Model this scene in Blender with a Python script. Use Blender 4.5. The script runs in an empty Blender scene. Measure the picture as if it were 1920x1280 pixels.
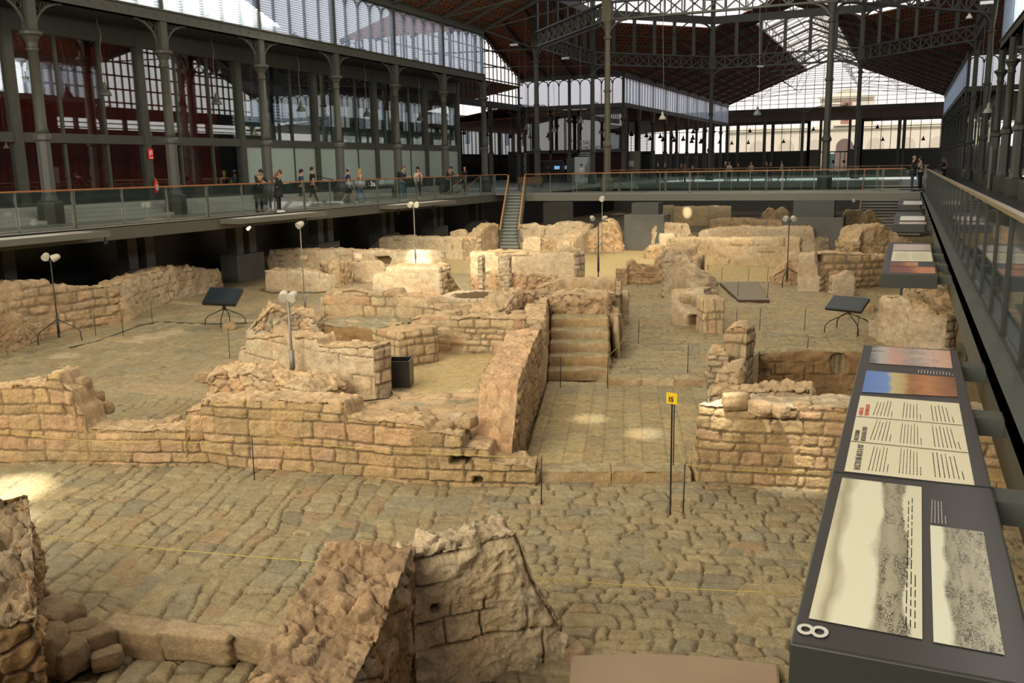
import bpy, bmesh, math, random
import numpy as np
from mathutils import Vector, Matrix
PI = math.pi
random.seed(7)
scene = bpy.context.scene
COL = scene.collection
# ------------------------------------------------------------------ camera
EYE = 1.65
FPX = 1680.0
RC = np.array([[0.91714499, 0.05984165, -0.39403559],
               [0.39814706, -0.1822165, 0.89904175],
               [-0.01799964, -0.98143575, -0.19094472]])
# columns of RC: image right, image down, view direction (fitted to the hall's own straight lines)
RC[:, 2] = [0, 0, 0]
_r = np.array([0.91714499, 0.39814706, -0.01799964]); _d = np.array([0.05984165, -0.1822165, -0.98143575])
_v = np.cross(_r, _d); RC[:, 2] = _v / np.linalg.norm(_v)
cam_d = bpy.data.cameras.new('camera'); cam = bpy.data.objects.new('camera', cam_d); COL.objects.link(cam)
cam_d.sensor_width = 36.0; cam_d.lens = FPX * 36.0 / 1920.0; cam_d.clip_start = 0.1; cam_d.clip_end = 800
R_, D_, V_ = RC[:, 0], RC[:, 1], RC[:, 2]
cam.matrix_world = Matrix(((R_[0], -D_[0], -V_[0], 0), (R_[1], -D_[1], -V_[1], 0), (R_[2], -D_[2], -V_[2], EYE), (0, 0, 0, 1)))
scene.camera = cam

def unp(x, y, z=None, X=None, Y=None):
    """a point of the hall read off the photograph: where the sight line meets a level (z) or an upright plane (X or Y)"""
    d = RC @ np.array([x - 960.0, y - 640.0, FPX])
    t = (z - EYE) / d[2] if z is not None else (X / d[0] if X is not None else Y / d[1])
    p = d * t; p[2] += EYE
    return p
def pxy(X, Y, Z):
    c = RC.T @ np.array([X, Y, Z - EYE]); return 960 + FPX * c[0] / c[2], 640 + FPX * c[1] / c[2]
def ztop(X, Y, py):
    lo, hi = -6.0, 20.0
    for _ in range(40):
        m = (lo + hi) / 2
        if pxy(X, Y, m)[1] > py: lo = m
        else: hi = m
    return lo
# ------------------------------------------------------------------ world and light
w = bpy.data.worlds.new('world'); scene.world = w; w.use_nodes = True
nt = w.node_tree; nt.nodes.clear()
bg = nt.nodes.new('ShaderNodeBackground'); out = nt.nodes.new('ShaderNodeOutputWorld')
tc = nt.nodes.new('ShaderNodeTexCoord'); sp = nt.nodes.new('ShaderNodeSeparateXYZ'); rp = nt.nodes.new('ShaderNodeValToRGB')
nt.links.new(tc.outputs['Generated'], sp.inputs[0]); nt.links.new(sp.outputs['Z'], rp.inputs[0]); nt.links.new(rp.outputs[0], bg.inputs[0]); nt.links.new(bg.outputs[0], out.inputs[0])
rp.color_ramp.elements[0].position = 0.0; rp.color_ramp.elements[0].color = (0.80, 0.72, 0.68, 1)
rp.color_ramp.elements[1].position = 0.5; rp.color_ramp.elements[1].color = (0.70, 0.76, 0.84, 1)
bg.inputs[1].default_value = 1.45
def lamp(name, kind, loc, target, power, color, size=None, size_y=None, angle=None, blend=0.5, spot=None):
    d = bpy.data.lights.new(name, kind); o = bpy.data.objects.new(name, d); COL.objects.link(o)
    o.location = loc; v = Vector(target) - Vector(loc); o.rotation_euler = v.to_track_quat('-Z', 'Y').to_euler()
    d.energy = power; d.color = color
    if kind == 'AREA':
        d.shape = 'RECTANGLE'; d.size = size; d.size_y = size_y
    if kind == 'SUN': d.angle = math.radians(angle)
    if kind == 'SPOT': d.spot_size = math.radians(spot); d.spot_blend = blend; d.shadow_soft_size = size or 0.1
    return o
lamp('sun', 'SUN', (0, 0, 60), (0, 38, 18), 2.2, (1.0, 0.93, 0.82), angle=0.6)
# daylight through the glazed ridge of the nave and the drum of the crossing
lamp('ridge_skylight', 'AREA', (-11.45, 24, 15.4), (-11.45, 24.01, 0), 5600, (1.0, 0.95, 0.75), 7.4, 62)
lamp('drum_skylight', 'AREA', (-11.45, 75, 19), (-11.45, 75.01, 0), 900, (1.0, 0.95, 0.88), 20, 20)
lamp('gable_fill', 'AREA', (-13, -16, 11.5), (-12, 22, -3), 10200, (1.0, 0.94, 0.74), 26, 8)  # added fill behind the camera, standing in for daylight from the near gable
lamp('right_clerestory_fill', 'AREA', (4.0, 30, 9.2), (-27, 32, 1.0), 1700, (1.0, 0.97, 0.90), 44, 2.4)  # fill added at the right clerestory to brighten the left steps and facade
lamp('aisle_daylight_far', 'AREA', (-26.9, 34, 9.2), (-12, 30, -3), 1300, (1.0, 0.95, 0.76), 30, 2.4)
lamp('aisle_daylight', 'AREA', (-26.9, 5, 9.2), (-8, 16, -3), 2300, (1.0, 0.94, 0.74), 26, 2.4)
SPOTS = [((-9, 12, 10.4), (-14.5, 27, -2), 17000, 30), ((-3, 20, 10.4), (-16, 42, -2.4), 26000, 26), ((-14, 2, 10.4), (-8.6, 14.6, -2), 2500, 26),
         ((-6, 10, 10.8), (-19, 33, -2), 16000, 22), ((-2, 30, 10.4), (-9, 44, -2.4), 12000, 26)]
for i, (a, b, p, s) in enumerate(SPOTS):
    lamp('roof_spotlight', 'SPOT', a, b, p, (1.0, 0.92, 0.70), size=0.3, spot=s, blend=0.9)
for (px, py, z, p, s) in [(1105, 785, -2.88, 110, 3.4), (1208, 812, -2.88, 120, 3.4), (1345, 752, -1.8, 260, 4.4), (1478, 830, -2.3, 120, 5.0), (1530, 868, -2.6, 50, 3.4),
                          (-10, 925, -3, 420, 8.0), (30, 975, -3, 150, 4.0), (790, 518, -3.0, 420, 5.5), (1290, 412, -2.6, 420, 2.4), (1345, 410, -2.6, 420, 2.4), (880, 730, -2.3, 60, 3)]:
    t = unp(px, py, z); lamp('roof_spotlight', 'SPOT', (t[0] * 0.8 - 1, t[1] * 0.8 - 2.5, 10.4), tuple(t), p * 90, (1.0, 0.94, 0.80), size=0.04, spot=s * 1.0, blend=1.0)
scene.view_settings.view_transform = 'Standard'; scene.view_settings.look = 'None'
scene.view_settings.gamma = 1.0; scene.view_settings.exposure = -0.03; scene.view_settings.use_curve_mapping = False
scene.cycles.max_bounces = 6; scene.cycles.transparent_max_bounces = 24; scene.cycles.caustics_reflective = False; scene.cycles.caustics_refractive = False
scene.cycles.use_denoising = True
# ------------------------------------------------------------------ materials
MAT = {}
def mat(name, col, rough=0.6, metal=0.0, noise=0.0, nscale=5.0, bump=0.0, bscale=30.0, emit=0.0, spec=0.5, dist=0.02):
    if name in MAT: return MAT[name]
    m = bpy.data.materials.new(name); m.use_nodes = True; t = m.node_tree; b = t.nodes['Principled BSDF']
    b.inputs['Base Color'].default_value = (*col, 1); b.inputs['Roughness'].default_value = rough; b.inputs['Metallic'].default_value = metal
    b.inputs['Specular IOR Level'].default_value = spec
    tcn = t.nodes.new('ShaderNodeTexCoord')
    if noise > 0:
        n = t.nodes.new('ShaderNodeTexNoise'); n.inputs['Scale'].default_value = nscale; n.inputs['Detail'].default_value = 5
        mp = t.nodes.new('ShaderNodeMapRange'); mp.inputs[3].default_value = 1 - noise; mp.inputs[4].default_value = 1 + noise
        mx = t.nodes.new('ShaderNodeVectorMath'); mx.operation = 'SCALE'; mx.inputs[0].default_value = col
        t.links.new(tcn.outputs['Object'], n.inputs['Vector']); t.links.new(n.outputs[0], mp.inputs[0]); t.links.new(mp.outputs[0], mx.inputs['Scale']); t.links.new(mx.outputs[0], b.inputs['Base Color'])
    if bump > 0:
        n = t.nodes.new('ShaderNodeTexNoise'); n.inputs['Scale'].default_value = bscale; n.inputs['Detail'].default_value = 6
        bp = t.nodes.new('ShaderNodeBump'); bp.inputs['Strength'].default_value = bump; bp.inputs['Distance'].default_value = dist
        t.links.new(tcn.outputs['Object'], n.inputs['Vector']); t.links.new(n.outputs[0], bp.inputs['Height']); t.links.new(bp.outputs[0], b.inputs['Normal'])
    if emit > 0:
        b.inputs['Emission Color'].default_value = (*col, 1); b.inputs['Emission Strength'].default_value = emit
    MAT[name] = m; return m
def stone_mat():
    m = bpy.data.materials.new('stone'); m.use_nodes = True; t = m.node_tree; b = t.nodes['Principled BSDF']; b.inputs['Roughness'].default_value = 0.93; b.inputs['Specular IOR Level'].default_value = 0.15
    a = t.nodes.new('ShaderNodeAttribute'); a.attribute_name = 'tint'; tcn = t.nodes.new('ShaderNodeTexCoord')
    n = t.nodes.new('ShaderNodeTexNoise'); n.inputs['Scale'].default_value = 7; n.inputs['Detail'].default_value = 8; n.inputs['Roughness'].default_value = 0.65
    n2 = t.nodes.new('ShaderNodeTexNoise'); n2.inputs['Scale'].default_value = 1.3; n2.inputs['Detail'].default_value = 6; n2.inputs['Roughness'].default_value = 0.6
    r = t.nodes.new('ShaderNodeMapRange'); r.inputs[1].default_value = 0.25; r.inputs[2].default_value = 0.75; r.inputs[3].default_value = 0.74; r.inputs[4].default_value = 1.28
    r2 = t.nodes.new('ShaderNodeValToRGB'); r2.color_ramp.elements[0].position = 0.32; r2.color_ramp.elements[0].color = (0.93, 0.96, 0.98, 1); r2.color_ramp.elements[1].position = 0.68; r2.color_ramp.elements[1].color = (1.07, 1.0, 0.91, 1)
    m1 = t.nodes.new('ShaderNodeVectorMath'); m1.operation = 'MULTIPLY'; m2 = t.nodes.new('ShaderNodeVectorMath'); m2.operation = 'SCALE'
    L = t.links.new
    L(tcn.outputs['Object'], n.inputs['Vector']); L(tcn.outputs['Object'], n2.inputs['Vector']); L(n.outputs[0], r.inputs[0]); L(n2.outputs[0], r2.inputs[0])
    n3 = t.nodes.new('ShaderNodeTexNoise'); n3.inputs['Scale'].default_value = 38; n3.inputs['Detail'].default_value = 6; n3.inputs['Roughness'].default_value = 0.75
    r3 = t.nodes.new('ShaderNodeMapRange'); r3.inputs[1].default_value = 0.3; r3.inputs[2].default_value = 0.62; r3.inputs[3].default_value = 0.68; r3.inputs[4].default_value = 1.08
    mm = t.nodes.new('ShaderNodeMath'); mm.operation = 'MULTIPLY'; L(tcn.outputs['Object'], n3.inputs['Vector']); L(n3.outputs[0], r3.inputs[0]); L(r.outputs[0], mm.inputs[0]); L(r3.outputs[0], mm.inputs[1])
    L(a.outputs['Color'], m1.inputs[0]); L(r2.outputs[0], m1.inputs[1]); L(m1.outputs[0], m2.inputs[0]); L(mm.outputs[0], m2.inputs['Scale']); L(m2.outputs[0], b.inputs['Base Color'])
    bn = t.nodes.new('ShaderNodeTexNoise'); bn.inputs['Scale'].default_value = 17; bn.inputs['Detail'].default_value = 8; bn.inputs['Roughness'].default_value = 0.7
    bp = t.nodes.new('ShaderNodeBump'); bp.inputs['Strength'].default_value = 0.9; bp.inputs['Distance'].default_value = 0.05
    L(tcn.outputs['Object'], bn.inputs['Vector']); L(bn.outputs[0], bp.inputs['Height']); L(bp.outputs[0], b.inputs['Normal'])
    MAT['stone'] = m; return m
stone_mat()
IRON = mat('painted_iron', (0.056, 0.056, 0.045), 0.55, noise=0.25, nscale=3)
IRON2 = mat('painted_iron_warm', (0.12, 0.105, 0.075), 0.55, noise=0.2)
DARK = mat('dark_steel', (0.022, 0.024, 0.021), 0.5, noise=0.15)
GREENP = mat('green_grey_steel', (0.060, 0.066, 0.058), 0.5, noise=0.15, nscale=2)
BLACK = mat('black', (0.008, 0.008, 0.009), 0.45)
WOOD = mat('rail_wood', (0.33, 0.13, 0.045), 0.45, noise=0.3, nscale=9)
CONC = mat('concrete', (0.13, 0.125, 0.11), 0.8, noise=0.25, nscale=1.5, bump=0.2)
GREYF = mat('grey_floor', (0.27, 0.28, 0.26), 0.32, noise=0.12, nscale=2)
WHITE = mat('white_paint', (0.75, 0.74, 0.70), 0.5)
def glass_mat(name, tint, refl, rough=0.02, diff=0.0, dcol=(0.5, 0.6, 0.55)):
    m = bpy.data.materials.new(name); m.use_nodes = True; t = m.node_tree; t.nodes.clear(); L = t.links.new
    o = t.nodes.new('ShaderNodeOutputMaterial'); tr = t.nodes.new('ShaderNodeBsdfTransparent'); tr.inputs[0].default_value = (*tint, 1)
    gl = t.nodes.new('ShaderNodeBsdfGlossy'); gl.inputs['Roughness'].default_value = rough; gl.inputs[0].default_value = (0.9, 0.9, 0.9, 1)
    lw = t.nodes.new('ShaderNodeLayerWeight'); lw.inputs[0].default_value = 0.4
    mp = t.nodes.new('ShaderNodeMapRange'); mp.inputs[3].default_value = refl; mp.inputs[4].default_value = min(1, refl + 0.5)
    mx = t.nodes.new('ShaderNodeMixShader'); L(lw.outputs['Fresnel'], mp.inputs[0]); L(mp.outputs[0], mx.inputs[0]); L(gl.outputs[0], mx.inputs[2])
    if diff > 0:
        df = t.nodes.new('ShaderNodeBsdfDiffuse'); df.inputs[0].default_value = (*dcol, 1); m0 = t.nodes.new('ShaderNodeMixShader'); m0.inputs[0].default_value = diff
        L(tr.outputs[0], m0.inputs[1]); L(df.outputs[0], m0.inputs[2]); L(m0.outputs[0], mx.inputs[1])
    else: L(tr.outputs[0], mx.inputs[1])
    L(mx.outputs[0], o.inputs[0]); MAT[name] = m; return m
GLASS_WALL = glass_mat('facade_glass', (0.86, 0.92, 0.90), 0.10, 0.01)
GLASS_RAIL = glass_mat('balustrade_glass', (0.90, 0.945, 0.93), 0.015, 0.03)
def louvre_mat():
    m = bpy.data.materials.new('louvre_glass'); m.use_nodes = True; t = m.node_tree; t.nodes.clear(); L = t.links.new
    o = t.nodes.new('ShaderNodeOutputMaterial'); a = t.nodes.new('ShaderNodeBsdfTransparent'); a.inputs[0].default_value = (.86, .90, .95, 1); b = t.nodes.new('ShaderNodeBsdfTranslucent'); b.inputs[0].default_value = (.62, .68, .75, 1)
    x = t.nodes.new('ShaderNodeMixShader'); x.inputs[0].default_value = .55; L(a.outputs[0], x.inputs[1]); L(b.outputs[0], x.inputs[2]); L(x.outputs[0], o.inputs[0]); return m
LOUVRE = louvre_mat()
PANELG = mat('frosted_panel', (0.34, 0.41, 0.37), 0.25, noise=0.08, nscale=0.6)
# ------------------------------------------------------------------ mesh helpers
class MB:
    def __init__(s): s.v = []; s.f = []
    def add(s, vs, fs):
        k = len(s.v); s.v.extend([tuple(p) for p in vs]); s.f.extend([tuple(i + k for i in q) for q in fs]); return s
    def box(s, x0, x1, y0, y1, z0, z1):
        return s.add([(x0, y0, z0), (x1, y0, z0), (x1, y1, z0), (x0, y1, z0), (x0, y0, z1), (x1, y0, z1), (x1, y1, z1), (x0, y1, z1)],
                     [(0, 3, 2, 1), (4, 5, 6, 7), (0, 1, 5, 4), (1, 2, 6, 5), (2, 3, 7, 6), (3, 0, 4, 7)])
    def beam(s, a, b, w_, h_, up=(0, 0, 1)):
        a = Vector(a); b = Vector(b); d = (b - a).normalized(); u = Vector(up)
        if abs(d.dot(u)) > 0.98: u = Vector((1, 0, 0))
        x = d.cross(u).normalized() * (w_ / 2); y = x.normalized().cross(d).normalized() * (h_ / 2)
        p = [a - x - y, a + x - y, a + x + y, a - x + y, b - x - y, b + x - y, b + x + y, b - x + y]
        return s.add(p, [(0, 1, 2, 3), (7, 6, 5, 4), (0, 4, 5, 1), (1, 5, 6, 2), (2, 6, 7, 3), (3, 7, 4, 0)])
    def tube(s, pts, rs, n=8, cap=True):
        pts = [Vector(p) for p in pts]
        if not hasattr(rs, '__len__'): rs = [rs] * len(pts)
        rings = []; prev = None
        for i, p in enumerate(pts):
            d = (pts[min(i + 1, len(pts) - 1)] - pts[max(i - 1, 0)]).normalized()
            u = Vector((0, 0, 1)) if abs(d.z) < 0.95 else Vector((1, 0, 0))
            if prev is not None: u = prev
            x = (u - d * u.dot(d)).normalized(); y = d.cross(x); prev = x
            rings.append([p + x * (math.cos(2 * PI * k / n) * rs[i]) + y * (math.sin(2 * PI * k / n) * rs[i]) for k in range(n)])
        vs = [q for r in rings for q in r]; fs = []
        for i in range(len(pts) - 1):
            for k in range(n): fs.append((i * n + k, i * n + (k + 1) % n, (i + 1) * n + (k + 1) % n, (i + 1) * n + k))
        if cap: fs.append(tuple(range(n))[::-1]); fs.append(tuple(range((len(pts) - 1) * n, len(pts) * n)))
        return s.add(vs, fs)
    def lathe(s, prof, c=(0, 0, 0), n=16, rot=0.0):
        vs = []; fs = []
        for r, z in prof:
            for k in range(n):
                a = 2 * PI * k / n + rot; vs.append((c[0] + r * math.cos(a), c[1] + r * math.sin(a), c[2] + z))
        for i in range(len(prof) - 1):
            for k in range(n): fs.append((i * n + k, i * n + (k + 1) % n, (i + 1) * n + (k + 1) % n, (i + 1) * n + k))
        fs.append(tuple(range(n))[::-1]); fs.append(tuple(range((len(prof) - 1) * n, len(prof) * n)))
        return s.add(vs, fs)
    def prism(s, poly, z0, z1):
        n = len(poly); vs = [(p[0], p[1], z0) for p in poly] + [(p[0], p[1], z1) for p in poly]
        fs = [tuple(range(n))[::-1], tuple(range(n, 2 * n))] + [(i, (i + 1) % n, n + (i + 1) % n, n + i) for i in range(n)]
        return s.add(vs, fs)
    def build(s, name, m, parent=None, smooth=False, world=False, bevel=0):
        me = bpy.data.meshes.new(name); v = s.v
        if world and parent is not None:
            l = parent.location; v = [(p[0] - l[0], p[1] - l[1], p[2] - l[2]) for p in v]
        me.from_pydata(v, [], s.f); me.materials.append(m); me.update()
        bm = bmesh.new(); bm.from_mesh(me); bmesh.ops.recalc_face_normals(bm, faces=bm.faces); bm.to_mesh(me); bm.free()
        if smooth: me.polygons.foreach_set('use_smooth', [True] * len(me.polygons))
        o = bpy.data.objects.new(name, me); COL.objects.link(o)
        if parent is not None: o.parent = parent
        if bevel:
            b = o.modifiers.new('bevel', 'BEVEL'); b.width = bevel; b.segments = 2; b.limit_method = 'ANGLE'
        return o
def tag(o, label, cat, group=None, kind=None):
    o['label'] = label; o['category'] = cat
    if group: o['group'] = group
    if kind: o['kind'] = kind
    return o
def thing(name, label, cat, loc=(0, 0, 0), rz=0.0, group=None):
    o = bpy.data.objects.new(name, None); COL.objects.link(o); o.location = loc; o.rotation_euler = (0, 0, rz); o.empty_display_size = 0.1
    return tag(o, label, cat, group)
def struct(o): o['kind'] = 'structure'; return o
def copy_tree(o, parent=None):
    c = o.copy(); COL.objects.link(c)
    if parent is not None: c.parent = parent
    for ch in list(o.children): copy_tree(ch, c)
    return c
ORD = ['first', 'second', 'third', 'fourth', 'fifth', 'sixth', 'seventh', 'eighth', 'ninth', 'tenth', 'eleventh', 'twelfth', 'thirteenth', 'fourteenth', 'fifteenth', 'sixteenth']
# ------------------------------------------------------------------ noise and stone patterns (numpy)
def h2(i, j, s):
    i = np.asarray(i).astype(np.int64); j = np.asarray(j).astype(np.int64)
    x = (i * 374761393 + j * 668265263 + int(s) * 2147483647 + 1013904223) & 0xFFFFFFFF
    x = ((x ^ (x >> 13)) * 1274126177) & 0xFFFFFFFF
    x = ((x ^ (x >> 16)) * 2246822519) & 0xFFFFFFFF
    return ((x ^ (x >> 15)) & 0xFFFFFF) / 16777216.0
def vn3(x, y, z, s):
    xi, yi, zi = np.floor(x), np.floor(y), np.floor(z); fx, fy, fz = x - xi, y - yi, z - zi
    fx = fx * fx * (3 - 2 * fx); fy = fy * fy * (3 - 2 * fy); fz = fz * fz * (3 - 2 * fz); r = 0
    for dz in (0, 1):
        for dy in (0, 1):
            for dx in (0, 1):
                r = r + h2(xi + dx + (zi + dz) * 57, yi + dy + (zi + dz) * 131, s) * (fx if dx else 1 - fx) * (fy if dy else 1 - fy) * (fz if dz else 1 - fz)
    return r * 2 - 1
def fbm(x, y, z, s, o=4, g=0.5):
    a = 1.0; t = 0; f = 1.0; n = 0
    for k in range(o): t = t + a * vn3(x * f, y * f, z * f, s + k * 17); n += a; a *= g; f *= 2.03
    return t / n
def sstep(a, b, x): t = np.clip((x - a) / (b - a), 0, 1); return t * t * (3 - 2 * t)
def bricks(u, v, cw, ch, s, jw=0.35, warp=0.03, edge=0.02):
    """coursed stones: returns (profile 0..1, stone id hash)"""
    uu = u + warp * vn3(u * 3, v * 3, u * 0 + 1, s); vv = v + warp * 0.8 * vn3(u * 1.2, v * 2.5, u * 0 + 5, s + 3)
    r = np.floor(vv / ch); b0 = (r + (h2(r, 0, s + 1) - .5) * .45) * ch; b1 = (r + 1 + (h2(r + 1, 0, s + 1) - .5) * .45) * ch
    dn = vv < b0; upm = vv >= b1; r = r - dn + upm
    b0 = (r + (h2(r, 0, s + 1) - .5) * .45) * ch; b1 = (r + 1 + (h2(r + 1, 0, s + 1) - .5) * .45) * ch
    w_ = cw * (0.75 + 0.5 * h2(r, 3, s)); x = uu / w_ + h2(r, 7, s) * 7.3
    c = np.floor(x); J = lambda cc: (cc + (h2(cc, r, s + 5) - .5) * 2 * jw)
    a0 = J(c); a1 = J(c + 1); c = c - (x < a0) + (x >= a1); a0 = J(c); a1 = J(c + 1)
    du = np.minimum(x - a0, a1 - x) * w_; dv = np.minimum(vv - b0, b1 - vv); rr = edge * 1.8
    ax = np.maximum(rr - du, 0); ay = np.maximum(rr - dv, 0); d = rr - np.sqrt(ax * ax + ay * ay)
    return sstep(edge * 0.25, edge * 1.5, d), h2(c, r, s + 9)
def cells(u, v, cs, s, edge=0.12, asp=1.0):
    """irregular stones (cellular)"""
    x = u / (cs * asp); y = v / cs; xi = np.floor(x); yi = np.floor(y)
    f1 = np.full(x.shape, 9.0); f2 = np.full(x.shape, 9.0); cid = np.zeros(x.shape)
    for dx in (-1, 0, 1):
        for dy in (-1, 0, 1):
            cx = xi + dx; cy = yi + dy; hx = cx + .5 + (h2(cx, cy, s) - .5) * .85; hy = cy + .5 + (h2(cx, cy, s + 1) - .5) * .85
            d = np.sqrt((x - hx) ** 2 + (y - hy) ** 2); m = d < f1
            f2 = np.where(m, f1, np.minimum(f2, d)); cid = np.where(m, h2(cx, cy, s + 2), cid); f1 = np.where(m, d, f1)
    return sstep(0.0, edge * 2.2, f2 - f1), cid
def grid_obj(name, V, F, tint, mname='stone'):
    me = bpy.data.meshes.new(name); n = len(V); nf = len(F)
    me.vertices.add(n); me.vertices.foreach_set('co', np.asarray(V, np.float32).ravel())
    F = np.asarray(F, np.int32); me.loops.add(F.size); me.loops.foreach_set('vertex_index', F.ravel())
    me.polygons.add(nf); me.polygons.foreach_set('loop_start', np.arange(0, nf * 4, 4, dtype=np.int32)); me.polygons.foreach_set('loop_total', np.full(nf, 4, np.int32))
    me.polygons.foreach_set('use_smooth', np.ones(nf, bool))
    me.update(calc_edges=True); me.validate()
    a = me.color_attributes.new('tint', 'FLOAT_COLOR', 'POINT'); c = np.ones((n, 4), np.float32); c[:, :3] = tint; a.data.foreach_set('color', c.ravel())
    me.materials.append(MAT[mname]); o = bpy.data.objects.new(name, me); COL.objects.link(o); return o
# stone colours (linear albedo)
C_ASH = np.array([0.53, 0.375, 0.205]); C_ASH2 = np.array([0.62, 0.47, 0.29]); C_MORT = np.array([0.58, 0.43, 0.27]); C_RUB = np.array([0.60, 0.435, 0.265])
C_PINK = np.array([0.60, 0.40, 0.24]); C_GREY = np.array([0.385, 0.335, 0.225]); C_PLAS = np.array([0.66, 0.53, 0.37]); C_BROWN = np.array([0.33, 0.215, 0.11])
C_STREET = np.array([0.385, 0.320, 0.195]); C_SAND = np.array([0.56, 0.43, 0.225]); C_DIRT = np.array([0.47, 0.36, 0.225])
def lerp(a, b, t): return a * (1 - t)[..., None] + b * t[..., None] if np.ndim(t) else a * (1 - t) + b * t
def tint_of(cid, base, spread=0.22, alt=None):
    t = base * (1 + (cid[..., None] - .5) * 2 * spread)
    if alt is not None: m = (np.modf(cid * 7.31)[0] > 0.78)[..., None]; t = np.where(m, alt * (1 + (cid[..., None] - .5) * .3), t)
    return t
WALLN = [0]
def ruin_wall(name, label, cat, st, thick, z0=-3.0, style='ashlar', amp=0.035, cw=0.42, ch=0.2, base=None, rag=0.05, rough=0.03, group=None, ds=None, depth=0.25, back=None, world=False, toplean=0.0, kind=None, top_base=None, holes=()):
    """a ruined wall: st = stations (px of the foot, py of the foot, py of the crest) along its visible foot at level z0"""
    WALLN[0] += 1; sd = 100 + WALLN[0] * 31
    P = []
    for a in st:
        if world: P.append((a[0], a[1], a[2]))
        else:
            g = unp(a[0], a[1], z0); P.append((g[0], g[1], ztop(g[0], g[1], a[2])))
    P = np.array(P, float)
    dist = max(3.0, float(np.min(np.hypot(P[:, 0], P[:, 1]))))
    if ds is None: ds = min(0.12, max(0.013, dist * 0.0016))
    seg = np.hypot(np.diff(P[:, 0]), np.diff(P[:, 1])); seg = np.maximum(seg, 0.012); L = np.concatenate([[0], np.cumsum(seg)])
    ns = max(4, int(L[-1] / ds)); s = np.linspace(0, L[-1], ns + 1)
    X = np.interp(s, L, P[:, 0]); Y = np.interp(s, L, P[:, 1]); Z = np.interp(s, L, P[:, 2])
    k = max(1, int(0.5 / ds)); pad = lambda a: np.concatenate([a[0] + (a[0] - a[min(k, ns)]) / k * np.arange(k, 0, -1), a, a[-1] + (a[-1] - a[max(ns - k, 0)]) / k * np.arange(1, k + 1)])
    Xs, Ys = pad(X), pad(Y); ker = np.ones(2 * k + 1) / (2 * k + 1); tx = np.gradient(np.convolve(Xs, ker, 'valid')); ty = np.gradient(np.convolve(Ys, ker, 'valid'))
    tl = np.hypot(tx, ty) + 1e-9; tx /= tl; ty /= tl; nx, ny = -ty, tx
    if back is not None: sg = 1 if np.mean(nx * back[0] + ny * back[1]) > 0 else -1
    else: sg = 1 if np.mean(nx * X + ny * Y) > 0 else -1
    nx *= sg; ny *= sg
    # crest raggedness
    zr = Z + rag * fbm(s * 2.1, s * 0 + 3, s * 0, sd, 4) + rag * 0.6 * (h2(np.floor(s / 0.22), 1, sd) - .5)
    hmax = max(0.15, float(np.max(zr)) - z0); nv = max(3, int((hmax + depth) / ds)); ntp = max(2, int(thick / ds))
    t = np.linspace(0, 1, nv + 1)
    zb = z0 - depth
    def facepts(off):
        zz = zb + (zr[None, :] - zb) * t[:, None]
        return np.stack([np.broadcast_to(X + nx * off, zz.shape), np.broadcast_to(Y + ny * off, zz.shape), zz], -1)
    Ff = facepts(0.0); Fb = facepts(thick)
    q = np.linspace(0, 1, ntp + 1)[1:-1]
    Tp = np.stack([X[None] + nx[None] * thick * q[:, None], Y[None] + ny[None] * thick * q[:, None], np.broadcast_to(zr, (len(q), ns + 1))], -1)
    rows = [Ff, Tp, Fb[::-1]]; V = np.concatenate(rows, 0)   # (rows, ns+1, 3)
    nr = V.shape[0]; S = np.broadcast_to(s, (nr, ns + 1)); nf_, nt_ = nv + 1, len(q)
    # displacement direction
    N = np.zeros_like(V); N[:nf_, :, 0] = -nx; N[:nf_, :, 1] = -ny; N[nf_:nf_ + nt_, :, 2] = 1; N[nf_ + nt_:, :, 0] = nx; N[nf_ + nt_:, :, 1] = ny
    N[nf_ - 1, :, 2] = 0.8; N[nf_ + nt_, :, 2] = 0.8
    N /= np.linalg.norm(N, axis=-1, keepdims=True)
    x, y, z = V[..., 0], V[..., 1], V[..., 2]
    tint = np.zeros_like(V); D = np.zeros(V.shape[:2])
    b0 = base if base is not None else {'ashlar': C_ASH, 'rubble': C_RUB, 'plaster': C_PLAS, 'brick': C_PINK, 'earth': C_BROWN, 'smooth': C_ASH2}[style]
    fm = np.zeros(nr, bool); fm[:nf_] = True; fm[nf_ + nt_:] = True
    U = S + sd * 3.7; Vv = z - z0
    if style == 'ashlar': pr, cid = bricks(U + .012 * vn3(U * 14, Vv * 14, U * 0, sd + 2), Vv + .010 * vn3(U * 12, Vv * 12, U * 0, sd + 6), cw, ch, sd, edge=max(.012, ds * .8), warp=.05)
    elif style == 'brick': pr, cid = bricks(U, Vv, 0.3, 0.065, sd, edge=0.011, warp=0.02)
    elif style == 'rubble': pr, cid = cells(U + .1 * vn3(U * 2, Vv * 2, U * 0, sd) + .02 * vn3(U * 13, Vv * 13, U * 0, sd), Vv + .02 * vn3(U * 12, Vv * 12, U * 0 + 3, sd), cw * 0.42, sd, 0.05, 1.5)
    elif style in ('plaster', 'smooth', 'earth'):
        p1, cid = bricks(U, Vv, cw * 1.5, ch * 1.6, sd, edge=0.014)
        msk = sstep(-0.22, 0.06, fbm(U * 0.9, Vv * 1.1, U * 0, sd + 4, 4)); pr = 1 - (1 - p1) * (1 - msk) * (1.0 if style != 'smooth' else 0.5)
        cid = cid * (1 - msk) + 0.55 * msk
    fl = sstep(.06, .42, fbm(U * 1.3, Vv * 1.5, U * 0 + 9, sd + 12, 4)) * .6; fl = np.where(style == 'brick', fl * .5, fl); pr = pr + (1 - pr) * fl
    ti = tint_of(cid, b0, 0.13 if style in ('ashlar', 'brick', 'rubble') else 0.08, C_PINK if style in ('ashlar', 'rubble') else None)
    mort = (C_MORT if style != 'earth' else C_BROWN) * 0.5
    ti = lerp(np.broadcast_to(mort, ti.shape), ti, sstep(0.05, 0.75, pr))
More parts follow.
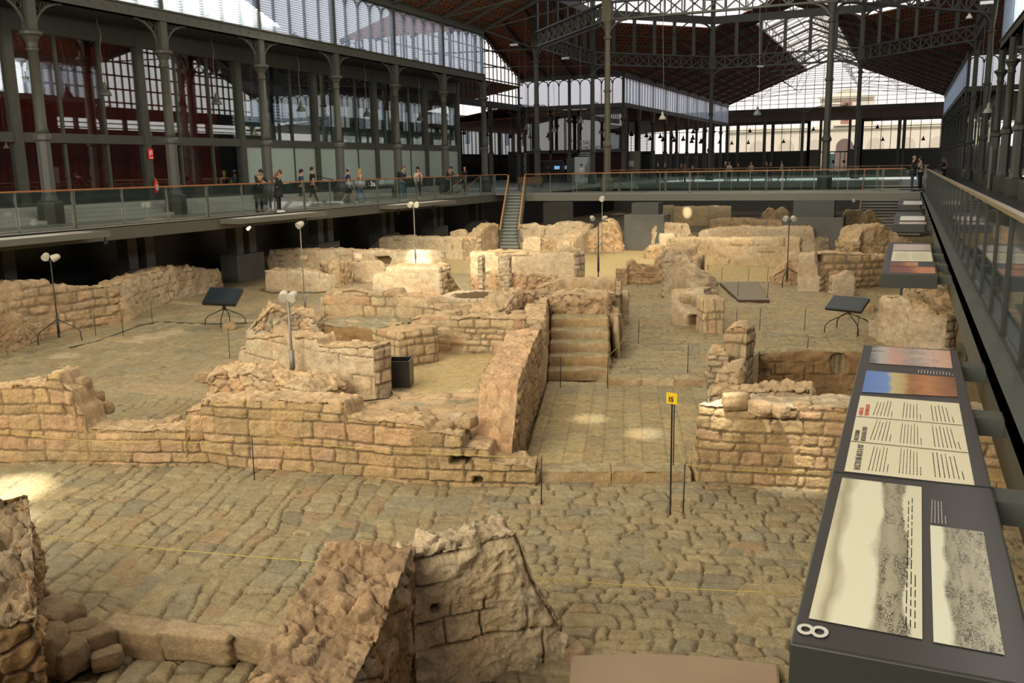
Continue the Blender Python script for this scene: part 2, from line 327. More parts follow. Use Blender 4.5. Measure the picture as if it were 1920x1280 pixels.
    if style in ('plaster', 'smooth', 'rubble'):
        wh = sstep(.12, .42, fbm(U * 2.1 + 5, Vv * 2.1, U * 0, sd + 41, 4)); ti = lerp(ti, np.broadcast_to(C_PLAS * 1.12, ti.shape), wh * .5)
        oc_ = sstep(.15, .45, fbm(U * 1.1 + 9, Vv * 1.4, U * 0, sd + 43, 4)); ti = lerp(ti, np.broadcast_to(C_PINK * .8, ti.shape), oc_ * .45)
    gap = (np.modf(cid * 13.7)[0] > 0.965) if style in ('ashlar', 'rubble') else np.zeros(cid.shape, bool)
    Df = amp * (pr - 1) - gap * pr * 0.05 + amp * 0.35 * (cid - .5) * pr
    if style in ('plaster', 'smooth', 'earth'): Df = Df - (1 - msk) * .022 * (1 if style != 'smooth' else .4)
    for (hx_, hy_, rx_, ry_, dp_) in holes:
        dx_, dy_, dz_ = x * RC[0, 0] + y * RC[1, 0] + (z - EYE) * RC[2, 0], x * RC[0, 1] + y * RC[1, 1] + (z - EYE) * RC[2, 1], x * RC[0, 2] + y * RC[1, 2] + (z - EYE) * RC[2, 2]
        uu_, vv_ = 960 + FPX * dx_ / dz_, 640 + FPX * dy_ / dz_; q_ = ((uu_ - hx_) / rx_) ** 4 + ((vv_ - hy_) / ry_) ** 4 + .5 * vn3(x * 5, y * 5, z * 5, sd + 51); hm = 1 - sstep(.75, 1.25, q_); hm[nf_:] = 0
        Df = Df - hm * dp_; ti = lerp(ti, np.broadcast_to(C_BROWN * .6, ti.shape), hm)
    # crest: rubble stones and mortar
    pt, ct = cells(x * 1.0 + .1 * vn3(x * 3, y * 3, z * 0, sd) + .02 * vn3(x * 14, y * 14, z * 0, sd), y + .02 * vn3(x * 13, y * 13, z * 0 + 4, sd), 0.19, sd + 77, 0.06)
    tb = top_base if top_base is not None else (C_RUB if style != 'earth' else C_BROWN)
    tt = lerp(np.broadcast_to(tb * 0.8, V.shape), tint_of(ct, tb, 0.18), pt); Dt = rag * .5 * (pt - 0.7) + rag * .9 * (ct - .5) * pt + rag * .5 * (0.5 - np.abs(fbm(x * 4, y * 4, z * 4, sd + 31, 4)) * 2)
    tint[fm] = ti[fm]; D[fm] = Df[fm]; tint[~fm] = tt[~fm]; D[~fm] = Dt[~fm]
    # wear the arrises down
    e = np.clip((zr[None] - z) / 0.16, 0, 1); wear = (1 - e) ** 2 * (0.03 + rag * 0.5) * (0.6 + 0.8 * np.abs(vn3(x * 4, y * 4, z * 4, sd + 8)))
    D = np.where(fm[:, None], D - wear, D)
    edge_s = np.minimum(S, L[-1] - S); D = D * sstep(0, 0.05, edge_s)
    big = fbm(x * 1.7, y * 1.7, z * 1.7, sd + 21, 3) * rough * 1.4 + fbm(x * 7, y * 7, z * 7, sd + 22, 3) * rough * 0.8 + (0.25 - np.abs(fbm(x * 11, y * 11, z * 14, sd + 23, 3))) * rough * 0.7
    if not world or True:
        Vd = V + N * (D + big * (0.4 + 0.6 * np.clip((z - zb) / 0.6, 0, 1)))[..., None]
    Vd = Vd.reshape(-1, 3); tint = tint.reshape(-1, 3); idx = np.arange(nr * (ns + 1)).reshape(nr, ns + 1)
    F = [np.stack([idx[:-1, :-1], idx[:-1, 1:], idx[1:, 1:], idx[1:, :-1]], -1).reshape(-1, 4)]
    # end caps sharing the border vertices
    VV = [Vd]; TT = [tint]; cnt = len(Vd)
    for side in (0, 1):
        c = 0 if side == 0 else ns
        tdx, tdy = (tx[c], ty[c]); o_ = -1 if side == 0 else 1
        G = np.zeros((nv + 1, ntp + 1), np.int64); G[:, 0] = idx[:nf_, c]; G[:, -1] = idx[nf_ + nt_:, c][::-1]
        if nt_: G[-1, 1:-1] = idx[nf_:nf_ + nt_, c]
        qi = np.linspace(0, 1, ntp + 1)[1:-1]; ti_ = t[:-1]
        if len(qi) and len(ti_):
            zz = zb + (zr[c] - zb) * ti_[:, None] + 0 * qi[None]; wv = thick * qi[None] + 0 * zz
            cx_ = X[c] + nx[c] * wv; cy_ = Y[c] + ny[c] * wv
            if style in ('ashlar', 'brick', 'smooth', 'plaster', 'earth'): pc, cc = bricks(wv + 9.1 + sd, zz - z0, cw, ch, sd, edge=0.02)
            else: pc, cc = cells(wv + sd, zz - z0, 0.2, sd + 5, 0.1, 1.4)
            nz = fbm(cx_ * 1.7, cy_ * 1.7, zz * 1.7, sd + 21, 3) * rough * 1.4 + fbm(cx_ * 7, cy_ * 7, zz * 7, sd + 22, 3) * rough * 0.8
            em = np.minimum(np.minimum(wv, thick - wv), (zr[c] - zz)); dd = (amp * (pc - 1) + amp * .6 * (cc - .5)) * sstep(0, .06, em) + nz + 0.05 * sstep(0, .1, em)
            cv = np.stack([cx_ + o_ * tdx * dd, cy_ + o_ * tdy * dd, zz], -1).reshape(-1, 3)
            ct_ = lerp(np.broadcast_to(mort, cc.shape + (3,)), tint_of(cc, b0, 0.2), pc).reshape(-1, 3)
            G[:-1, 1:-1] = cnt + np.arange(len(cv)).reshape(len(ti_), len(qi)); cnt += len(cv); VV.append(cv); TT.append(ct_)
        fq = np.stack([G[:-1, :-1], G[1:, :-1], G[1:, 1:], G[:-1, 1:]], -1).reshape(-1, 4)
        F.append(fq if side == 0 else fq[:, ::-1])
    VA = np.concatenate(VV); 
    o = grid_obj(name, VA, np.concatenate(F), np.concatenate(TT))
    bm = bmesh.new(); bm.from_mesh(o.data); bmesh.ops.recalc_face_normals(bm, faces=bm.faces); bm.to_mesh(o.data); bm.free()
    if kind: o['kind'] = kind
    if cat: tag(o, label, cat, group)
    return o
def rock(name, label, c, r, sd, base=None, group=None, cat='stone', flat=0.7, parent=None, blocky=0.5, n=3):
    """one loose stone"""
    bm = bmesh.new(); bmesh.ops.create_cube(bm, size=1.0)
    bmesh.ops.subdivide_edges(bm, edges=bm.edges, cuts=5 + n, use_grid_fill=True)
    v = np.array([q.co[:] for q in bm.verts]); sph = v / np.linalg.norm(v, axis=1, keepdims=True) * 0.62
    p = v * blocky + sph * (1 - blocky); R = np.array(r) * 2
    nz = 1 + 0.22 * fbm(p[:, 0] * 1.6 + sd, p[:, 1] * 1.6, p[:, 2] * 1.6, sd, 3) + 0.08 * fbm(p[:, 0] * 6 + sd, p[:, 1] * 6, p[:, 2] * 6, sd + 1, 3)
    p = p * (nz + .10 * (.3 - np.abs(fbm(p[:, 0] * 3.1 + sd, p[:, 1] * 3.1, p[:, 2] * 3.1, sd + 4, 3))))[:, None] * R; a = h2(sd, 1, 5) * 6.28; ca, sa = math.cos(a), math.sin(a); tl = (h2(sd, 2, 5) - .5) * .5
    p = p @ np.array([[ca, sa, 0], [-sa, ca, 0], [0, 0, 1]]); p[:, 2] += p[:, 0] * tl * .4
    for i, q in enumerate(bm.verts): q.co = p[i]
    me = bpy.data.meshes.new(name); bm.to_mesh(me); bm.free(); me.polygons.foreach_set('use_smooth', [True] * len(me.polygons))
    at = me.color_attributes.new('tint', 'FLOAT_COLOR', 'POINT'); cc = np.ones((len(me.vertices), 4), np.float32); cc[:, :3] = (base if base is not None else C_RUB) * (0.85 + .3 * h2(sd, 3, 5)); at.data.foreach_set('color', cc.ravel())
    me.materials.append(MAT['stone']); o = bpy.data.objects.new(name, me); COL.objects.link(o); o.location = c
    if parent is not None: o.parent = parent
    elif label: tag(o, label, cat, group)
    return o
# ------------------------------------------------------------------ the ground of the dig
def inpoly(x, y, poly):
    r = np.zeros(x.shape, bool); n = len(poly)
    for i in range(n):
        x0, y0 = poly[i]; x1, y1 = poly[(i + 1) % n]
        if y0 == y1: continue
        c = ((y0 > y) != (y1 > y)) & (x < (x1 - x0) * (y - y0) / (y1 - y0) + x0); r ^= c
    return r
def PZ(z, *pts): return [tuple(unp(a, b, z)[:2]) for a, b in pts]
Z_IN, Z_TER, Z_COR, Z_UP, Z_PIT, Z_LOW = -2.35, -1.85, -2.88, -2.75, -4.2, -3.2
PG_IN = [(-10.6, 11.1), (-5.85, 11.75), (-6.6, 15.0), (-7.6, 18.6), (-11.6, 18.2), (-12.6, 15.6), (-11.4, 13.2)]
PG_TER = PZ(Z_TER, (772, 596), (1030, 592), (1030, 587), (1142, 588), (1160, 600), (1166, 527), (1075, 522), (900, 542), (700, 552), (600, 556), (606, 600), (700, 618), (752, 622))
PG_COR = PZ(Z_COR, (980, 872), (1296, 876), (1335, 722), (1026, 713))
PG_PIT = [(-2.75, 14.0), (2.2, 14.0), (2.2, 22.9), (-1.05, 22.18), (-3.0, 21.5)]
PG_LOW = PZ(Z_LOW, (100, 1205), (205, 1212), (560, 1225), (600, 1600), (-600, 1600), (-100, 1205))
PG_SAND = [PZ(Z_IN, (782, 664), (925, 664), (905, 700), (895, 730), (790, 742), (760, 730)), PZ(-3, (1075, 528), (1240, 528), (1240, 470), (1075, 480)), PZ(Z_UP, (1300, 528), (1470, 528), (1470, 490), (1300, 490)),
           PZ(-3, (815, 512), (890, 512), (885, 482), (815, 482)), PZ(-3, (1165, 480), (1235, 480), (1260, 440), (1190, 440))]
def ground_z(x, y):
    z = np.full(x.shape, -3.0)
    up = (x > -7.25) & (y > 17.95) & (y < 44); z = np.where(up, Z_UP, z)
    for pg, v in ((PG_COR, Z_COR), (PG_IN, Z_IN), (PG_TER, Z_TER), (PG_PIT, Z_PIT), (PG_LOW, Z_LOW)): z = np.where(inpoly(x, y, pg), v, z)
    return z
def build_ground():
    ys = [3.0]
    while ys[-1] < 62: ys.append(ys[-1] + max(0.019, ys[-1] * 0.0026))
    ys = np.array(ys); xs = np.concatenate([np.arange(-26.5, -15, 0.07), np.arange(-15, 1.6, 0.024), np.arange(1.6, 7, 0.12)])
    X, Y = np.meshgrid(xs, ys); z0 = ground_z(X, Y)
    wx = X + 0.10 * fbm(X * 1.1, Y * 1.1, X * 0, 11, 3); wy = Y + 0.10 * fbm(X * 1.1, Y * 1.1, X * 0 + 4, 12, 3)
    # joints run away from the camera on the left, across it on the right of the near street
    ca, sa = math.cos(.285), math.sin(.285); jx = .02 * vn3(X * 9, Y * 9, X * 0, 14); jy = .02 * vn3(X * 9, Y * 9, X * 0 + 7, 15)
    wx, wy = wx * ca + wy * sa + jx, -wx * sa + wy * ca + jy      # the old town lies askew to the hall
    pL, cL = bricks(wy + .15 * wx, wx + .05 * wy, 0.40, 0.27, 41, edge=0.013, warp=0.09)
    pR, cR = bricks(wx, wy, 0.30, 0.225, 43, edge=0.014, warp=0.09)
    sx_ = X * ca + Y * sa; right = sx_ + .25 * vn3(Y, Y, Y * 0, 16) > -2.05
    pr = np.where(right, pR, pL); cid = np.where(right, cR, cL)
    cor = inpoly(X, Y, PG_COR); pC, cC = bricks(-X * sa + Y * ca, X * ca + Y * sa, 0.62, 0.34, 47, edge=0.011, warp=0.02); pr = np.where(cor, pC, pr); cid = np.where(cor, cC, cid)
    upm = (z0 == Z_UP); pU, cU = bricks(wx, wy, 0.5, 0.23, 53, edge=0.016, warp=0.03); pr = np.where(upm, pU, pr); cid = np.where(upm, cU, cid)
    ter = inpoly(X, Y, PG_TER); inn = inpoly(X, Y, PG_IN)
    pI, cI = cells(wx, wy, 0.3, 57, 0.09, 1.3); pr = np.where(ter | inn, pI, pr); cid = np.where(ter | inn, cI, cid)
    low = inpoly(X, Y, PG_LOW); pl, cl = bricks(wy, wx, 0.34, 0.26, 61, edge=0.02, warp=0.04); pr = np.where(low, pl, pr); cid = np.where(low, cl, cid)
    dirt = sstep(0.18, 0.5, fbm(X * 0.35, Y * 0.35, X * 0, 71, 4)) * (Y > 14)
    dirt = np.where((Y > 24) & ~ter, np.maximum(dirt, 0.35), dirt); pit = (z0 < -4); dirt = np.where(pit, 1, dirt)
    sand = np.zeros(X.shape, bool)
    for p in PG_SAND: sand |= inpoly(X, Y, p)
    amp = np.where(cor, 0.012, np.where(right, 0.055, 0.05)) * (1 - dirt * .8) * ~sand
    amp = np.where(upm, amp * .55, amp); amp = np.where(ter | inn, amp * .9, amp)
    fill = sstep(0, .4, fbm(X * 1.6, Y * 1.6, X * 0, 83, 4)) * .7; pr = np.where(cor, pr, pr + (1 - pr) * fill)
    wornc = fbm(X * 5, Y * 5, X * 0, 73, 3)
    zz = z0 + amp * (pr - 1) + amp * .55 * (cid - .5) * pr + 0.02 * fbm(X * 1.3, Y * 1.3, X * 0, 75, 3) * ~sand * (1 - .7 * cor) + 0.012 * wornc * ~sand * (1 - .8 * cor) + dirt * .03 * fbm(X * 3, Y * 3, X * 0, 77, 4) * ~sand
    T = tint_of(cid, C_STREET, 0.10, C_GREY * 0.86); T = np.where(((np.modf(cid * 5.77)[0] > 0.93) & ~cor)[..., None], C_STREET * np.array([1.0, .90, .88]), T)
    T = np.where((cor & (Y < 16.6))[..., None], T * np.array([1.2, 1.14, 1.02]), T)
    T = np.where((inn | ter)[..., None], tint_of(cid, C_RUB * .95, 0.16, C_GREY), T)
    T = lerp(np.broadcast_to(C_DIRT * .42, T.shape), T, sstep(0.0, 0.42, pr)); T = lerp(T, np.broadcast_to(C_DIRT * 1.02, T.shape), dirt * .75)  # joints tinted dark: soil colour with the shade of deep joints painted in
    pale = sstep(0.3, 0.6, fbm(X * .55 + 9, Y * .8, X * 0, 81, 4)) * (X < -13) * (Y > 13); T = lerp(T, np.broadcast_to(C_PLAS * 1.05, T.shape), pale * .6)
    T = np.where(sand[..., None], C_SAND, T); T = np.where(pit[..., None], C_BROWN, T)
    V = np.stack([X, Y, zz], -1).reshape(-1, 3); idx = np.arange(X.size).reshape(X.shape)
    F = np.stack([idx[:-1, :-1], idx[:-1, 1:], idx[1:, 1:], idx[1:, :-1]], -1).reshape(-1, 4)
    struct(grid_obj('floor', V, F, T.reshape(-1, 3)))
build_ground()
g = MB().box(-60, 26, 62, 176, -3.1, -3.0); struct(g.build('floor', mat('far_dirt', (0.20, 0.15, 0.09), 0.95, noise=0.3, nscale=.4)))
g = MB().box(-60, -26.5, -30, 62, -3.1, -3.0).box(-26.5, 7, -30, 3, -3.1, -3.0).box(7, 26, -30, 62, -3.1, -3.0); struct(g.build('floor', MAT['far_dirt']))
# ------------------------------------------------------------------ the ruined walls
RW = ruin_wall
G = 'ruined masonry walls of the excavated town'
def W(label, st, thick, z0=-3.0, style='ashlar', **k): return RW('ruined_wall', label, 'wall', st, thick, z0, style, group=None, **k)
# front house wall
W('long low front wall of squared sandstone blocks, left of the paved corridor',
  [(-90, 858, 731), (0, 866, 731), (36, 867, 731), (40, 868, 724), (100, 868, 722), (108, 869, 705), (128, 869, 702), (137, 869, 730), (150, 870, 735), (153, 870, 765), (166, 870, 775), (170, 870, 806), (352, 873, 808), (356, 873, 772), (384, 873, 768), (387, 873, 751), (586, 886, 752), (588, 886, 756),
   (652, 893, 758), (656, 893, 786), (780, 905, 793), (800, 906, 800), (806, 907, 812), (868, 909, 815), (873, 909, 838), (918, 911, 842), (924, 911, 866), (1004, 912, 876)], 0.62, cw=0.42, ch=0.2, amp=0.04, rag=0.04, rough=0.03, holes=[(863, 864, 21, 8, .34), (895, 900, 9, 7, .15), (290, 800, 20, 8, .12)])
W('rubble wall with a bare ochre top, running back beside the paved corridor', [(962, 890, 862), (967, 884, 812), (974, 872, 760), (976, 866, 722), (1000, 790, 656), (1017, 744, 618)], 0.66, style='ashlar', cw=.34, ch=.17, back=(-1, 0), amp=0.04, rag=0.05, rough=0.05, top_base=C_PINK * 1.08)
W('short stub of wall with a pale capstone, beside the foot of the stone stair', [(1018, 742, 645), (1027, 716, 641)], 0.2, style='smooth', back=(-1, 0), rag=0.02)
W('rubble side wall along the left edge of the stone stair', [(1024, 722, 600), (1027, 712, 590), (1029, 690, 575), (1030, 668, 560)], 0.55, style='rubble', back=(-1, 0), amp=0.035)
# inner house
W('bright coursed corner wall beside the black box, left of the sand floor', [(436, 693, 676), (446, 695, 676), (448, 695, 656), (462, 698, 655), (464, 698, 637), (500, 708, 634), (530, 716, 629), (596, 734, 632), (600, 735, 649), (704, 750, 652)], 0.5, Z_IN, 'plaster', cw=0.4, ch=0.24, amp=0.03, rough=0.03, base=C_PLAS)
W('crumbled rubble heap of a wall behind the bright corner wall', [(468, 660, 618), (480, 660, 604), (498, 660, 588), (517, 658, 577), (542, 655, 581), (565, 652, 592), (600, 652, 600)], 0.9, Z_IN, 'rubble', amp=0.06, rag=0.1, rough=0.08, base=C_PLAS)
W('low lumpy footing of blocks along the back of the front wall', [(392, 745, 712), (430, 742, 700), (470, 745, 692), (478, 748, 705), (530, 752, 722), (600, 762, 733)], 0.75, -2.25, 'rubble', rag=0.08, amp=0.05, rough=0.07)
W('sandstone back wall of the sand-floored room', [(772, 661, 596), (820, 662, 594), (930, 663, 596), (960, 668, 600), (985, 668, 598)], 0.5, Z_IN, 'ashlar', cw=0.3, ch=0.15, amp=0.035, rag=0.05, base=C_ASH2 * .95)
W('square block of masonry at the left rear corner of the sand-floored room', [(700, 672, 618), (706, 677, 617), (752, 690, 622)], 0.95, Z_IN, 'ashlar', cw=0.34, ch=0.2, amp=0.025, rag=0.02, base=C_ASH2)
W('low flagged ledge edged with stones above the brown hollow', [(600, 648, 606), (640, 652, 610), (700, 660, 618)], 1.6, Z_IN, 'earth', rag=0.03, rough=0.05, top_base=C_GREY * 1.05)
W('ashlar wall of large square blocks behind the flagged ledge', [(607, 592, 560), (612, 593, 546), (660, 594, 543), (700, 595, 548), (745, 596, 546), (748, 597, 556), (765, 597, 557), (800, 600, 561), (804, 600, 572), (825, 603, 576), (828, 603, 586), (842, 604, 588)], 0.5, Z_TER, 'ashlar', cw=0.42, ch=0.24, amp=0.022, rag=0.03, base=C_ASH2 * 1.02)
W('wall of mixed stones with one smooth pale panel, left of the round well', [(700, 548, 514), (722, 549, 512), (726, 549, 499), (800, 551, 500), (824, 552, 502)], 0.8, Z_TER, 'plaster', cw=0.3, ch=0.2, amp=0.03, rag=0.04)
W('sloping pile of thin dark tiles against the end of the mixed stone wall', [(826, 551, 503), (840, 549, 506), (852, 546, 520), (866, 543, 539)], 0.4, Z_TER, 'brick', rag=0.06, amp=0.05, rough=0.05, base=C_RUB * .8)
W('ragged light-coloured wall stepping up at its left end, in front of the dark space', [(474, 515, 507), (480, 515, 497), (490, 515, 494), (492, 515, 481), (503, 516, 479), (507, 516, 470), (560, 517, 467), (640, 518, 468), (700, 519, 469), (760, 520, 469), (828, 521, 471)], 0.6, -3.0, 'plaster', amp=0.03, rag=0.05, rough=0.05, base=C_PLAS * 1.08, holes=[(717, 489, 14, 8, .4)])
W('low plastered wall with a broken surface, behind the tripod lamp', [(498, 543, 507), (540, 545, 507), (567, 546, 506), (600, 545, 511), (618, 543, 514), (648, 536, 514)], 0.7, -3.0, 'plaster', amp=0.03, rag=0.05, rough=0.04, base=C_PLAS * 1.05)
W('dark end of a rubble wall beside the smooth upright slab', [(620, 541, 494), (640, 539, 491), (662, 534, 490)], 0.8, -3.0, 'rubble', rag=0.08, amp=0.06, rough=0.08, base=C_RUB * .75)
W('smooth upright plastered slab of wall in the middle distance', [(664, 528, 490), (712, 528, 489), (721, 528, 497)], 0.35, -3.0, 'smooth', rag=0.02, base=C_PLAS * .95)
W('long straight wall at the back, left of the steel stair', [(712, 483, 447), (719, 483, 444), (780, 484, 442), (814, 485, 445), (852, 486, 443), (894, 487, 447)], 0.6, -3.0, 'plaster', amp=0.03, rag=0.05, cw=0.5, ch=0.3)
W('small block of wall standing up behind the long straight wall', [(845, 478, 434), (860, 478, 430), (872, 478, 431), (876, 478, 440)], 0.6, -3.0, 'rubble', rag=0.04)
W('dark-sided wall climbing back towards the steel stair', [(895, 487, 447), (905, 478, 436), (912, 474, 427), (922, 470, 419), (936, 466, 419)], 0.7, -3.0, 'rubble', rag=0.08, base=C_RUB * .9, back=(-1, .3))
W('pale recessed wall with two brick piers behind the round well', [(882, 514, 474), (905, 515, 472), (1045, 517, 473), (1050, 518, 468), (1076, 520, 472)], 0.55, -1.5, 'plaster', amp=0.035, rag=0.04, base=C_PLAS * 1.1, depth=0.6)
W('low ragged ledge of brown stones behind the round well', [(884, 545, 520), (930, 546, 516), (990, 543, 516), (1042, 540, 520)], 1.3, Z_TER, 'rubble', rag=0.07, amp=0.06, rough=0.06, base=C_PINK)
for (a, b, lab) in [(905, 897, 'left brick pier set against the pale recessed wall'), (936, 955, 'right brick pier set against the pale recessed wall')]:
    W(lab, [(min(a, b), 524, 479), (max(a, b), 524, 478)], 0.35, -1.5, 'brick', rag=0.02, amp=0.02, base=C_PLAS * .95)
W('jumble of grey broken stones at the right end of the pale recessed wall', [(1000, 528, 492), (1040, 530, 476), (1062, 532, 470), (1078, 533, 474)], 0.5, Z_TER, 'rubble', rag=0.08, amp=0.07, rough=0.07, base=C_RUB * .85)
W('low wall with two pale slabs set in it, above the stone stair', [(1004, 556, 540), (1040, 556, 530), (1060, 554, 524), (1110, 553, 523), (1154, 550, 526)], 0.6, Z_TER, 'plaster', amp=0.04, rag=0.04, cw=0.5, base=C_RUB)
W('reddish earth and rubble bank at the head of the stone stair', [(1032, 588, 556), (1060, 588, 552), (1100, 588, 551), (1138, 588, 554)], 0.9, Z_TER, 'rubble', rag=0.07, amp=0.05, rough=0.07, base=C_PINK * .9)
W('dark rough pier with a pale cap at the right side of the stone stair', [(1141, 657, 589), (1166, 655, 588)], 0.7, Z_UP, 'rubble', amp=0.05, base=C_RUB * .8)
W('upper part of a brick pier behind the pier with the pale cap', [(1141, 640, 550), (1164, 638, 550)], 0.55, Z_UP, 'brick', rag=0.03, base=C_ASH)
W('slim smooth upright post of plaster beside the brick pier', [(1166, 606, 547), (1177, 606, 546)], 0.3, Z_UP, 'smooth', rag=0.01, rough=0.01, base=C_PLAS)
# terrace rubble left of the stair head
W('tumbled blocks along the crest between the sand-floored room and the stone stair', [(930, 640, 592), (960, 632, 566), (990, 622, 552), (1020, 612, 548)], 0.8, -2.2, 'rubble', rag=0.12, amp=0.07, rough=0.09)
# far centre cluster, brightly lit
W('lit wall with a scooped top, behind and right of the steel stair', [(983, 468, 421), (1009, 466, 418), (1014, 466, 422), (1028, 465, 423), (1038, 465, 422), (1049, 465, 415), (1090, 466, 417)], 0.6, -3.0, 'plaster', cw=0.8, ch=0.4, rag=0.04, base=C_PLAS)
W('low lit ledge in front of the wall with the scooped top', [(1013, 476, 447), (1066, 475, 448)], 1.0, -3.0, 'rubble', rag=0.05)
W('pale block with a rounded top beside the foot of the steel stair', [(980, 482, 458), (984, 482, 446), (1000, 482, 443), (1013, 482, 445)], 0.5, -3.0, 'smooth', rag=0.02, base=C_PLAS * 1.15)
W('tall lit wall with a dark right side running back under the bridge', [(1076, 491, 452), (1088, 485, 441), (1100, 474, 432), (1113, 462, 420)], 0.9, -3.0, 'plaster', back=(-1, 0), rag=0.07, amp=0.04, base=C_PLAS)
W('lit crag of rubble beside the concrete pier, behind the lamp tripod', [(1099, 472, 440), (1112, 472, 434), (1122, 472, 424), (1130, 472, 415), (1148, 472, 413), (1157, 472, 423), (1164, 472, 441), (1167, 472, 460)], 1.0, -3.0, 'rubble', rag=0.1, amp=0.06, rough=0.07, base=C_PINK * 1.12)
W('wall of thin bricks with a stepped left end, left of the diagonal wall', [(1162, 523, 505), (1176, 523, 503), (1179, 522, 487), (1190, 522, 486), (1195, 522, 495), (1228, 521, 497), (1231, 521, 483), (1244, 521, 480)], 0.4, Z_UP, 'brick', rag=0.03, base=C_PINK * .9)
W('thick broken wall running diagonally down towards the square block pillar', [(1246, 546, 470), (1262, 546, 470), (1285, 546, 473), (1292, 547, 488), (1302, 548, 492), (1312, 548, 506), (1327, 548, 511), (1347, 546, 528)], 1.6, Z_UP, 'plaster', rag=0.1, amp=0.05, rough=0.09, base=C_PLAS * .85)
W('plastered wall with an arched hole at its foot', [(1258, 608, 543), (1286, 611, 541), (1318, 614, 542)], 0.5, Z_UP, 'smooth', rag=0.03, base=C_PLAS, holes=[(1300, 601, 11, 11, .32)])
W('square pillar of neat pale blocks in the upper street', [(1321, 627, 559), (1356, 626, 559)], 0.75, Z_UP, 'ashlar', cw=0.3, ch=0.32, amp=0.012, rag=0.015, rough=0.01, base=C_ASH2 * 1.12)
W('long rough stone wall across the middle distance on the right', [(1250, 490, 447), (1290, 493, 445), (1350, 497, 447), (1420, 499, 446), (1460, 500, 445), (1498, 501, 446)], 0.7, Z_UP, 'plaster', rag=0.04, amp=0.035, cw=0.35, ch=0.2, base=C_ASH2)
W('long wall crest rising behind the rough stone wall on the right', [(1310, 470, 437), (1325, 470, 430), (1346, 470, 428), (1400, 470, 424), (1480, 470, 425), (1524, 470, 425), (1527, 470, 445), (1554, 468, 447)], 0.8, -3.0, 'plaster', rag=0.05, amp=0.04, base=C_PLAS * .95)
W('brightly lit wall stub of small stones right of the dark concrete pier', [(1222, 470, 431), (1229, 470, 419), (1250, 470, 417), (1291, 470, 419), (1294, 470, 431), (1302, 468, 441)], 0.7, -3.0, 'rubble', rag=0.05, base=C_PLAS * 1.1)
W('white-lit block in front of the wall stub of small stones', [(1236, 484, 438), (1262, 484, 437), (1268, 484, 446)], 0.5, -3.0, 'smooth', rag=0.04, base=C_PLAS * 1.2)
W('low knob of stones at the edge of the lit sand', [(1208, 484, 466), (1216, 485, 459), (1236, 486, 461), (1242, 486, 470)], 0.8, -3.0, 'rubble', rag=0.08, amp=0.07, base=C_RUB)
W('grey wall far under the bridge, left part', [(1190, 421, 394), (1205, 421, 388), (1262, 421, 384)], 0.8, -3.0, 'smooth', rag=0.05, base=C_PLAS * .85)
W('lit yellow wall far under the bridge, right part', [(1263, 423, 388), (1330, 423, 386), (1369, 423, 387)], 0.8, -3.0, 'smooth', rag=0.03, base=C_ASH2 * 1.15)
W('broken lit stones under the bridge beside the right concrete pier', [(1428, 428, 402), (1440, 428, 388), (1452, 428, 396), (1466, 428, 390), (1478, 428, 396)], 0.8, -3.0, 'rubble', rag=0.12, amp=0.07)
W('brown bank of earth and stones under the bridge', [(1330, 440, 414), (1370, 440, 410), (1430, 442, 414), (1500, 444, 420)], 1.4, -3.0, 'rubble', rag=0.08, base=C_RUB * .85)
# right side
W('brown wall of coursed stones behind the right-hand screen', [(1524, 544, 474), (1566, 543, 473), (1613, 541, 477), (1665, 536, 479), (1712, 534, 481), (1760, 532, 484)], 0.6, Z_UP, 'ashlar', cw=0.42, ch=0.24, amp=0.04, rag=0.04, base=C_ASH * .95, holes=[(1536, 486, 9, 7, .3)])
W('stepped plaster pier with a square block at its foot, right of the tripod lamp', [(1496, 545, 474), (1524, 546, 474), (1526, 546, 495), (1530, 546, 496), (1531, 547, 518), (1535, 547, 518)], 0.5, Z_UP, 'smooth', rag=0.015, rough=0.015, base=C_PLAS * .95)
W('crumbling pink wall end behind the tripod lamp on the right', [(1450, 533, 518), (1462, 533, 506), (1474, 533, 490), (1478, 533, 478), (1495, 533, 474)], 0.8, Z_UP, 'rubble', rag=0.07, base=C_PINK)
W('pointed plaster stub with brick edging behind the right-hand screen', [(1560, 555, 519), (1573, 555, 516), (1587, 555, 508), (1597, 555, 511), (1602, 555, 522)], 0.45, Z_UP, 'smooth', rag=0.02, base=C_PLAS * .85)
W('tall pale plastered wall beside the right walkway, right of the screen', [(1627, 630, 600), (1641, 636, 592), (1645, 640, 556), (1690, 655, 557), (1700, 660, 572), (1740, 668, 585), (1770, 672, 600)], 0.5, Z_UP, 'smooth', rag=0.05, rough=0.05, amp=0.03, base=C_PLAS * 1.0)
W('eroded brown bank with hollows under the right walkway', [(1690, 600, 545), (1740, 604, 548), (1790, 612, 562), (1830, 620, 575)], 1.6, Z_UP, 'rubble', rag=0.12, amp=0.08, rough=0.12, base=C_RUB * .7)
W('low ledge of stones at the foot of the screen tripod', [(1600, 583, 572), (1640, 583, 572)], 0.5, Z_UP, 'rubble', rag=0.03, base=C_RUB * .8)
W('layered wall of small bright stones beyond the right concrete pier', [(1578, 446, 406), (1585, 446, 394), (1614, 446, 394), (1617, 446, 400), (1627, 446, 395), (1635, 446, 397), (1641, 446, 406), (1652, 446, 415)], 0.7, -3.0, 'ashlar', cw=0.3, ch=0.16, rag=0.05)
W('big grey and orange mound of masonry below the info panels', [(1596, 482, 456), (1611, 482, 452), (1616, 480, 427), (1637, 480, 423), (1664, 479, 429), (1680, 479, 436), (1688, 479, 447), (1712, 478, 453)], 1.4, Z_UP, 'rubble', rag=0.09, amp=0.06, rough=0.1, base=C_RUB * .9)
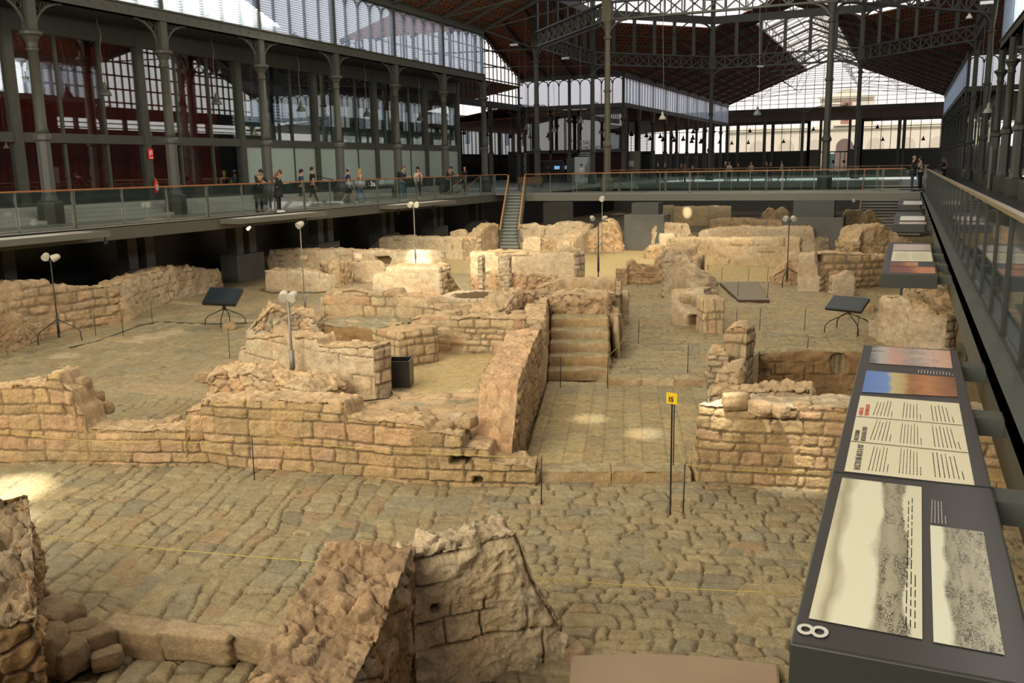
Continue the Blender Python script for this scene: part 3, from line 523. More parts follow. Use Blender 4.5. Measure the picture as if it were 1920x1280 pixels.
W('narrow left half of the broken pier at the edge of the sunken room', [(1326, 730, 662), (1364, 732, 664)], 0.9, Z_COR, 'ashlar', cw=0.3, ch=0.13, rag=0.05, base=C_PLAS * .9)
W('lower stepped course of the broken pier, nearest the camera', [(1346, 772, 696), (1384, 775, 697)], 0.9, Z_COR, 'rubble', rag=0.05, base=C_RUB)
W('tall upright part of the broken pier at the edge of the sunken room', [(1356, 726, 618), (1366, 727, 613), (1384, 728, 612), (1397, 730, 619)], 0.6, Z_COR, 'ashlar', cw=0.4, ch=0.22, rag=0.04, rough=0.04, base=C_ASH2 * .9)
W('broad right-hand front wall of squared blocks beneath the long info panel', [(1298, 886, 848), (1302, 900, 800), (1306, 905, 760), (1360, 908, 760), (1412, 910, 766), (1530, 918, 766), (1600, 925, 766), (1700, 934, 770), (1800, 942, 776), (1990, 960, 790)], 0.75, -3.0, 'ashlar', cw=0.36, ch=0.17, amp=0.035, rag=0.03, rough=0.022, top_base=C_PLAS)
W('pale crumbling inner footing behind the right-hand front wall', [(1330, 775, 737), (1400, 778, 742), (1470, 782, 733), (1520, 784, 738), (1532, 786, 752)], 0.7, -2.4, 'rubble', rag=0.08, amp=0.05, base=C_PLAS)
RW('ruined_wall', 'brown plastered far wall of the sunken room', 'wall', [(-3.1, 21.35, -2.78), (-2.0, 21.75, -2.74), (-0.9, 22.1, -2.76), (0.8, 22.6, -2.78), (2.4, 23.0, -2.78)], 0.5, -4.3, 'earth', world=True, rag=0.02, rough=0.04, amp=0.03, base=C_BROWN * 1.2, top_base=C_STREET, holes=[(1574, 682, 15, 17, .3), (1437, 700, 10, 7, .2)])
# left side
W('low rubble wall with a pale block, cut by the left edge of the picture', [(-60, 690, 571), (0, 668, 572), (31, 657, 569), (34, 656, 584), (48, 652, 586), (57, 647, 602), (58, 646, 608), (84, 637, 607)], 0.6, -3.0, 'rubble', rag=0.04, amp=0.04, base=C_RUB * .95)
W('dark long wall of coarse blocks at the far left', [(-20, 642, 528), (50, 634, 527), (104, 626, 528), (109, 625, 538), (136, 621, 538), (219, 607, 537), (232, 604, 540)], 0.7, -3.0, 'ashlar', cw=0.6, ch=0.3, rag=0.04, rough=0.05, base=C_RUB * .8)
W('pale rough wall rising to the right at the far left, behind the screen', [(231, 604, 532), (275, 582, 516), (322, 566, 503), (365, 554, 500), (414, 543, 507), (421, 541, 522)], 0.8, -3.0, 'plaster', rag=0.06, rough=0.08, amp=0.04, base=C_PLAS * .92)
W('square plastered step beside the left tripod lamp', [(108, 619, 588), (153, 613, 586)], 0.55, -3.0, 'smooth', rag=0.01, rough=0.012, base=C_PLAS * .95)
W('upright plastered block above the square step at the left', [(112, 604, 556), (125, 603, 552), (156, 600, 552)], 0.5, -3.0, 'smooth', rag=0.02, rough=0.02, base=C_PLAS)
W('lit rounded jamb of the little arched niche at the left', [(158, 605, 551), (168, 605, 549), (174, 604, 556)], 0.5, -3.0, 'smooth', rag=0.01, rough=0.015, base=C_ASH2 * 1.15)
W('low pointed slab beside the arched niche at the left', [(195, 604, 585), (208, 604, 573), (222, 602, 580)], 0.3, -3.0, 'smooth', rag=0.02, base=C_PLAS)
W('lumpy stone mass right of the arched niche at the left', [(219, 606, 548), (232, 604, 552), (246, 602, 575), (254, 600, 588)], 0.8, -3.0, 'rubble', rag=0.07, rough=0.07)
# foreground
def foreground():
    c = unp(775, 1045, -1.62)
    a = [unp(655, 1290, -1.78), unp(712, 1165, -1.7), unp(745, 1100, -1.64), unp(776, 1038, -1.6)]
    a0 = a[0] + (a[0] - a[1]) * 1.6
    st = [(a0[0], a0[1], -1.9)] + [(p[0], p[1], z) for p, z in zip(a, (-1.82, -1.78, -1.66, -1.6))]
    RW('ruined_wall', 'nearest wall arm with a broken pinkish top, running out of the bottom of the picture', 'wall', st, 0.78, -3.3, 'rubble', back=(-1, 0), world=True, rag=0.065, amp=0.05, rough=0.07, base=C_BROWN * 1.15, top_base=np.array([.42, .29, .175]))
    b = [unp(770, 1030, -1.58), unp(850, 1010, -1.58), unp(925, 1000, -1.58), unp(962, 1020, -1.62), unp(985, 1085, -1.8), unp(1010, 1150, -2.0), unp(1050, 1235, -2.3)]
    bz = (-1.68, -1.66, -1.63, -1.68, -1.95, -2.25, -2.75)
    d = np.array([b[2][0] - b[0][0], b[2][1] - b[0][1]]); d /= np.linalg.norm(d)
    L = [0, .55, 1.0, 1.04, 1.10, 1.20, 1.50]; o = b[0]
    st = [(o[0] + d[0] * l, o[1] + d[1] * l, z) for l, z in zip(L, bz)]
    RW('ruined_wall', 'nearest wall face with patches of ochre plaster, centre bottom of the picture', 'wall', st, 0.4, -3.3, 'plaster', world=True, back=(-.3, 1), holes=[(820, 1143, 9, 9, .14), (865, 1290, 5, 8, .06)], rag=0.08, amp=0.04, rough=0.06, cw=0.36, ch=0.2, base=np.array([.74, .60, .40]), top_base=C_PLAS * .85)
    e = [unp(95, 1320, -3.1), unp(88, 1190, -3.1), unp(80, 1130, -3.1)]
    st = [(e[0][0], e[0][1], -2.25), (e[1][0], e[1][1], -2.0), ((e[1][0] + e[2][0]) / 2, (e[1][1] + e[2][1]) / 2, -1.85), (e[2][0], e[2][1], -1.75)]
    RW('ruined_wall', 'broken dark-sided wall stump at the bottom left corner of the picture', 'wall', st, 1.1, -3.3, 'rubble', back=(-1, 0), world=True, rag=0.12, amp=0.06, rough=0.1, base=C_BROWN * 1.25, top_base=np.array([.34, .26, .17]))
    k = 0
    for (px, py, z, r, lab) in [(100, 1160, -2.85, (.26, .2, .16), 'reddish flat boulder leaning on the wall stump at the bottom left'), (140, 1190, -2.95, (.22, .16, .13), 'middle boulder of the pile between the wall stump and the kerb'),
                                (120, 1235, -3.0, (.2, .17, .15), 'lowest boulder of the pile at the bottom left'), (175, 1205, -3.0, (.2, .14, .14), 'boulder touching the left end of the kerb'), (78, 1215, -2.85, (.2, .2, .2), 'pale boulder tucked under the wall stump'),
                                (200, 1235, -3.08, (.14, .1, .09), 'small stone on the lower paving beside the pile of boulders'),
                                (1075, 1225, -2.98, (.11, .1, .09), 'rounded cobble beside the foot of the plastered near wall'), (1095, 1262, -3.0, (.1, .08, .07), 'small cobble beside the smooth slab at the bottom'),
                                (2, 828, -2.85, (.16, .2, .28), 'upright rounded boulder at the left edge beside the front wall')]:
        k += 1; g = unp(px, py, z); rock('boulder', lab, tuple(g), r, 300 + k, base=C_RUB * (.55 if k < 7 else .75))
    # kerb stones
    for i, (x0, x1, y0, y1, lab) in enumerate([(200, 315, 1172, 1182, 'worn kerb stone at the left end of the bottom kerb'), (313, 438, 1180, 1194, 'long kerb stone in the middle of the bottom kerb'), (448, 562, 1186, 1200, 'kerb stone with a rounded front right of the crack')]):
        a = unp(x0, y0, -2.95); b = unp(x1, y1, -2.95); m = (a + b) / 2; l = np.linalg.norm(b[:2] - a[:2]); an = math.atan2(b[1] - a[1], b[0] - a[0])
        o = rock('kerb_stone', lab, (m[0], m[1], -3.06), (l / 2 * .98 / .93, .145, .15), 400 + i, base=C_ASH2 * .8, blocky=0.93, n=4); o.rotation_euler.z = an
        a_ = h2(400 + i, 1, 5) * 6.28
        mtx = Matrix.Rotation(-a_, 4, 'Z'); o.data.transform(mtx)
    s = MB().prism([tuple(unp(p, q, -3.0)[:2]) for p, q in [(1070, 1244), (1210, 1240), (1330, 1246), (1460, 1262), (1470, 1400), (1060, 1400)]], -3.1, -2.9).build('stone_slab', mat('smooth_slab', (0.27, 0.19, 0.12), 0.7, noise=0.15, nscale=1.5, bump=.1), bevel=.03)
    tag(s, 'large smooth brown slab lying at the bottom edge of the picture', 'slab')
foreground()
# loose stones lying on the walls and floors
LOOSE = [(530, 566 + 60, -1.9, .22, 'flat-topped stone bridging the gap in the crumbled rubble heap'), (505, 618, -1.95, .2, 'block overhanging the left end of the bright corner wall'),
         (600, 742, -2.2, .16, 'stone at the right end of the lumpy footing'), (625, 748, -2.2, .13, 'stone beside the foot of the bright corner wall'), (575, 735, -2.15, .16, 'grey stone on the lumpy footing'),
         (500, 712, -2.0, .17, 'angular stone on top of the lumpy footing'), (765, 772, -2.15, .13, 'squared stone resting on the crest of the front wall'), (835, 800, -2.2, .11, 'small pink stone near the end of the front wall'),
         (880, 790, -2.15, .12, 'reddish stone in the pink rubble beside the corridor wall'), (858, 782, -2.2, .1, 'pale stone in the pink rubble beside the corridor wall'), (150, 718, -1.75, .13, 'dark stone perched on the left end of the front wall'),
         (190, 765, -2.25, .15, 'angular dark stone on the broken slope of the front wall'), (175, 745, -2.05, .13, 'dark stone halfway up the broken slope of the front wall'), (300, 800, -2.5, .14, 'stone in the gap of the front wall'),
         (325, 790, -2.45, .13, 'upright stone at the right of the gap in the front wall'), (270, 797, -2.5, .1, 'grey stone at the left of the gap in the front wall'),
         (972, 592, -1.6, .16, 'squared block on the crest left of the stone stair'), (940, 596, -1.65, .14, 'grey block on the back wall of the sand-floored room'),
         (570, 484, -1.85, .14, 'loose stone on the ragged light wall'), (664 + 6, 482, -1.7, .2, 'little white block standing on the ragged light wall'), (430, 612, -2.9, .16, 'pinkish block behind the legs of the left screen'),
         (1380, 752, -1.75, .16, 'squared block on the right-hand front wall'), (1424, 765, -1.75, .13, 'grey stone on the right-hand front wall'), (1460, 770, -1.78, .12, 'angular stone on the right-hand front wall'), (1505, 762, -1.8, .11, 'dark hollowed stone on the right-hand front wall'),
         (1285, 560, -1.9, .14, 'grey stone fallen at the foot of the diagonal wall'), (1330, 552, -2.0, .18, 'large stone at the tip of the diagonal wall'), (385, 905 - 200, -2.3, .15, 'flat slab stone beside the upper street on the left')]
for i, (px, py, z, r, lab) in enumerate(LOOSE):
    g = unp(px, py, z); rock('stone', lab, (g[0], g[1], z), (r * 1.15, r * .85, r * .75), 500 + i, base=(C_PLAS if 'white' in lab or 'pale' in lab else C_RUB * .85))
# well
def well():
    c = unp(895, 556, Z_TER); t = thing('well', 'round stone-lined well mouth with rotten slats, on the terrace', 'well', (c[0], c[1], Z_TER))
    m = MB(); n = 28; rx = .72
    for k in range(n):
        a0, a1 = 2 * PI * k / n + .01, 2 * PI * (k + 1) / n - .01; r0, r1 = rx, rx + .22 + .05 * random.random()
        m.prism([(r0 * math.cos(a0), r0 * math.sin(a0)), (r1 * math.cos(a0), r1 * math.sin(a0)), (r1 * math.cos(a1), r1 * math.sin(a1)), (r0 * math.cos(a1), r0 * math.sin(a1))], -.1, .045 + .02 * random.random())
    m.build('rim', mat('pale_stone', tuple(C_PLAS * .85), .9, noise=.15, nscale=6, bump=.3), t, bevel=.01)
    MB().lathe([(.001, .012), (rx, .012)], n=28).build('dark_water', BLACK, t)
    m = MB()
    for k in range(14):
        y = -rx + .1 + k * .1; h = math.sqrt(max(0, rx * rx - y * y)) * (.5 + .5 * random.random()); m.beam((-h, y, .03 + .02 * random.random()), (h * .8, y + random.uniform(-.05, .05), .03), .035, .02)
    m.build('slats', mat('rotten_wood', (.16, .10, .05), .9), t)
well()
# stone stair
def stair():
    a = unp(1028, 712, Z_COR); b = unp(1142, 712, Z_COR); t = thing('stone_stair', 'flight of five worn stone steps rising from the paved corridor', 'stairs', (a[0], a[1], Z_COR))
    d = (b - a)[:2]; l = np.linalg.norm(d); ux = d / l; nn = np.array([-ux[1], ux[0]]); sh = unp(1088, 590, -1.86)[:2] - (a[:2] + b[:2]) / 2; sh = sh / 5.2
    for i in range(5):
        z1 = Z_COR + (i + 1) * .205; o = np.array([a[0], a[1]]) + sh * i
        st = [(o[0] + ux[0] * q * l, o[1] + ux[1] * q * l, z1) for q in (0, .5, 1)]
        w_ = RW('step', None, None, st, 5.4 * np.linalg.norm(sh) - np.linalg.norm(sh) * i + .3, z1 - .2, 'smooth', world=True, back=tuple(nn), rag=.008, rough=.012, amp=.012, cw=.6, ch=.5, base=C_ASH * .95, top_base=C_STREET * 1.05, depth=.02, ds=.035)
        w_.parent = t; w_.matrix_parent_inverse = Matrix.Translation((-a[0], -a[1], -Z_COR))
stair()
def kerb(a, b, z, h, dpt, lab, n):
    a = unp(*a, z); b = unp(*b, z)
    for i in range(n):
        p = a + (b - a) * i / n; q = a + (b - a) * (i + .985) / n
        RW('kerb_stone', (ORD[i] + ' ' + lab), 'kerb', [(p[0], p[1], z + h), ((p[0] + q[0]) / 2, (p[1] + q[1]) / 2, z + h), (q[0], q[1], z + h)], dpt, z, 'smooth', world=True, back=(-.3, 1), rag=.008, rough=.01, amp=.006, depth=.05, base=C_ASH * .95, top_base=C_STREET * 1.12)
kerb((1000, 903), (1298, 903), -3.0, .16, .42, 'flat threshold stone from the left at the front of the paved corridor', 2)
kerb((1144, 722), (1326, 724), Z_COR, .14, .4, 'kerb stone from the left at the step up beyond the paved corridor', 3)
# ------------------------------------------------------------------ the iron market hall
XL, XR, YN, YF, YE = -27.3, 4.4, 58.0, 92.0, 151.0
SP = 5.93; XC, YC = -11.45, 75.0
def spandrel(m, y0, z0, y1, z1, x=0.0, th=0.07, n=12):
    """curved bracket in the local y-z plane from the post (y0,z0) out to the beam (y1,z1)"""
    pts = [(x, y0 + (y1 - y0) * (1 - math.cos(k * PI / 2 / n)), z0 + (z1 - z0) * math.sin(k * PI / 2 / n)) for k in range(n + 1)]
    for a, b in zip(pts[:-1], pts[1:]): m.beam(a, b, th, 0.07)
    sy = 1 if y1 > y0 else -1
    for (u, v, r) in [(.16, .78, .12), (.36, .9, .085), (.12, .5, .085), (.55, .955, .05), (.07, .32, .05)]:
        c = (x, y0 + (y1 - y0) * u, z0 + (z1 - z0) * v); ring = [(c[0], c[1] + r * math.cos(a), c[2] + r * math.sin(a)) for a in np.linspace(0, 2 * PI, 9)]
        m.tube(ring, .02, 4, cap=False)
def column_proto(label, kind, loc, rz, group):
    t = thing('iron_column', label, 'column', loc, rz, group)
    M_ = IRON2 if kind == 'tall_warm' else IRON
    MB().lathe([(.44, 0), (.44, .74), (.38, .80)], n=8, rot=PI / 8).build('base', M_, t)
    MB().lathe([(.30, .80), (.24, 1.0), (.235, 2.8), (.31, 2.86), (.31, 3.0), (.27, 3.06)], n=8, rot=PI / 8).build('pedestal', mat('pedestal_grey', (.085, .085, .078), .5, noise=.15) if kind == 'short' else M_, t)
    top = 10.7 if kind.startswith('tall') else 7.5
    if kind.startswith('tall'):
        MB().lathe([(.25, 3.06), (.20, 3.2), (.19, 6.3), (.25, 6.36), (.25, 6.46), (.19, 6.52), (.17, 9.6), (.26, 9.66), (.26, 9.76), (.17, 9.84), (.17, 10.1), (.24, 10.5), (.30, 10.7)], n=16).build('shaft', M_, t, smooth=False)
        MB().box(-.3, .3, -.3, .3, 10.7, 12.0).build('head', M_, t)
    else:
        MB().lathe([(.25, 3.06), (.19, 3.25), (.165, 5.75)], n=16).build('shaft', M_, t, smooth=True)
        MB().lathe([(.165, 5.75), (.20, 5.8), (.20, 5.86), (.17, 5.9), (.18, 6.05), (.28, 6.25), (.36, 6.3), (.36, 6.4), (.24, 6.44)], n=16).box(-.17, .17, -.17, .17, 6.44, 7.5).build('capital', M_, t)
        for s in (-1, 1):
            m = MB(); spandrel(m, s * .17, 6.35, s * 1.35, 7.46); m.build('bracket', M_, t)
    return t
protos = {}
def column(kind, x, y, rz, label, group):
    if kind not in protos: protos[kind] = column_proto(label, kind, (x, y, 0), rz, group); return protos[kind]
    c = copy_tree(protos[kind]); c.location = (x, y, 0); c.rotation_euler.z = rz; c['label'] = label; c['group'] = group; return c
for k in range(7):
    y = 22.5 + SP * k
    column('short', XL, y, 0, 'grey iron column in front of the glazed left facade, %s from the left' % ORD[k], 'cast iron columns along the left walkway')
for k, (x, y, lab) in enumerate([(-18.3, 58, 'tall pale iron column rising beside the bridge, left of centre'), (-4.6, 58, 'tall dark iron column rising through the near bridge, right of centre'), (XL, 68, 'tall iron column right of the stair head, in front of the kiosk'), (XL, 82, 'tall iron column between the white poster and the kiosk'),
                                 (-18.3, 92, 'tall iron column at the far side of the crossing, left of centre'), (-4.6, 92, 'tall iron column at the far side of the crossing, right of centre'), (XR, 68, 'tall iron column on the right walkway, nearer of the pair'), (XR, 82, 'tall iron column on the right walkway, farther of the pair')]):
    c = column('tall_warm' if k in (0,) else 'tall', x, y, 0, lab, 'tall columns of the octagonal crossing')
for k in range(5):
    column('short', XR, 34.3 + SP * k, 0, 'dark iron column on the right walkway, %s of the row from the right' % ORD[k], 'cast iron columns along the right walkway')
for k in range(10):
    column('short', XL, YF + SP * k, 0, 'iron column %s in the far left arcade counting from the corner behind the poster' % ORD[k], 'columns of the far left arcade')
    column('short', XR, YF + SP * k, 0, 'iron column %s in the far right arcade counting away from the crossing' % ORD[k], 'columns of the far right arcade')
for k in range(2):
    column('short', XL - 5.9 * (k + 1), YF, PI / 2, 'iron column %s left of the corner of the far transept wall' % ORD[k], 'columns of the far transept wall')
    column('short', XR + 5.9 * (k + 1), YF, PI / 2, 'iron column %s right of the right corner of the far transept wall' % ORD[k], 'columns of the far transept wall')
for k, (x, y) in enumerate([(-38.5, 75), (-38.5, 66), (-38.5, 83.5)]):
    column('short', x, y, 0, 'iron column %s under the gable at the left end of the transept' % ORD[k], 'columns of the transept gable')
# -------- arcade beams and clerestory
def run(x0, y0, x1, y1): return math.hypot(x1 - x0, y1 - y0), math.atan2(y1 - y0, x1 - x0)
def arcade(x0, y0, x1, y1):
    L, a = run(x0, y0, x1, y1); m = MB().box(0, L, -.16, .16, 7.5, 7.95).box(0, L, -.22, .22, 7.5, 7.56).box(0, L, -.22, .22, 7.89, 7.95).box(0, L, -.18, .18, 10.55, 11.05)
    n = int(L / .62)
    for i in range(n): m.box(i * .62 + .28, i * .62 + .34, -.185, .185, 7.69, 7.75)
    o = m.build('trim_1', IRON); o.location = (x0, y0, 0); o.rotation_euler.z = a; struct(o); return o
bay_p = None; wn = [0]
def make_bay(W_=SP, n=5):
    root = bpy.data.objects.new('window_1', None); COL.objects.link(root); struct(root)
    m = MB(); lw = W_ / n
    m.box(0, .14, -.1, .1, 7.95, 10.55).box(W_ - .14, W_, -.1, .1, 7.95, 10.55)
    for i in range(n + 1):
        if 0 < i < n: m.box(i * lw - .035, i * lw + .035, -.06, .06, 7.95, 10.2)
    for i in range(n):
        c = (i + .5) * lw; r = lw / 2 - .03; pts = [(c + r * math.cos(q), 0, 9.95 + r * math.sin(q)) for q in np.linspace(0, PI, 11)]
        for a, b in zip(pts[:-1], pts[1:]): m.beam(a, b, .1, .05, up=(0, 1, 0))
        for dx in (-1, 1):
            cc = (c + dx * (lw / 2), 10.40); ring = [(cc[0] + .1 * math.cos(q), 0, cc[1] + .09 * math.sin(q)) for q in np.linspace(0, 2 * PI, 7)]; m.tube(ring, .018, 4, cap=False)
    m.build('frame', IRON, root)
    m = MB(); k = 0; z = 7.99
    while z < 10.45:
        m.box(.1, W_ - .1, .10, .13, z, z + .075); z += .105
    m.build('louvre', LOUVRE, root)
    m = MB(); c = W_ / 2
    for dx, hh in ((0, .26), (-.16, .16), (.16, .16), (-.3, .1), (.3, .1)):
        m.lathe([(.001, 8.0 + hh), (.05, 7.95 + hh * .6), (.06, 7.95)], (c + dx, -.2, 0), 6)
    m.build('finial', IRON, root)
    return root
def bays(x0, y0, x1, y1, flip=False):
    global bay_p
    L, a = run(x0, y0, x1, y1); n = max(1, round(L / SP)); s = L / n / SP
    for i in range(n):
        wn[0] += 1
        if bay_p is None: bay_p = make_bay(); o = bay_p
        else: o = copy_tree(bay_p); o.name = 'window_%d' % wn[0]
        o.location = (x0 + (x1 - x0) * i / n, y0 + (y1 - y0) * i / n, 0); o.rotation_euler.z = a; o.scale.x = s
for (x0, y0, x1, y1) in [(XL, 58.08, XL, 4.7), (XR, 4.7, XR, 58.08), (XL, YE, XL, YF), (XR, YF, XR, YE), (XL - 11.8, YF, XL, YF), (XR, YF, XR + 11.8, YF)]:
    arcade(x0, y0, x1, y1); bays(x0, y0, x1, y1)
# -------- roofs
TILE = None
def roof_mat():
    m = bpy.data.materials.new('tiled_soffit'); m.use_nodes = True; t = m.node_tree; b = t.nodes['Principled BSDF']; b.inputs['Roughness'].default_value = .9; L = t.links.new
    tcn = t.nodes.new('ShaderNodeTexCoord'); br = t.nodes.new('ShaderNodeTexBrick'); br.inputs['Scale'].default_value = 1.0; br.inputs['Brick Width'].default_value = .6; br.inputs['Row Height'].default_value = .3; br.inputs['Mortar Size'].default_value = .05
    br.inputs['Color1'].default_value = (.42, .14, .06, 1); br.inputs['Color2'].default_value = (.28, .095, .045, 1); br.inputs['Mortar'].default_value = (.015, .014, .012, 1)
    L(tcn.outputs['Object'], br.inputs['Vector']); L(br.outputs[0], b.inputs['Base Color']); return m
ROOF = roof_mat(); SL = .4
def rz(x): return 17.25 - SL * abs(x - XC)
def panel(name, pts, m=ROOF, th=.12):
    mb = MB(); n = len(pts); mb.add([tuple(p) for p in pts] + [(p[0], p[1], p[2] + th) for p in pts], [tuple(range(n)), tuple(range(n, 2 * n))[::-1]] + [(i, n + i, n + (i + 1) % n, (i + 1) % n) for i in range(n)])
    o = mb.build(name, m); o.name = name; struct(o); return o
HW = 3.9
for (ya, yb) in ((-34, YN), (YF, YE)):
    for sx in (-1, 1):
        xe = XL if sx < 0 else XR; xi = XC + sx * HW
        panel('ceiling', [(xe, ya, 10.95), (xi, ya, rz(xi)), (xi, yb, rz(xi)), (xe, yb, 10.95)])
    if ya < 0: panel('ceiling', [(XC - HW, ya, rz(XC - HW)), (XC, ya, 17.25), (XC + HW, ya, rz(XC - HW)), (XC + HW, yb, rz(XC - HW)), (XC, yb, 17.25), (XC - HW, yb, rz(XC - HW))])  # added unseen over the glazed near ridge to keep the sun off the ruins
# transept arms and the corner hips round the octagon
oc = [(-18.3, 58), (-4.6, 58), (XR, 68), (XR, 82), (-4.6, 92), (-18.3, 92), (XL, 82), (XL, 68)]
zo = rz(-18.3)
for sx, xe in ((-1, XL), (1, XR)):
    xo = -38.6 if sx < 0 else 16.4
    for sy, ye in ((-1, YN), (1, YF)):
        yi = YC + sy * 7
        panel('ceiling', [(xe, ye, 10.95), (xo, ye, 10.95), (xo, YC, 17.25), (xe, YC, 17.25), (xe, yi, zo)])
        xi = XC + sx * 6.85
        panel('ceiling', [(xe, ye, 10.95), (xe, yi, zo), (xi, ye, zo)])
for sy, ye in ((-1, YN), (1, YF)):
    pass
# aisle roofs outside the clerestories
panel('ceiling', [(XL - .2, -34, 7.6), (XL - 13, -34, 6.6), (XL - 13, 58, 6.6), (XL - .2, 58, 7.6)], DARK)
panel('ceiling', [(XR + .2, -34, 7.6), (XR + 13, -34, 6.6), (XR + 13, 58, 6.6), (XR + .2, 58, 7.6)], DARK)
panel('ceiling', [(XL - .2, YF + .2, 7.6), (XL - 24, YF + .2, 6.2), (XL - 24, YE, 6.2), (XL - .2, YE, 7.6)], ROOF)
panel('ceiling', [(XR + .2, YF + .2, 7.6), (XR + 13, YF + .2, 6.6), (XR + 13, YE, 6.6), (XR + .2, YE, 7.6)], DARK)
panel('ceiling', [(-38.8, 58, 10.0), (-51, 58, 7.9), (-51, 92, 7.9), (-38.8, 92, 10.0)])
panel('ceiling', [(XL - 24, 151.2, 9.8), (XR + 14, 151.2, 9.8), (XR + 14, 163, 8.35), (XL - 24, 163, 8.35)], mat('brown_boards', (.09, .04, .022), .9, noise=.3, nscale=2))
panel('ceiling', [(-38.8, 92, 8.2), (-51, 92.2, 6.4), (-51, 118, 6.4), (-38.8, 118, 8.2)])
# rafters and purlins of the near nave and the transept
m = MB()
for y in np.arange(34.3, 58.1, SP / 2):
    m.beam((XL, y, 10.8), (XC - HW, y, rz(XC - HW) - .15), .12, .25)
for q in np.linspace(.06, .98, 13):
    x = XL + (XC - HW - XL) * q; m.beam((x, 30, rz(x) - .08), (x, 58, rz(x) - .08), .06, .08)
struct(m.build('trim_2', IRON))
m = MB()
for sy, ye in ((-1, YN), (1, YF)):
    for x in np.arange(-38.6, XL + .1, 2.9): m.beam((x, ye, 10.8), (x, YC, 17.1), .12, .22)
    for x in np.arange(XR, 16.5, 2.9): m.beam((x, ye, 10.8), (x, YC, 17.1), .12, .22)
    for q in np.linspace(.05, .95, 12):
        for (xa, xb) in ((-38.6, XL), (XR, 16.4)): m.beam((xa, ye + (YC - ye) * q, 10.85 + 6.3 * q), (xb, ye + (YC - ye) * q, 10.85 + 6.3 * q), .07, .08)
    for sx, xe in ((-1, XL), (1, XR)):
        for q in (.2, .4, .6, .8):
            a = (xe, ye + (YC + sy * 7 - ye) * q, 10.85 + (zo - 10.95) * q); b = (xe + (XC + sx * 6.85 - xe) * q, ye, 10.85 + (zo - 10.95) * q); m.beam(a, b, .07, .1)
struct(m.build('trim_3', IRON))
# far nave: trusses, rafters, raised glass ridge with its bare white frame
m = MB()
for i, y in enumerate(np.arange(98, 150, SP)):
    for s in (-1, 1):
        xe = XL if s < 0 else XR; m.beam((xe, y, 10.8), (XC, y, 17.1), .12, .2)
        m.beam((xe, y, 10.7), (XC + s * 4.2, y, 11.9), .06, .06); m.beam((XC + s * 4.2, y, 11.9), (XC + s * 7.2, y, 14.1), .05, .05); m.beam((XC + s * 4.2, y, 11.9), (XC + s * 2.4, y, 16.0), .05, .05)
        m.beam((XC + s * 9.8, y, 11.3), (XC + s * 7.2, y, 14.1), .05, .05); m.beam((XC + s * 9.8, y, 11.3), (XC + s * 12.3, y, 12.2), .05, .05)
    m.beam((XC - 4.2, y, 11.9), (XC + 4.2, y, 11.9), .05, .05)
for q in np.linspace(.05, .72, 11):
    for s in (-1, 1):
        xe = XL if s < 0 else XR; x = xe + (XC - xe) * q; m.beam((x, YF, rz(x) - .06), (x, YE, rz(x) - .06), .06, .08)
struct(m.build('trim_4', IRON))
SKYF = mat('pale_skylight_frame', (.42, .38, .31), .5)
m = MB()
for y in np.arange(99, 151, 2.6):
    for s in (-1, 1):
        m.beam((XC + s * HW, y, rz(XC - HW) + .1), (XC + s * HW, y, rz(XC - HW) + 1.1), .12, .12); m.beam((XC + s * (HW + .2), y, rz(XC - HW) + 1.0), (XC, y, 18.4), .12, .16)
for s in (-1, 1):
    for q in (0, .33, .66, 1): m.beam((XC + s * HW * (1 - q), 99, rz(XC - HW) + 1.05 + q * 1.8), (XC + s * HW * (1 - q), 151, rz(XC - HW) + 1.05 + q * 1.8), .07, .09)
    m.beam((XC + s * HW, 99, rz(XC - HW) + .05), (XC + s * HW, 151, rz(XC - HW) + .05), .2, .2)
struct(m.build('trim_5', SKYF))
panel('ceiling', [(XC - HW, YF, rz(XC - HW)), (XC, YF, 17.25), (XC + HW, YF, rz(XC - HW)), (XC + HW, 98.5, rz(XC - HW)), (XC, 98.5, 17.25), (XC - HW, 98.5, rz(XC - HW))])
# -------- the octagon: lattice girders, posts, ring beam, glazed drum, roof
def lattice(a, b, z0, z1, label, n=None):
    L = math.hypot(b[0] - a[0], b[1] - a[1]); t = thing('lattice_girder', label, 'girder', ((a[0] + b[0]) / 2, (a[1] + b[1]) / 2, z0), 0, 'lattice girders of the octagonal crossing')
    def p(q, z): return (a[0] + (b[0] - a[0]) * q, a[1] + (b[1] - a[1]) * q, z)
    MB().beam(p(0, z1 - .06), p(1, z1 - .06), .34, .12).build('top_chord', GREENP, t, world=True)
    MB().beam(p(0, z0 + .06), p(1, z0 + .06), .34, .12).build('bottom_chord', GREENP, t, world=True)
    n = n or int(L / 1.15); m = MB()
    for i in range(n):
        q0, q1 = i / n, (i + 1) / n; m.beam(p(q0, z0 + .1), p(q1, z1 - .1), .05, .09); m.beam(p(q0, z1 - .1), p(q1, z0 + .1), .05, .09); m.beam(p(q0, z0 + .1), p(q0, z1 - .1), .08, .10)
    m.build('lattice', GREENP, t, world=True); return t
labs = ['near lattice girder crossing the top edge of the picture', 'lattice girder on the near right side of the octagon', 'lattice girder on the right side of the octagon', 'lattice girder rising to the right, between the far right tall columns', 'long lattice girder across the far side of the octagon',
        'lattice girder on the far left side of the octagon', 'dark lattice girder seen end-on at the left side of the octagon', 'lattice girder on the near left side of the octagon']
for i in range(8):
    a, b = oc[i], oc[(i + 1) % 8]; lattice(a, b, 10.75, 11.95, labs[i])
m = MB(); m2 = MB(); m3 = MB()
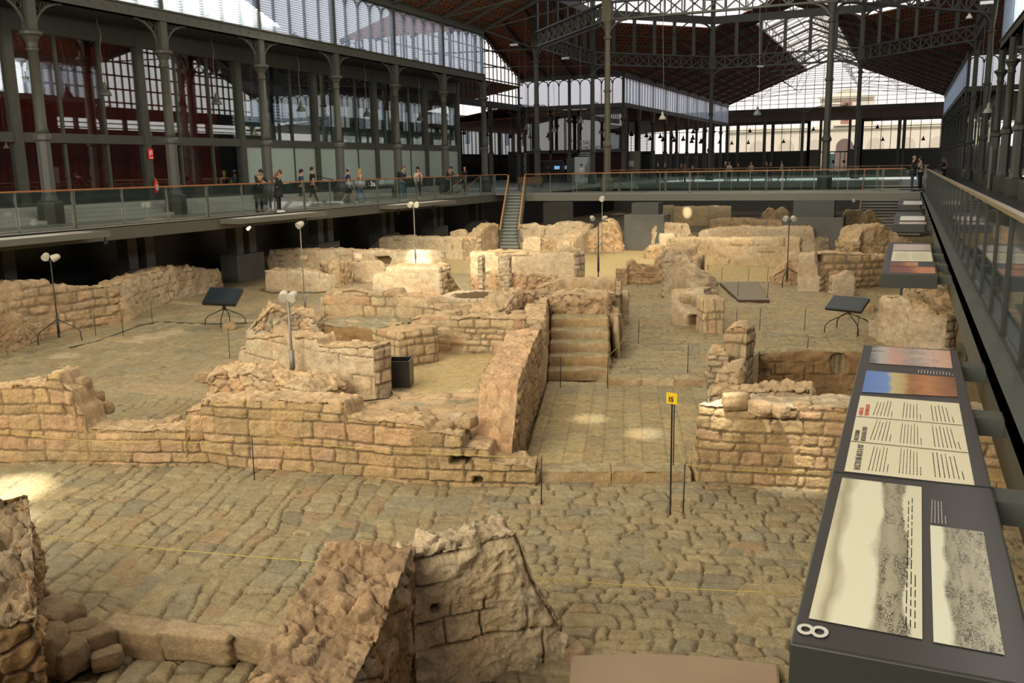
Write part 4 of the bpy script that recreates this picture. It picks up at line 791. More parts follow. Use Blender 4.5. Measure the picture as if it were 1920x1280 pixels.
for i in range(8):
    a, b = oc[i], oc[(i + 1) % 8]; L = math.hypot(b[0] - a[0], b[1] - a[1])
    if i in (3, 4, 5, 2, 6):
        n = 6
        for k in range(1, n): q = k / n; x, y = a[0] + (b[0] - a[0]) * q, a[1] + (b[1] - a[1]) * q; m.box(x - .14, x + .14, y - .14, y + .14, 11.95, 15.0)
    m.beam((a[0], a[1], 15.3), (b[0], b[1], 15.3), .3, .7)
    for q in (0.0,): m.box(a[0] - .2, a[0] + .2, a[1] - .2, a[1] + .2, 11.9, 19.5)
    for k in range(11):
        q = k / 11; x, y = a[0] + (b[0] - a[0]) * q, a[1] + (b[1] - a[1]) * q; m2.box(x - .05, x + .05, y - .05, y + .05, 15.6, 19.2)
    for z in (17.2, 19.2): m2.beam((a[0], a[1], z), (b[0], b[1], z), .12, .16)
    # corner brackets under the ring beam and the girders
    for (p_, q_) in ((a, b), (b, a)):
        u = ((q_[0] - p_[0]) / L, (q_[1] - p_[1]) / L)
        for zc in (13.7, 9.5):
            pts = [(p_[0] + u[0] * 1.3 * (1 - math.cos(k * PI / 12)), p_[1] + u[1] * 1.3 * (1 - math.cos(k * PI / 12)), zc + 1.28 * math.sin(k * PI / 12)) for k in range(7)]
            for c, d in zip(pts[:-1], pts[1:]): m.beam(c, d, .2, .12)
    m3.add([(a[0], a[1], 19.3), (b[0], b[1], 19.3), (XC, YC, 27)], [(0, 1, 2)])
struct(m.build('trim_6', GREENP)); struct(m2.build('trim_7', IRON)); struct(m3.build('ceiling', ROOF))
# tie rods of the near nave
m = MB()
for (a, b) in [((XL, 58, 10.8), (XC - 6, 58, 12.4)), ((XL, 58, 10.8), (-18.3, 58, 14.4)), ((-18.3, 58, 10.6), (XL, 68, 10.6)), ((XL, 52, 10.8), (-18, 52, 12.0)), ((XL, 46, 10.8), (-18, 46, 12.0)), ((XL, 68, 10.7), (-38.5, 70, 11.2)), ((XL, 82, 10.7), (-38.5, 82, 11.2)),
               ((XL, 68, 10.7), (XL, 58, 10.9)), ((XL, 82, 10.7), (XL, 92, 10.9)), ((-18.3, 58, 12), (XL, 68, 14.3)), ((-4.6, 58, 10.7), (XR, 58, 10.9)), ((-18.3, 92, 12), (-12, 98, 15.5)), ((-4.6, 92, 12), (-10, 98, 15.5)), ((-26, 92, 11.5), (-18.3, 84, 14.6)), ((3, 92, 11.5), (-4.6, 84, 14.6))]:
    m.beam(a, b, .09, .09)
struct(m.build('trim_8', IRON))
# -------- transept gable at the left, far gable, outer windows
def glazing(name, pts_fn, u0, u1, du, z0, dz, m, zmax):
    pass
m = MB(); X_ = -38.6
for y in np.arange(58, 92.1, .95):
    zt = 17.2 - (6.25 / 17) * abs(y - YC); m.box(X_ - .04, X_ + .04, y - .035, y + .035, 8.1, zt)
for z in np.arange(8.9, 17, 1.35):
    yy = (17.2 - z) / (6.25 / 17); ya, yb = max(58, YC - yy), min(92, YC + yy)
    m.box(X_ - .06, X_ + .06, ya, yb, z - .05, z + .05)
for y in np.arange(58, 92, .95):
    zt = 17.0 - (6.25 / 17) * abs(y + .47 - YC) - .35; pts = [(X_, y + .475 + .44 * math.cos(q), zt - .3 + .4 * math.sin(q)) for q in np.linspace(0, PI, 7)]
    for a, b in zip(pts[:-1], pts[1:]): m.beam(a, b, .06, .05)
m.box(X_ - .18, X_ + .18, 58, 92, 7.5, 8.1).beam((X_, 58, 10.9), (X_, 75, 17.1), .3, .35).beam((X_, 92, 10.9), (X_, 75, 17.1), .3, .35)
w_ = m.build('window_90', IRON); struct(w_)
m = MB(); Y_ = YE
for x in np.arange(XL, XR + .1, 1.32):
    zt = rz(x); m.box(x - .035, x + .035, Y_ - .05, Y_ + .05, 9.9, zt)
for z in np.arange(9.95, 17.2, .68):
    xx = (17.25 - z) / SL; m.box(max(XL, XC - xx), min(XR, XC + xx), Y_ - .04, Y_ + .04, z - .03, z + .03)
m.box(XL, -15.6, Y_ - .15, Y_ + .15, 9.5, 9.95).box(-7.2, XR, Y_ - .15, Y_ + .15, 9.5, 9.95)
for x in (XL, -21.4, -15.6, -7.2, -1.6, XR): m.box(x - .22, x + .22, Y_ - .2, Y_ + .2, 0, 9.9)
m.beam((XL, Y_, 10.9), (XC, Y_, 17.2), .25, .3).beam((XR, Y_, 10.9), (XC, Y_, 17.2), .25, .3)
pts = [(XC + 4.2 * math.cos(q), Y_, 8.6 + 1.6 * math.sin(q)) for q in np.linspace(0, PI, 13)]
for a, b in zip(pts[:-1], pts[1:]): m.beam(a, b, .15, .12)
struct(m.build('window_91', IRON))
m = MB(); X_ = 16.4
for y in np.arange(58, 92.1, .95):
    zt = 17.2 - (6.25 / 17) * abs(y - YC); m.box(X_ - .08, X_ + .08, y - .07, y + .07, 8.1, zt)
for z in np.arange(8.9, 17, 1.35):
    yy = (17.2 - z) / (6.25 / 17); m.box(X_ - .08, X_ + .08, max(58, YC - yy), min(92, YC + yy), z - .08, z + .08)
struct(m.build('window_89', IRON))
# outer far wall: dark dado, windows, portal
m = MB(); d = MB(); Y_ = 163
for (xa, xb) in ((XL - 24, -15.8), (-7.4, XR + 14)):
    d.box(xa, xb, Y_ - .1, Y_ + .1, 0, 3.25)
    m.box(xa, xb, Y_ - .12, Y_ + .12, 3.25, 3.5).box(xa, xb, Y_ - .12, Y_ + .12, 8.0, 8.4)
    for x in np.arange(xa, xb + .01, (xb - xa) / max(1, round((xb - xa) / 5.93))): m.box(x - .25, x + .25, Y_ - .2, Y_ + .2, 0, 8.4)
    for x in np.arange(xa, xb, 1.48): m.box(x - .05, x + .05, Y_ - .06, Y_ + .06, 3.4, 8.2)
    m.box(xa, xb, Y_ - .06, Y_ + .06, 7.1, 7.2)
for x in (-15.8, -13.9, -9.3, -7.4): m.box(x - .2, x + .2, Y_ - .2, Y_ + .2, 0, 10)
for x in (-13.2, -12.3, -11.45, -10.6, -9.9): m.box(x - .06, x + .06, Y_ - .06, Y_ + .06, 0, 3.2)
m.box(-13.9, -9.3, Y_ - .1, Y_ + .1, 3.1, 3.3)
struct(m.build('window_92', IRON)); struct(d.build('wall_far', mat('dado', (.018, .022, .02), .6)))
d = MB().box(-15.6, -14.1, 162.8, 163.2, 0, 3.6).box(-9.1, -7.6, 162.8, 163.2, 0, 3.6); struct(d.build('door_1', mat('grey_shutter', (.10, .095, .08), .6)))
m = MB().box(-13.0, -11.5, 163.3, 163.36, .1, 2.9); struct(m.build('door_2', mat('cyan_glass', (.16, .62, .66), .2)))
m = MB()
for x in (-12.8, -11.9, -10.2): m.box(x, x + .45, 163.1, 163.2, 1.35, 1.8)
tag(m.build('notice_sheet', BLACK), 'dark square notices stuck on the glass doors of the far entrance', 'notice', kind='stuff')
# left aisle far windows with pale blinds
m = MB(); b_ = MB()
for (x0, y0, x1, y1) in ((-51, 60, -51, 118), (-51, 118, XL - 4, 118.0)):
    L, a = run(x0, y0, x1, y1); n = int(L / 5.93); ux, uy = (x1 - x0) / L, (y1 - y0) / L
    def pt(s, o=0): return (x0 + ux * s - uy * o, y0 + uy * s + ux * o)
    for i in range(n + 1):
        p = pt(i * 5.93); m.box(p[0] - .2, p[0] + .2, p[1] - .2, p[1] + .2, 0, 8)
    for i in range(int(L / 1.18)):
        p = pt(i * 1.18); m.box(p[0] - .05, p[0] + .05, p[1] - .05, p[1] + .05, 3.2, 7.9)
    a0, a1 = pt(0), pt(L); m.beam((*a0, 3.2), (*a1, 3.2), .2, .3); m.beam((*a0, 7.9), (*a1, 7.9), .2, .3)
    z = 3.4
    while z < 7.7: b_.beam((*pt(0, .2), z), (*pt(L, .2), z), .04, .11); z += .2
    m.beam((*a0, 1.6), (*a1, 1.6), .2, 3.2)
struct(m.build('window_93', IRON)); struct(b_.build('window_94', LOUVRE))
# side outer walls beyond the halls (louvred upper part, dark below)
for s, x in ((-1, XL - 13), (1, XR + 13)):
    m = MB()
    for y in np.arange(4, 58.1, SP): m.box(x - .15, x + .15, y - .15, y + .15, 0, 7.5)
    m.box(x - .1, x + .1, -34, 58, 0, 3.0 if s < 0 else 5.9).box(x - .1, x + .1, -34, 12, 3, 7.5).box(x - .1, x + .1, 12, 58, 6.3, 7.5); struct(m.build('wall_left' if s < 0 else 'wall_right', DARK))
    m = MB(); z = 3.1 if s < 0 else 6.0
    while z < 6.3: m.box(x - .05, x + .05, 12, 58, z, z + .13); z += .2
    struct(m.build('window_95' if s < 0 else 'window_96', LOUVRE))
m = MB()
for y in np.arange(92, 151, SP):
    m.box(6.9, 7.1, y - .12, y + .12, 0, 7.5)
m.box(6.95, 7.05, 92, 151, 0, 3.0).box(6.95, 7.05, 92, 151, 6.4, 7.5).box(6.95, 7.05, 92, 151, 3.0, 3.2); struct(m.build('wall_right', mat('green_panel', (.03, .04, .036), .35, noise=.2)))
struct(MB().box(6.98, 7.02, 92, 151, 3.2, 6.4).build('window_97', GLASS_WALL))
m = MB().box(14, 14.2, 58, 92, 0, 6.0).box(14, 14.2, 58, 92, 7, 8.2)
for y in np.arange(58, 92.1, SP): m.box(13.9, 14.3, y - .15, y + .15, 0, 7.6)
z = 6.1
while z < 7: m.box(14.0, 14.1, 58, 92, z, z + .1); z += .45
struct(m.build('wall_right', DARK))
struct(MB().box(-60, 26, -36, -35.8, -3, 3).build('wall_near', DARK)) 
# right aisle interior behind the right columns: dark rooms
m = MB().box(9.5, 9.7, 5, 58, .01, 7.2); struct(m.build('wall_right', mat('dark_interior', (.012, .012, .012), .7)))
# -------- left glazed facade
XG = -29.4
posts = [23.15 + 6.02 * k for k in range(-2, 6)]
posts[-1] = 53.4
m = MB(); g = MB()
for y in posts: m.box(XG - .16, XG + .16, y - .17, y + .17, .5, 7.2)
yy = [10.6] + posts + [58.3]
for i in range(len(posts) - 1):
    a, b = posts[i], posts[i + 1]
    for q in (1 / 3, 2 / 3): m.box(XG - .06, XG + .06, a + (b - a) * q - .05, a + (b - a) * q + .05, .5, 6.8)
m.box(XG - .12, XG + .12, 10, 58.3, 2.85, 3.2).box(XG - .12, XG + .12, 10, 58.3, 6.75, 7.2).box(XG - .1, XG + .1, 10, 58.3, 7.2, 7.6)
m.box(XG - .15, XG + .15, 58.0, 58.3, 0, 7.5)
struct(m.build('trim_9', IRON))
struct(MB().box(XG - .01, XG + .01, 10, 58.2, 1.05, 6.8).build('window_98', GLASS_WALL))
struct(MB().box(XG - .08, XG + .08, 10, 58.2, .5, 1.05).build('baseboard_left', mat('green_sill', (.035, .046, .042), .3)))
# seat steps
for (ya, yb, n) in ((10, 37.3, 4),):
    m = MB()
    for i in range(4): m.box(XL + .2 - .5 * i - .52, XL + .2 - .5 * i, ya, yb + (3 - i) * .35 - 1, 0 if i == 0 else 0, .14 * (i + 1) - .01)
    m.box(XG - 1, XL - 1.8, ya, 58, 0, .5)
    struct(m.build('floor', mat('seat_stone', (.42, .43, .41), .6, noise=.12, nscale=2)))
for i, (y0, y1) in enumerate(((10, 17), (17.2, 34.9))):
    n = int((y1 - y0) / .16); pts = []
    mm = MB()
    for k in range(n * 2 + 1):
        y = y0 + (y1 - y0) * k / (n * 2); pts.append((XG - 1.1 + .06 * math.sin(k * PI / 2) + .03 * math.sin(k * .37), y))
    vs = [(p[0], p[1], .5) for p in pts] + [(p[0], p[1], 6.9) for p in pts]; N_ = len(pts)
    mm.add(vs, [(k, k + 1, N_ + k + 1, N_ + k) for k in range(N_ - 1)]); o = mm.build('curtain', mat('red_curtain', (.30, .022, .018), .85), smooth=True)
    tag(o, ['deep red curtain behind the glass at the far left edge', 'long deep red curtain hanging behind the left glass facade'][i], 'curtain')
struct(MB().box(XG + .012, XG + .03, 35.3, 58.0, 1.05, 2.85).build('wall_left', PANELG))
m = MB().box(XG - .4, XG - .3, 35.5, 58.1, 3.2, 4.05); struct(m.build('wall_left', mat('pale_counter', (.17, .19, .165), .5)))
struct(MB().box(XG - 9, XG - 8.9, 10, 58, 0, 2.9).box(XG - 9, XG - 1.6, 36.4, 36.6, 0, 7).build('wall_left', mat('dark_interior', (.012, .012, .012), .7)))
struct(MB().box(XG - 9, XG - .3, 10, 58, 6.9, 7.0).box(XG - 9, XG - .3, 37, 58, 2.9, 3.0).build('ceiling', mat('dark_soffit', (.03, .03, .028), .8)))
# transept hall kiosk front under the far left corner (dark frame, red curtain, lettering)
m = MB(); YK = 92.6
for x in (-38.6, -35.6, -32.4, -29.3, XL + .1): m.box(x - .12, x + .12, YK - .1, YK + .1, 0, 7.5)
m.box(-38.6, XL, YK - .1, YK + .1, 3.0, 3.35).box(-38.6, XL, YK - .1, YK + .1, 6.9, 7.5)
for x in (-34, -30.8): m.box(x - .04, x + .04, YK - .05, YK + .05, 3.2, 7)
struct(m.build('trim_10', IRON))
struct(MB().box(-38.6, XL, YK + .2, YK + .22, 3.3, 6.9).build('window_99', GLASS_WALL))
m = MB().box(-38.6, XL, YK + 1.3, YK + 1.4, 0, 7); struct(m.build('wall_far', mat('red_back', (.045, .010, .010), .8)))
m = MB().box(-58, -38.7, 118.2, 118.3, 0, 3.3).box(-40.4, -40.2, 92, 118, 0, 3.3); struct(m.build('wall_left', mat('dado', (.018, .022, .02), .6)))
def text(body, name, loc, size, col, rot, parent=None, extrude=.005, align='LEFT', m=None, label=None, cat='sign', sx=1.0, bold=0):
    cu = bpy.data.curves.new(name, 'FONT'); cu.body = body; cu.size = size; cu.extrude = extrude; cu.align_x = align
    cu.resolution_u = 3; cu.materials.append(m or mat('ink_%d_%d_%d' % tuple(int(c * 100) for c in col), col, .6)); o = bpy.data.objects.new(name, cu); COL.objects.link(o); o.location = loc; o.rotation_euler = rot; o.scale.x = sx
    if bold: cu.offset = bold
    bpy.context.view_layer.update(); me = bpy.data.meshes.new_from_object(o.evaluated_get(bpy.context.evaluated_depsgraph_get())); bpy.data.objects.remove(o); o = bpy.data.objects.new(name, me); COL.objects.link(o); o.location = loc; o.rotation_euler = rot; o.scale.x = sx
    if parent is not None: o.parent = parent
    elif label: tag(o, label, cat)
    return o
c = unp(1087, 275, Y=92.4)
for i, s in enumerate(('SALA', 'MORAGUES')):
    p = unp(1087, 271 + i * 10, Y=92.35); text(s, 'wall_lettering', tuple(p), .62, (.6, .6, .58), (PI / 2, 0, 0), label=['white word on the dark glass beside the tall column, upper line', 'white word on the dark glass beside the tall column, second line'][i])
for i in range(2):
    p = unp(1087, 286 + i * 4, Y=92.35); o = MB().box(p[0], p[0] + 1.25, p[1], p[1] + .02, p[2] - .12, p[2]).build('wall_lettering', mat('ink_50_50_48', (.5, .5, .48), .6)); tag(o, 'small pale line of lettering on the dark glass, %s of two' % ('upper' if i == 0 else 'lower'), 'sign')
# kiosk: framed hatch with blue-white menu lights, green cabinet, white poster, beige panel
p0 = unp(1013, 301, Y=YK - .4); p1 = unp(1060, 330, Y=YK - .4)
t = thing('kiosk_counter', 'dark kiosk hatch with a grey frame and small lit menus behind the bridge', 'kiosk', (p0[0], YK - .4, 0))
m = MB(); X0, X1, Z1 = p0[0], p1[0], p0[2]; m.box(X0, X0 + .15, YK - .7, YK - .4, 0, Z1).box(X1 - .15, X1, YK - .7, YK - .4, 0, Z1).box(X0, X1, YK - .7, YK - .4, Z1 - .15, Z1); m.build('frame', GREENP, t, world=True)
MB().box(X0, X1, YK - .3, YK - .2, 0, Z1).build('back', BLACK, t, world=True)
MB().box(X0 + .2, X1 - .2, YK - .9, YK - .5, 0, 1.05).build('counter', DARK, t, world=True)
for i in range(3): MB().box(X0 + 1.6 + i * 1.0, X0 + 2.2 + i * 1.0, YK - .36, YK - .32, Z1 - .95, Z1 - .6).build('menu_light', mat('menu_glow', (.25, .5, .8), .5, emit=.7), t, world=True)
p = unp(1093, 296, Y=88); q = unp(1104, 325, Y=88); m = MB().box(p[0] - .9, q[0] + .35, 88, 88.1, 0.0, p[2] + .1); POSTER = tag(m.build('poster_board', mat('poster_white', (.62, .66, .66), .5)), 'white illuminated poster board with a grey spire, behind the bridge', 'poster')
p = unp(1104, 300, Y=87.9); m = MB().prism([(p[0] - .5, 0), (p[0] + .5, 0), (p[0] + .42, 1.0), (p[0] + .1, 1.5), (p[0], 2.6), (p[0] - .1, 1.5), (p[0] - .42, 1.0)], 0, .03)
m.v = [(a, 87.95 - c_, b + .5) for (a, b, c_) in m.v]; m.build('printed_spire', mat('poster_grey', (.28, .29, .29), .6), POSTER)
p = unp(1062, 296, Y=89); m = MB().box(p[0], p[0] + 1.5, 89, 89.3, 0, p[2]); tag(m.build('cabinet', mat('olive_board', (.075, .08, .062), .6)), 'tall olive cabinet between the kiosk and the white poster', 'cabinet')
p = unp(1180, 290, Y=96); m = MB().box(p[0] - .9, p[0] + 1.1, 96, 96.2, 0, 3.1); tag(m.build('upright_board', mat('beige_board', (.21, .19, .15), .6)), 'beige upright panel with a small notice right of the pale column', 'panel')
m = MB().box(p[0] - .1, p[0] + .5, 95.94, 96, 1.5, 2.1); tag(m.build('notice_card', WHITE), 'small square notice on the beige upright panel', 'notice')
p = unp(985, 318, Y=92); text('CRAPERIA', 'vertical_lettering', (p[0] + .2, 91.9, .9), .5, (.5, .5, .5), (PI / 2, -PI / 2, 0), label='white vertical lettering on the dark post right of the stair head')
o = MB().box(-40.5, -39.8, 92, 92.1, 2.3, 2.75).box(-39.3, -38.9, 92, 92.1, 2.5, 2.8).build('exit_light', mat('red_glow', (.7, .06, .03), .5, emit=.5)); p = unp(976, 308, Y=117.9)
for i, dx in enumerate((-1.0, .8)):
    pass
o.location = (p[0] + 40 - .3, 25.7, p[2] - 2.6); tag(o, 'pair of small red lights on the dark wall left of the stair head', 'light')
# far halls' floors
struct(MB().box(-58, XL + 3.5, 58, 62, -.3, -.01).box(-58, XL + 1.2, 62, 119, -.3, -.01).box(XG - 9, XL - 1.8, 9, 58, -.3, .02).build('floor', GREYF))
# -------- the building across the street
def street_house():
    t = thing('town_house', 'cream stone house front with arches and a balcony window, seen through the far gable', 'building', (-11, 186, -1))
    CR = mat('cream_render', (.80, .70, .54), .9, noise=.1, nscale=.7); Y_ = 186
    m = MB().box(-34, 14, Y_, Y_ + 6, -1, 8.3).box(-16.2, -6.7, Y_, Y_ + 6, 8.3, 13.6)
    for q in range(5): m.box(-14.6 + q * .75, -8.3 - q * .75, Y_, Y_ + 5, 13.6 + q * .35, 13.95 + q * .35)
    m.build('front_wall', CR, t, world=True)
    MB().box(-34, 14, Y_ - .5, Y_, 7.6, 8.0).box(-16.5, -6.4, Y_ - .6, Y_, 13.3, 13.7).build('cornice', mat('cream_trim', (.72, .66, .52), .9), t, world=True)
    for k in range(7):
        x = -27.6 + k * 5.4
        pts = [(x - 1.55, 0), (x + 1.55, 0)] + [(x + 1.55 * math.cos(q), 4.3 + 1.55 * math.sin(q)) for q in np.linspace(0, PI, 13)]
        mm = MB().prism(pts, 0, .08); mm.v = [(a, Y_ - .02 - c_, b) for (a, b, c_) in mm.v]; o = mm.build('arched_opening', mat('arch_shadow', (.20, .13, .10), .8) if k == 3 else mat('arch_fill', (.66, .56, .43), .9), t, world=True)
    for x in (-11.4,):
        MB().box(x - .95, x + .95, Y_ - .1, Y_, 8.6, 12.6).build('shutter', mat('pink_shutter', (.42, .20, .15), .8), t, world=True)
        MB().box(x - .3, x - .04, Y_ - .14, Y_ - .1, 9.2, 12.4).box(x + .04, x + .3, Y_ - .14, Y_ - .1, 9.2, 12.4).build('pane', DARK, t, world=True)
    MB().box(-13.6, -9.2, Y_ - 1.0, Y_, 8.2, 8.4).build('balcony', mat('cream_trim', (.72, .66, .52), .9), t, world=True)
    MB().box(-12.6, -10.2, Y_ - .06, Y_, 3.9, 4.1).box(-11.55, -11.25, Y_ - .06, Y_, 4.1, 5.6).build('lunette_bars', mat('pink_shutter', (.42, .20, .15), .8), t, world=True)
street_house()
struct(MB().box(-60, 40, 163.5, 190, -1.1, -.02).build('floor', mat('street', (.3, .28, .25), .9)))
# -------- walkways
def deck(name, poly_box, z1=-.0, edge=None, lab=None):
    pass
t = thing('left_walkway', 'grey walkway deck with a steel edge beam along the left facade', 'walkway', (XL, 30, 0))
MB().box(-27.3, -23.75, -12, 57.9, -.06, 0).box(XG, -27.3, -12, 58, -.06, 0).build('deck', GREYF, t, world=True)
MB().box(-23.95, -23.75, -12, 53.2, -.46, -.03).build('edge_beam', mat('warm_steel', (.085, .080, .064), .5, noise=.12, nscale=1), t, world=True)
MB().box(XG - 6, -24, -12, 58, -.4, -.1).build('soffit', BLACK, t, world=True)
t = thing('near_walkway', 'walkway across the near end of the dig, under the camera', 'walkway', (-10, -2, 0))
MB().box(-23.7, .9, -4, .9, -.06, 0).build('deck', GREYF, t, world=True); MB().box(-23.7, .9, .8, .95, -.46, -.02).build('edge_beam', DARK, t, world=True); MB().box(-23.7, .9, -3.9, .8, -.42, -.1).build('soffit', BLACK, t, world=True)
t = thing('bridge_deck', 'wide grey bridge deck crossing the dig from left to right', 'bridge', (-10, 53, 0))
MB().box(-23.7, .65, 51.95, 54.9, -.06, 0).build('deck', GREYF, t, world=True)
MB().box(-21.9, .66, 51.75, 51.95, -.42, -.03).build('edge_beam', mat('warm_steel_light', (.15, .145, .12), .45, noise=.1, nscale=1), t, world=True)
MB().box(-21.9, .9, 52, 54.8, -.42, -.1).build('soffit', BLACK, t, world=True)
t = thing('far_bridge_deck', 'second bridge deck beyond the crossing, seen through the glass balustrade', 'bridge', (-10, 80, 0))
MB().box(-25, .9, 80, 83.5, -.05, 0).build('deck', GREYF, t, world=True)
MB().box(-25, .9, 79.9, 80.0, -.45, .0).build('edge_beam', mat('cool_steel', (.10, .12, .105), .4), t, world=True)
t = thing('right_walkway', 'dark walkway deck with a steel kerb along the right side', 'walkway', (2, 30, 0))
MB().box(.95, 13.8, 1.0, 91.9, -.06, 0).box(.95, 6.9, 91.9, 119, -.06, 0).build('deck', mat('dark_floor', (.035, .036, .034), .3, noise=.15), t, world=True)
MB().box(.68, .86, 2.2, 51.7, -.06, 0.0).box(.68, .72, 2.2, 51.7, -.36, 0.0).build('kerb_channel', GREENP, t, world=True)
MB().box(.86, .95, 2.2, 51.7, -.42, .02).build('edge_beam', GREENP, t, world=True)
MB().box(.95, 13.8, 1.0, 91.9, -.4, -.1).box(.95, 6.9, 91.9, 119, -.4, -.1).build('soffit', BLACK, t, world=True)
# dark retaining walls and concrete piers under the walkways
struct(MB().box(-28.2, -28.0, -12, 92, -3.1, -.43).build('wall_left', BLACK)); struct(MB().box(3.2, 3.4, 4, 60, -4.3, -.43).build('wall_right', mat('brown_earth_wall', (.10, .06, .035), .95, noise=.3, nscale=2, bump=.4)))
struct(MB().box(-28, 14, 91, 91.3, -3.1, -.47).build('wall_far', mat('pit_concrete', (.10, .095, .08), .8)))
for k in range(7):
    y = 19.5 + SP * k
    t = thing('concrete_pier', 'dark concrete pier on a wide footing under the left walkway, %s from the left' % ORD[k], 'pier', (-26.6, y, -3.0), 0, 'concrete piers under the left walkway')
    MB().box(-.45, .45, -.9, .9, 0, 1.15).build('footing', CONC, t); MB().box(-.28, .28, -.65, -.2, 1.15, 2.6).box(-.28, .28, .2, .65, 1.15, 2.6).box(-.3, .3, -.9, .9, 2.35, 2.6).build('legs', CONC, t)
for (px, py, w_, h, lab) in [(1205, 470, 1.5, 1.95, 'big concrete block pier under the bridge beside the lit crag'), (1520, 468, 2.1, 1.7, 'broad dark concrete pier under the bridge, right of centre'), (1040, 440, 1.2, 2.2, 'dim concrete pier in the dark behind the scooped wall')]:
    g_ = unp(px, py, -3.0); t = thing('concrete_pier', lab, 'pier', (g_[0], g_[1] + w_ * .6, -3.0), 0, 'concrete piers under the bridge')
    MB().box(-w_ * .75, w_ * .75, -w_ * .5, w_ * .5, 0, h).build('footing', CONC, t, bevel=.03); MB().box(-w_ * .5, w_ * .5, -w_ * .35, w_ * .35, h, 2.58).build('shaft', GREENP, t)
# ------------------------------------------------------------------ balustrades
def railing(label, a, b, zr, step, post_m, posts_at=None, glass=True, both=0.0, zb=0.0, h0=.04):
    a = np.array(a, float); b = np.array(b, float); L = np.linalg.norm(b - a); u = (b - a) / L; t = thing('glass_balustrade', label, 'railing', (a[0], a[1], zb), 0)
    def p(s, z): return (a[0] + u[0] * s, a[1] + u[1] * s, z)
    MB().beam(p(0, zr), p(L, zr), .075, .045).build('handrail', WOOD if post_m is not DARK else mat('brass_rail', (.42, .34, .20), .3, metal=.6), t, world=True)
    MB().beam(p(0, zb + .03), p(L, zb + .03), .05, .05).build('bottom_rail', post_m, t, world=True)
    s = 0.0; k = 0; S = []
    while s <= L + .01: S.append(s); s += step
    pm = None
    for i, s in enumerate(S):
        m = MB().beam((0, 0, zb - zb - .1), (0, 0, zr - zb - .02), .05, .03, up=(u[0], u[1], 0))
        if i % 3 == 0: m.beam((u[0] * .07, u[1] * .07, -.1), (u[0] * .07, u[1] * .07, zr - zb - .02), .05, .03, up=(u[0], u[1], 0))
        if pm is None or i % 3 == 0 or i % 3 == 1: o = m.build('post', post_m, t)
        else: o = m.build('post', post_m, t)
        o.location = (u[0] * s, u[1] * s, 0)
    if glass:
        for i in range(len(S) - 1):
            MB().beam(p(S[i] + .06, (zb + zr) / 2 + .02), p(S[i + 1] - .04, (zb + zr) / 2 + .02), .012, (zr - zb) - .14).build('glass_pane', GLASS_RAIL, t, world=True)
    return t
RP = mat('rail_post', (.17, .165, .135), .4, metal=.3)
railing('glass balustrade with a wooden handrail along the left walkway', (-23.8, 8.6), (-23.8, 52.0), 1.2, 1.97, RP)
railing('glass balustrade with an orange wooden handrail along the near edge of the bridge', (-21.75, 52.0), (-.1, 52.0), 1.2, 1.71, RP)
railing('glass balustrade along the rear edge of the near bridge', (-19.6, 54.8), (-.4, 54.8), 1.2, 2.0, RP)
railing('glass balustrade along the second, farther bridge', (-25, 80.0), (1.5, 80.0), 1.2, 1.75, RP)
railing('glass balustrade at the rear of the second bridge', (-25, 83.4), (1.5, 83.4), 1.2, 1.75, RP)
railing('dark balustrade with a bright top edge, running away along the right walkway', (.9, 5.0), (.9, 51.8), 1.16, 1.42, DARK)
railing('short balustrade closing the gap between the left walkway and the steel stair', (-23.8, 52.0), (-22.9, 52.05), 1.2, .9, RP)
# ------------------------------------------------------------------ steel stair
def steel_stair():
    BL, BR, TL, TR = (-21.3, 47.15), (-20.2, 47.3), (-22.85, 52.1), (-21.75, 52.1); t = thing('steel_stair', 'grey steel stair with orange wooden handrails going down into the dig', 'stairs', (-21.3, 47.2, -3.0))
    N = 17; lp = lambda a, b, q: (a[0] + (b[0] - a[0]) * q, a[1] + (b[1] - a[1]) * q)
    TR_ = mat('tread_nosing', (.42, .42, .36), .4); RI = mat('stair_riser', (.15, .165, .15), .5)
    for i in range(N):
        q0, q1 = i / N, (i + 1) / N; z = -3 + 3 * (i + 1) / N; a, b = lp(BL, TL, q0), lp(BR, TR, q0); c, d = lp(BR, TR, q1), lp(BL, TL, q1)
        MB().prism([a, b, c, d], z - .045, z).build('tread', RI, t, world=True); MB().beam((a[0], a[1] - .01, z - .02), (b[0], b[1] - .01, z - .02), .05, .045).build('nosing', TR_, t, world=True)
        MB().beam((a[0], a[1] + .03, z - .11), (b[0], b[1] + .03, z - .11), .012, .13).build('riser', RI, t, world=True)
    for (B, T) in ((BL, TL), (BR, TR)):
        MB().beam((*B, -3.0), (*T, .0), .05, .26).build('stringer', GREENP, t, world=True)
        m = MB().beam((*B, -1.85), (*T, 1.15), .075, .05); m.build('handrail', mat('orange_rail', (.46, .22, .09), .45), t, world=True)
        for q in (0.01, .2, .4, .6, .8, .99):
            p = lp(B, T, q); z = -3 + 3 * q; MB().beam((p[0], p[1], z), (p[0], p[1], z + 1.14), .05, .03).build('post', RP, t, world=True)
        for q in (.0, .2, .4, .6, .8):
            p = lp(B, T, q + .015); r = lp(B, T, q + .185); z0, z1 = -3 + 3 * (q + .015), -3 + 3 * (q + .185)
            MB().add([(p[0], p[1], z0 + .15), (r[0], r[1], z1 + .15), (r[0], r[1], z1 + 1.05), (p[0], p[1], z0 + 1.05)], [(0, 1, 2, 3)]).build('glass_pane', GLASS_RAIL, t, world=True)
steel_stair()
t = thing('steel_stair', 'second steel stair with pale treads, under the right end of the bridge', 'stairs', (-1, 56, -3))
for i in range(17):
    z = -3 + 3 * (i + 1) / 17; y = 62.5 - i * .3 + .0
    MB().box(-2.6, .9, 60.5 + i * .28, 60.8 + i * .28, z - .05, z).build('tread', mat('tread_nosing', (.42, .42, .36), .4), t, world=True)
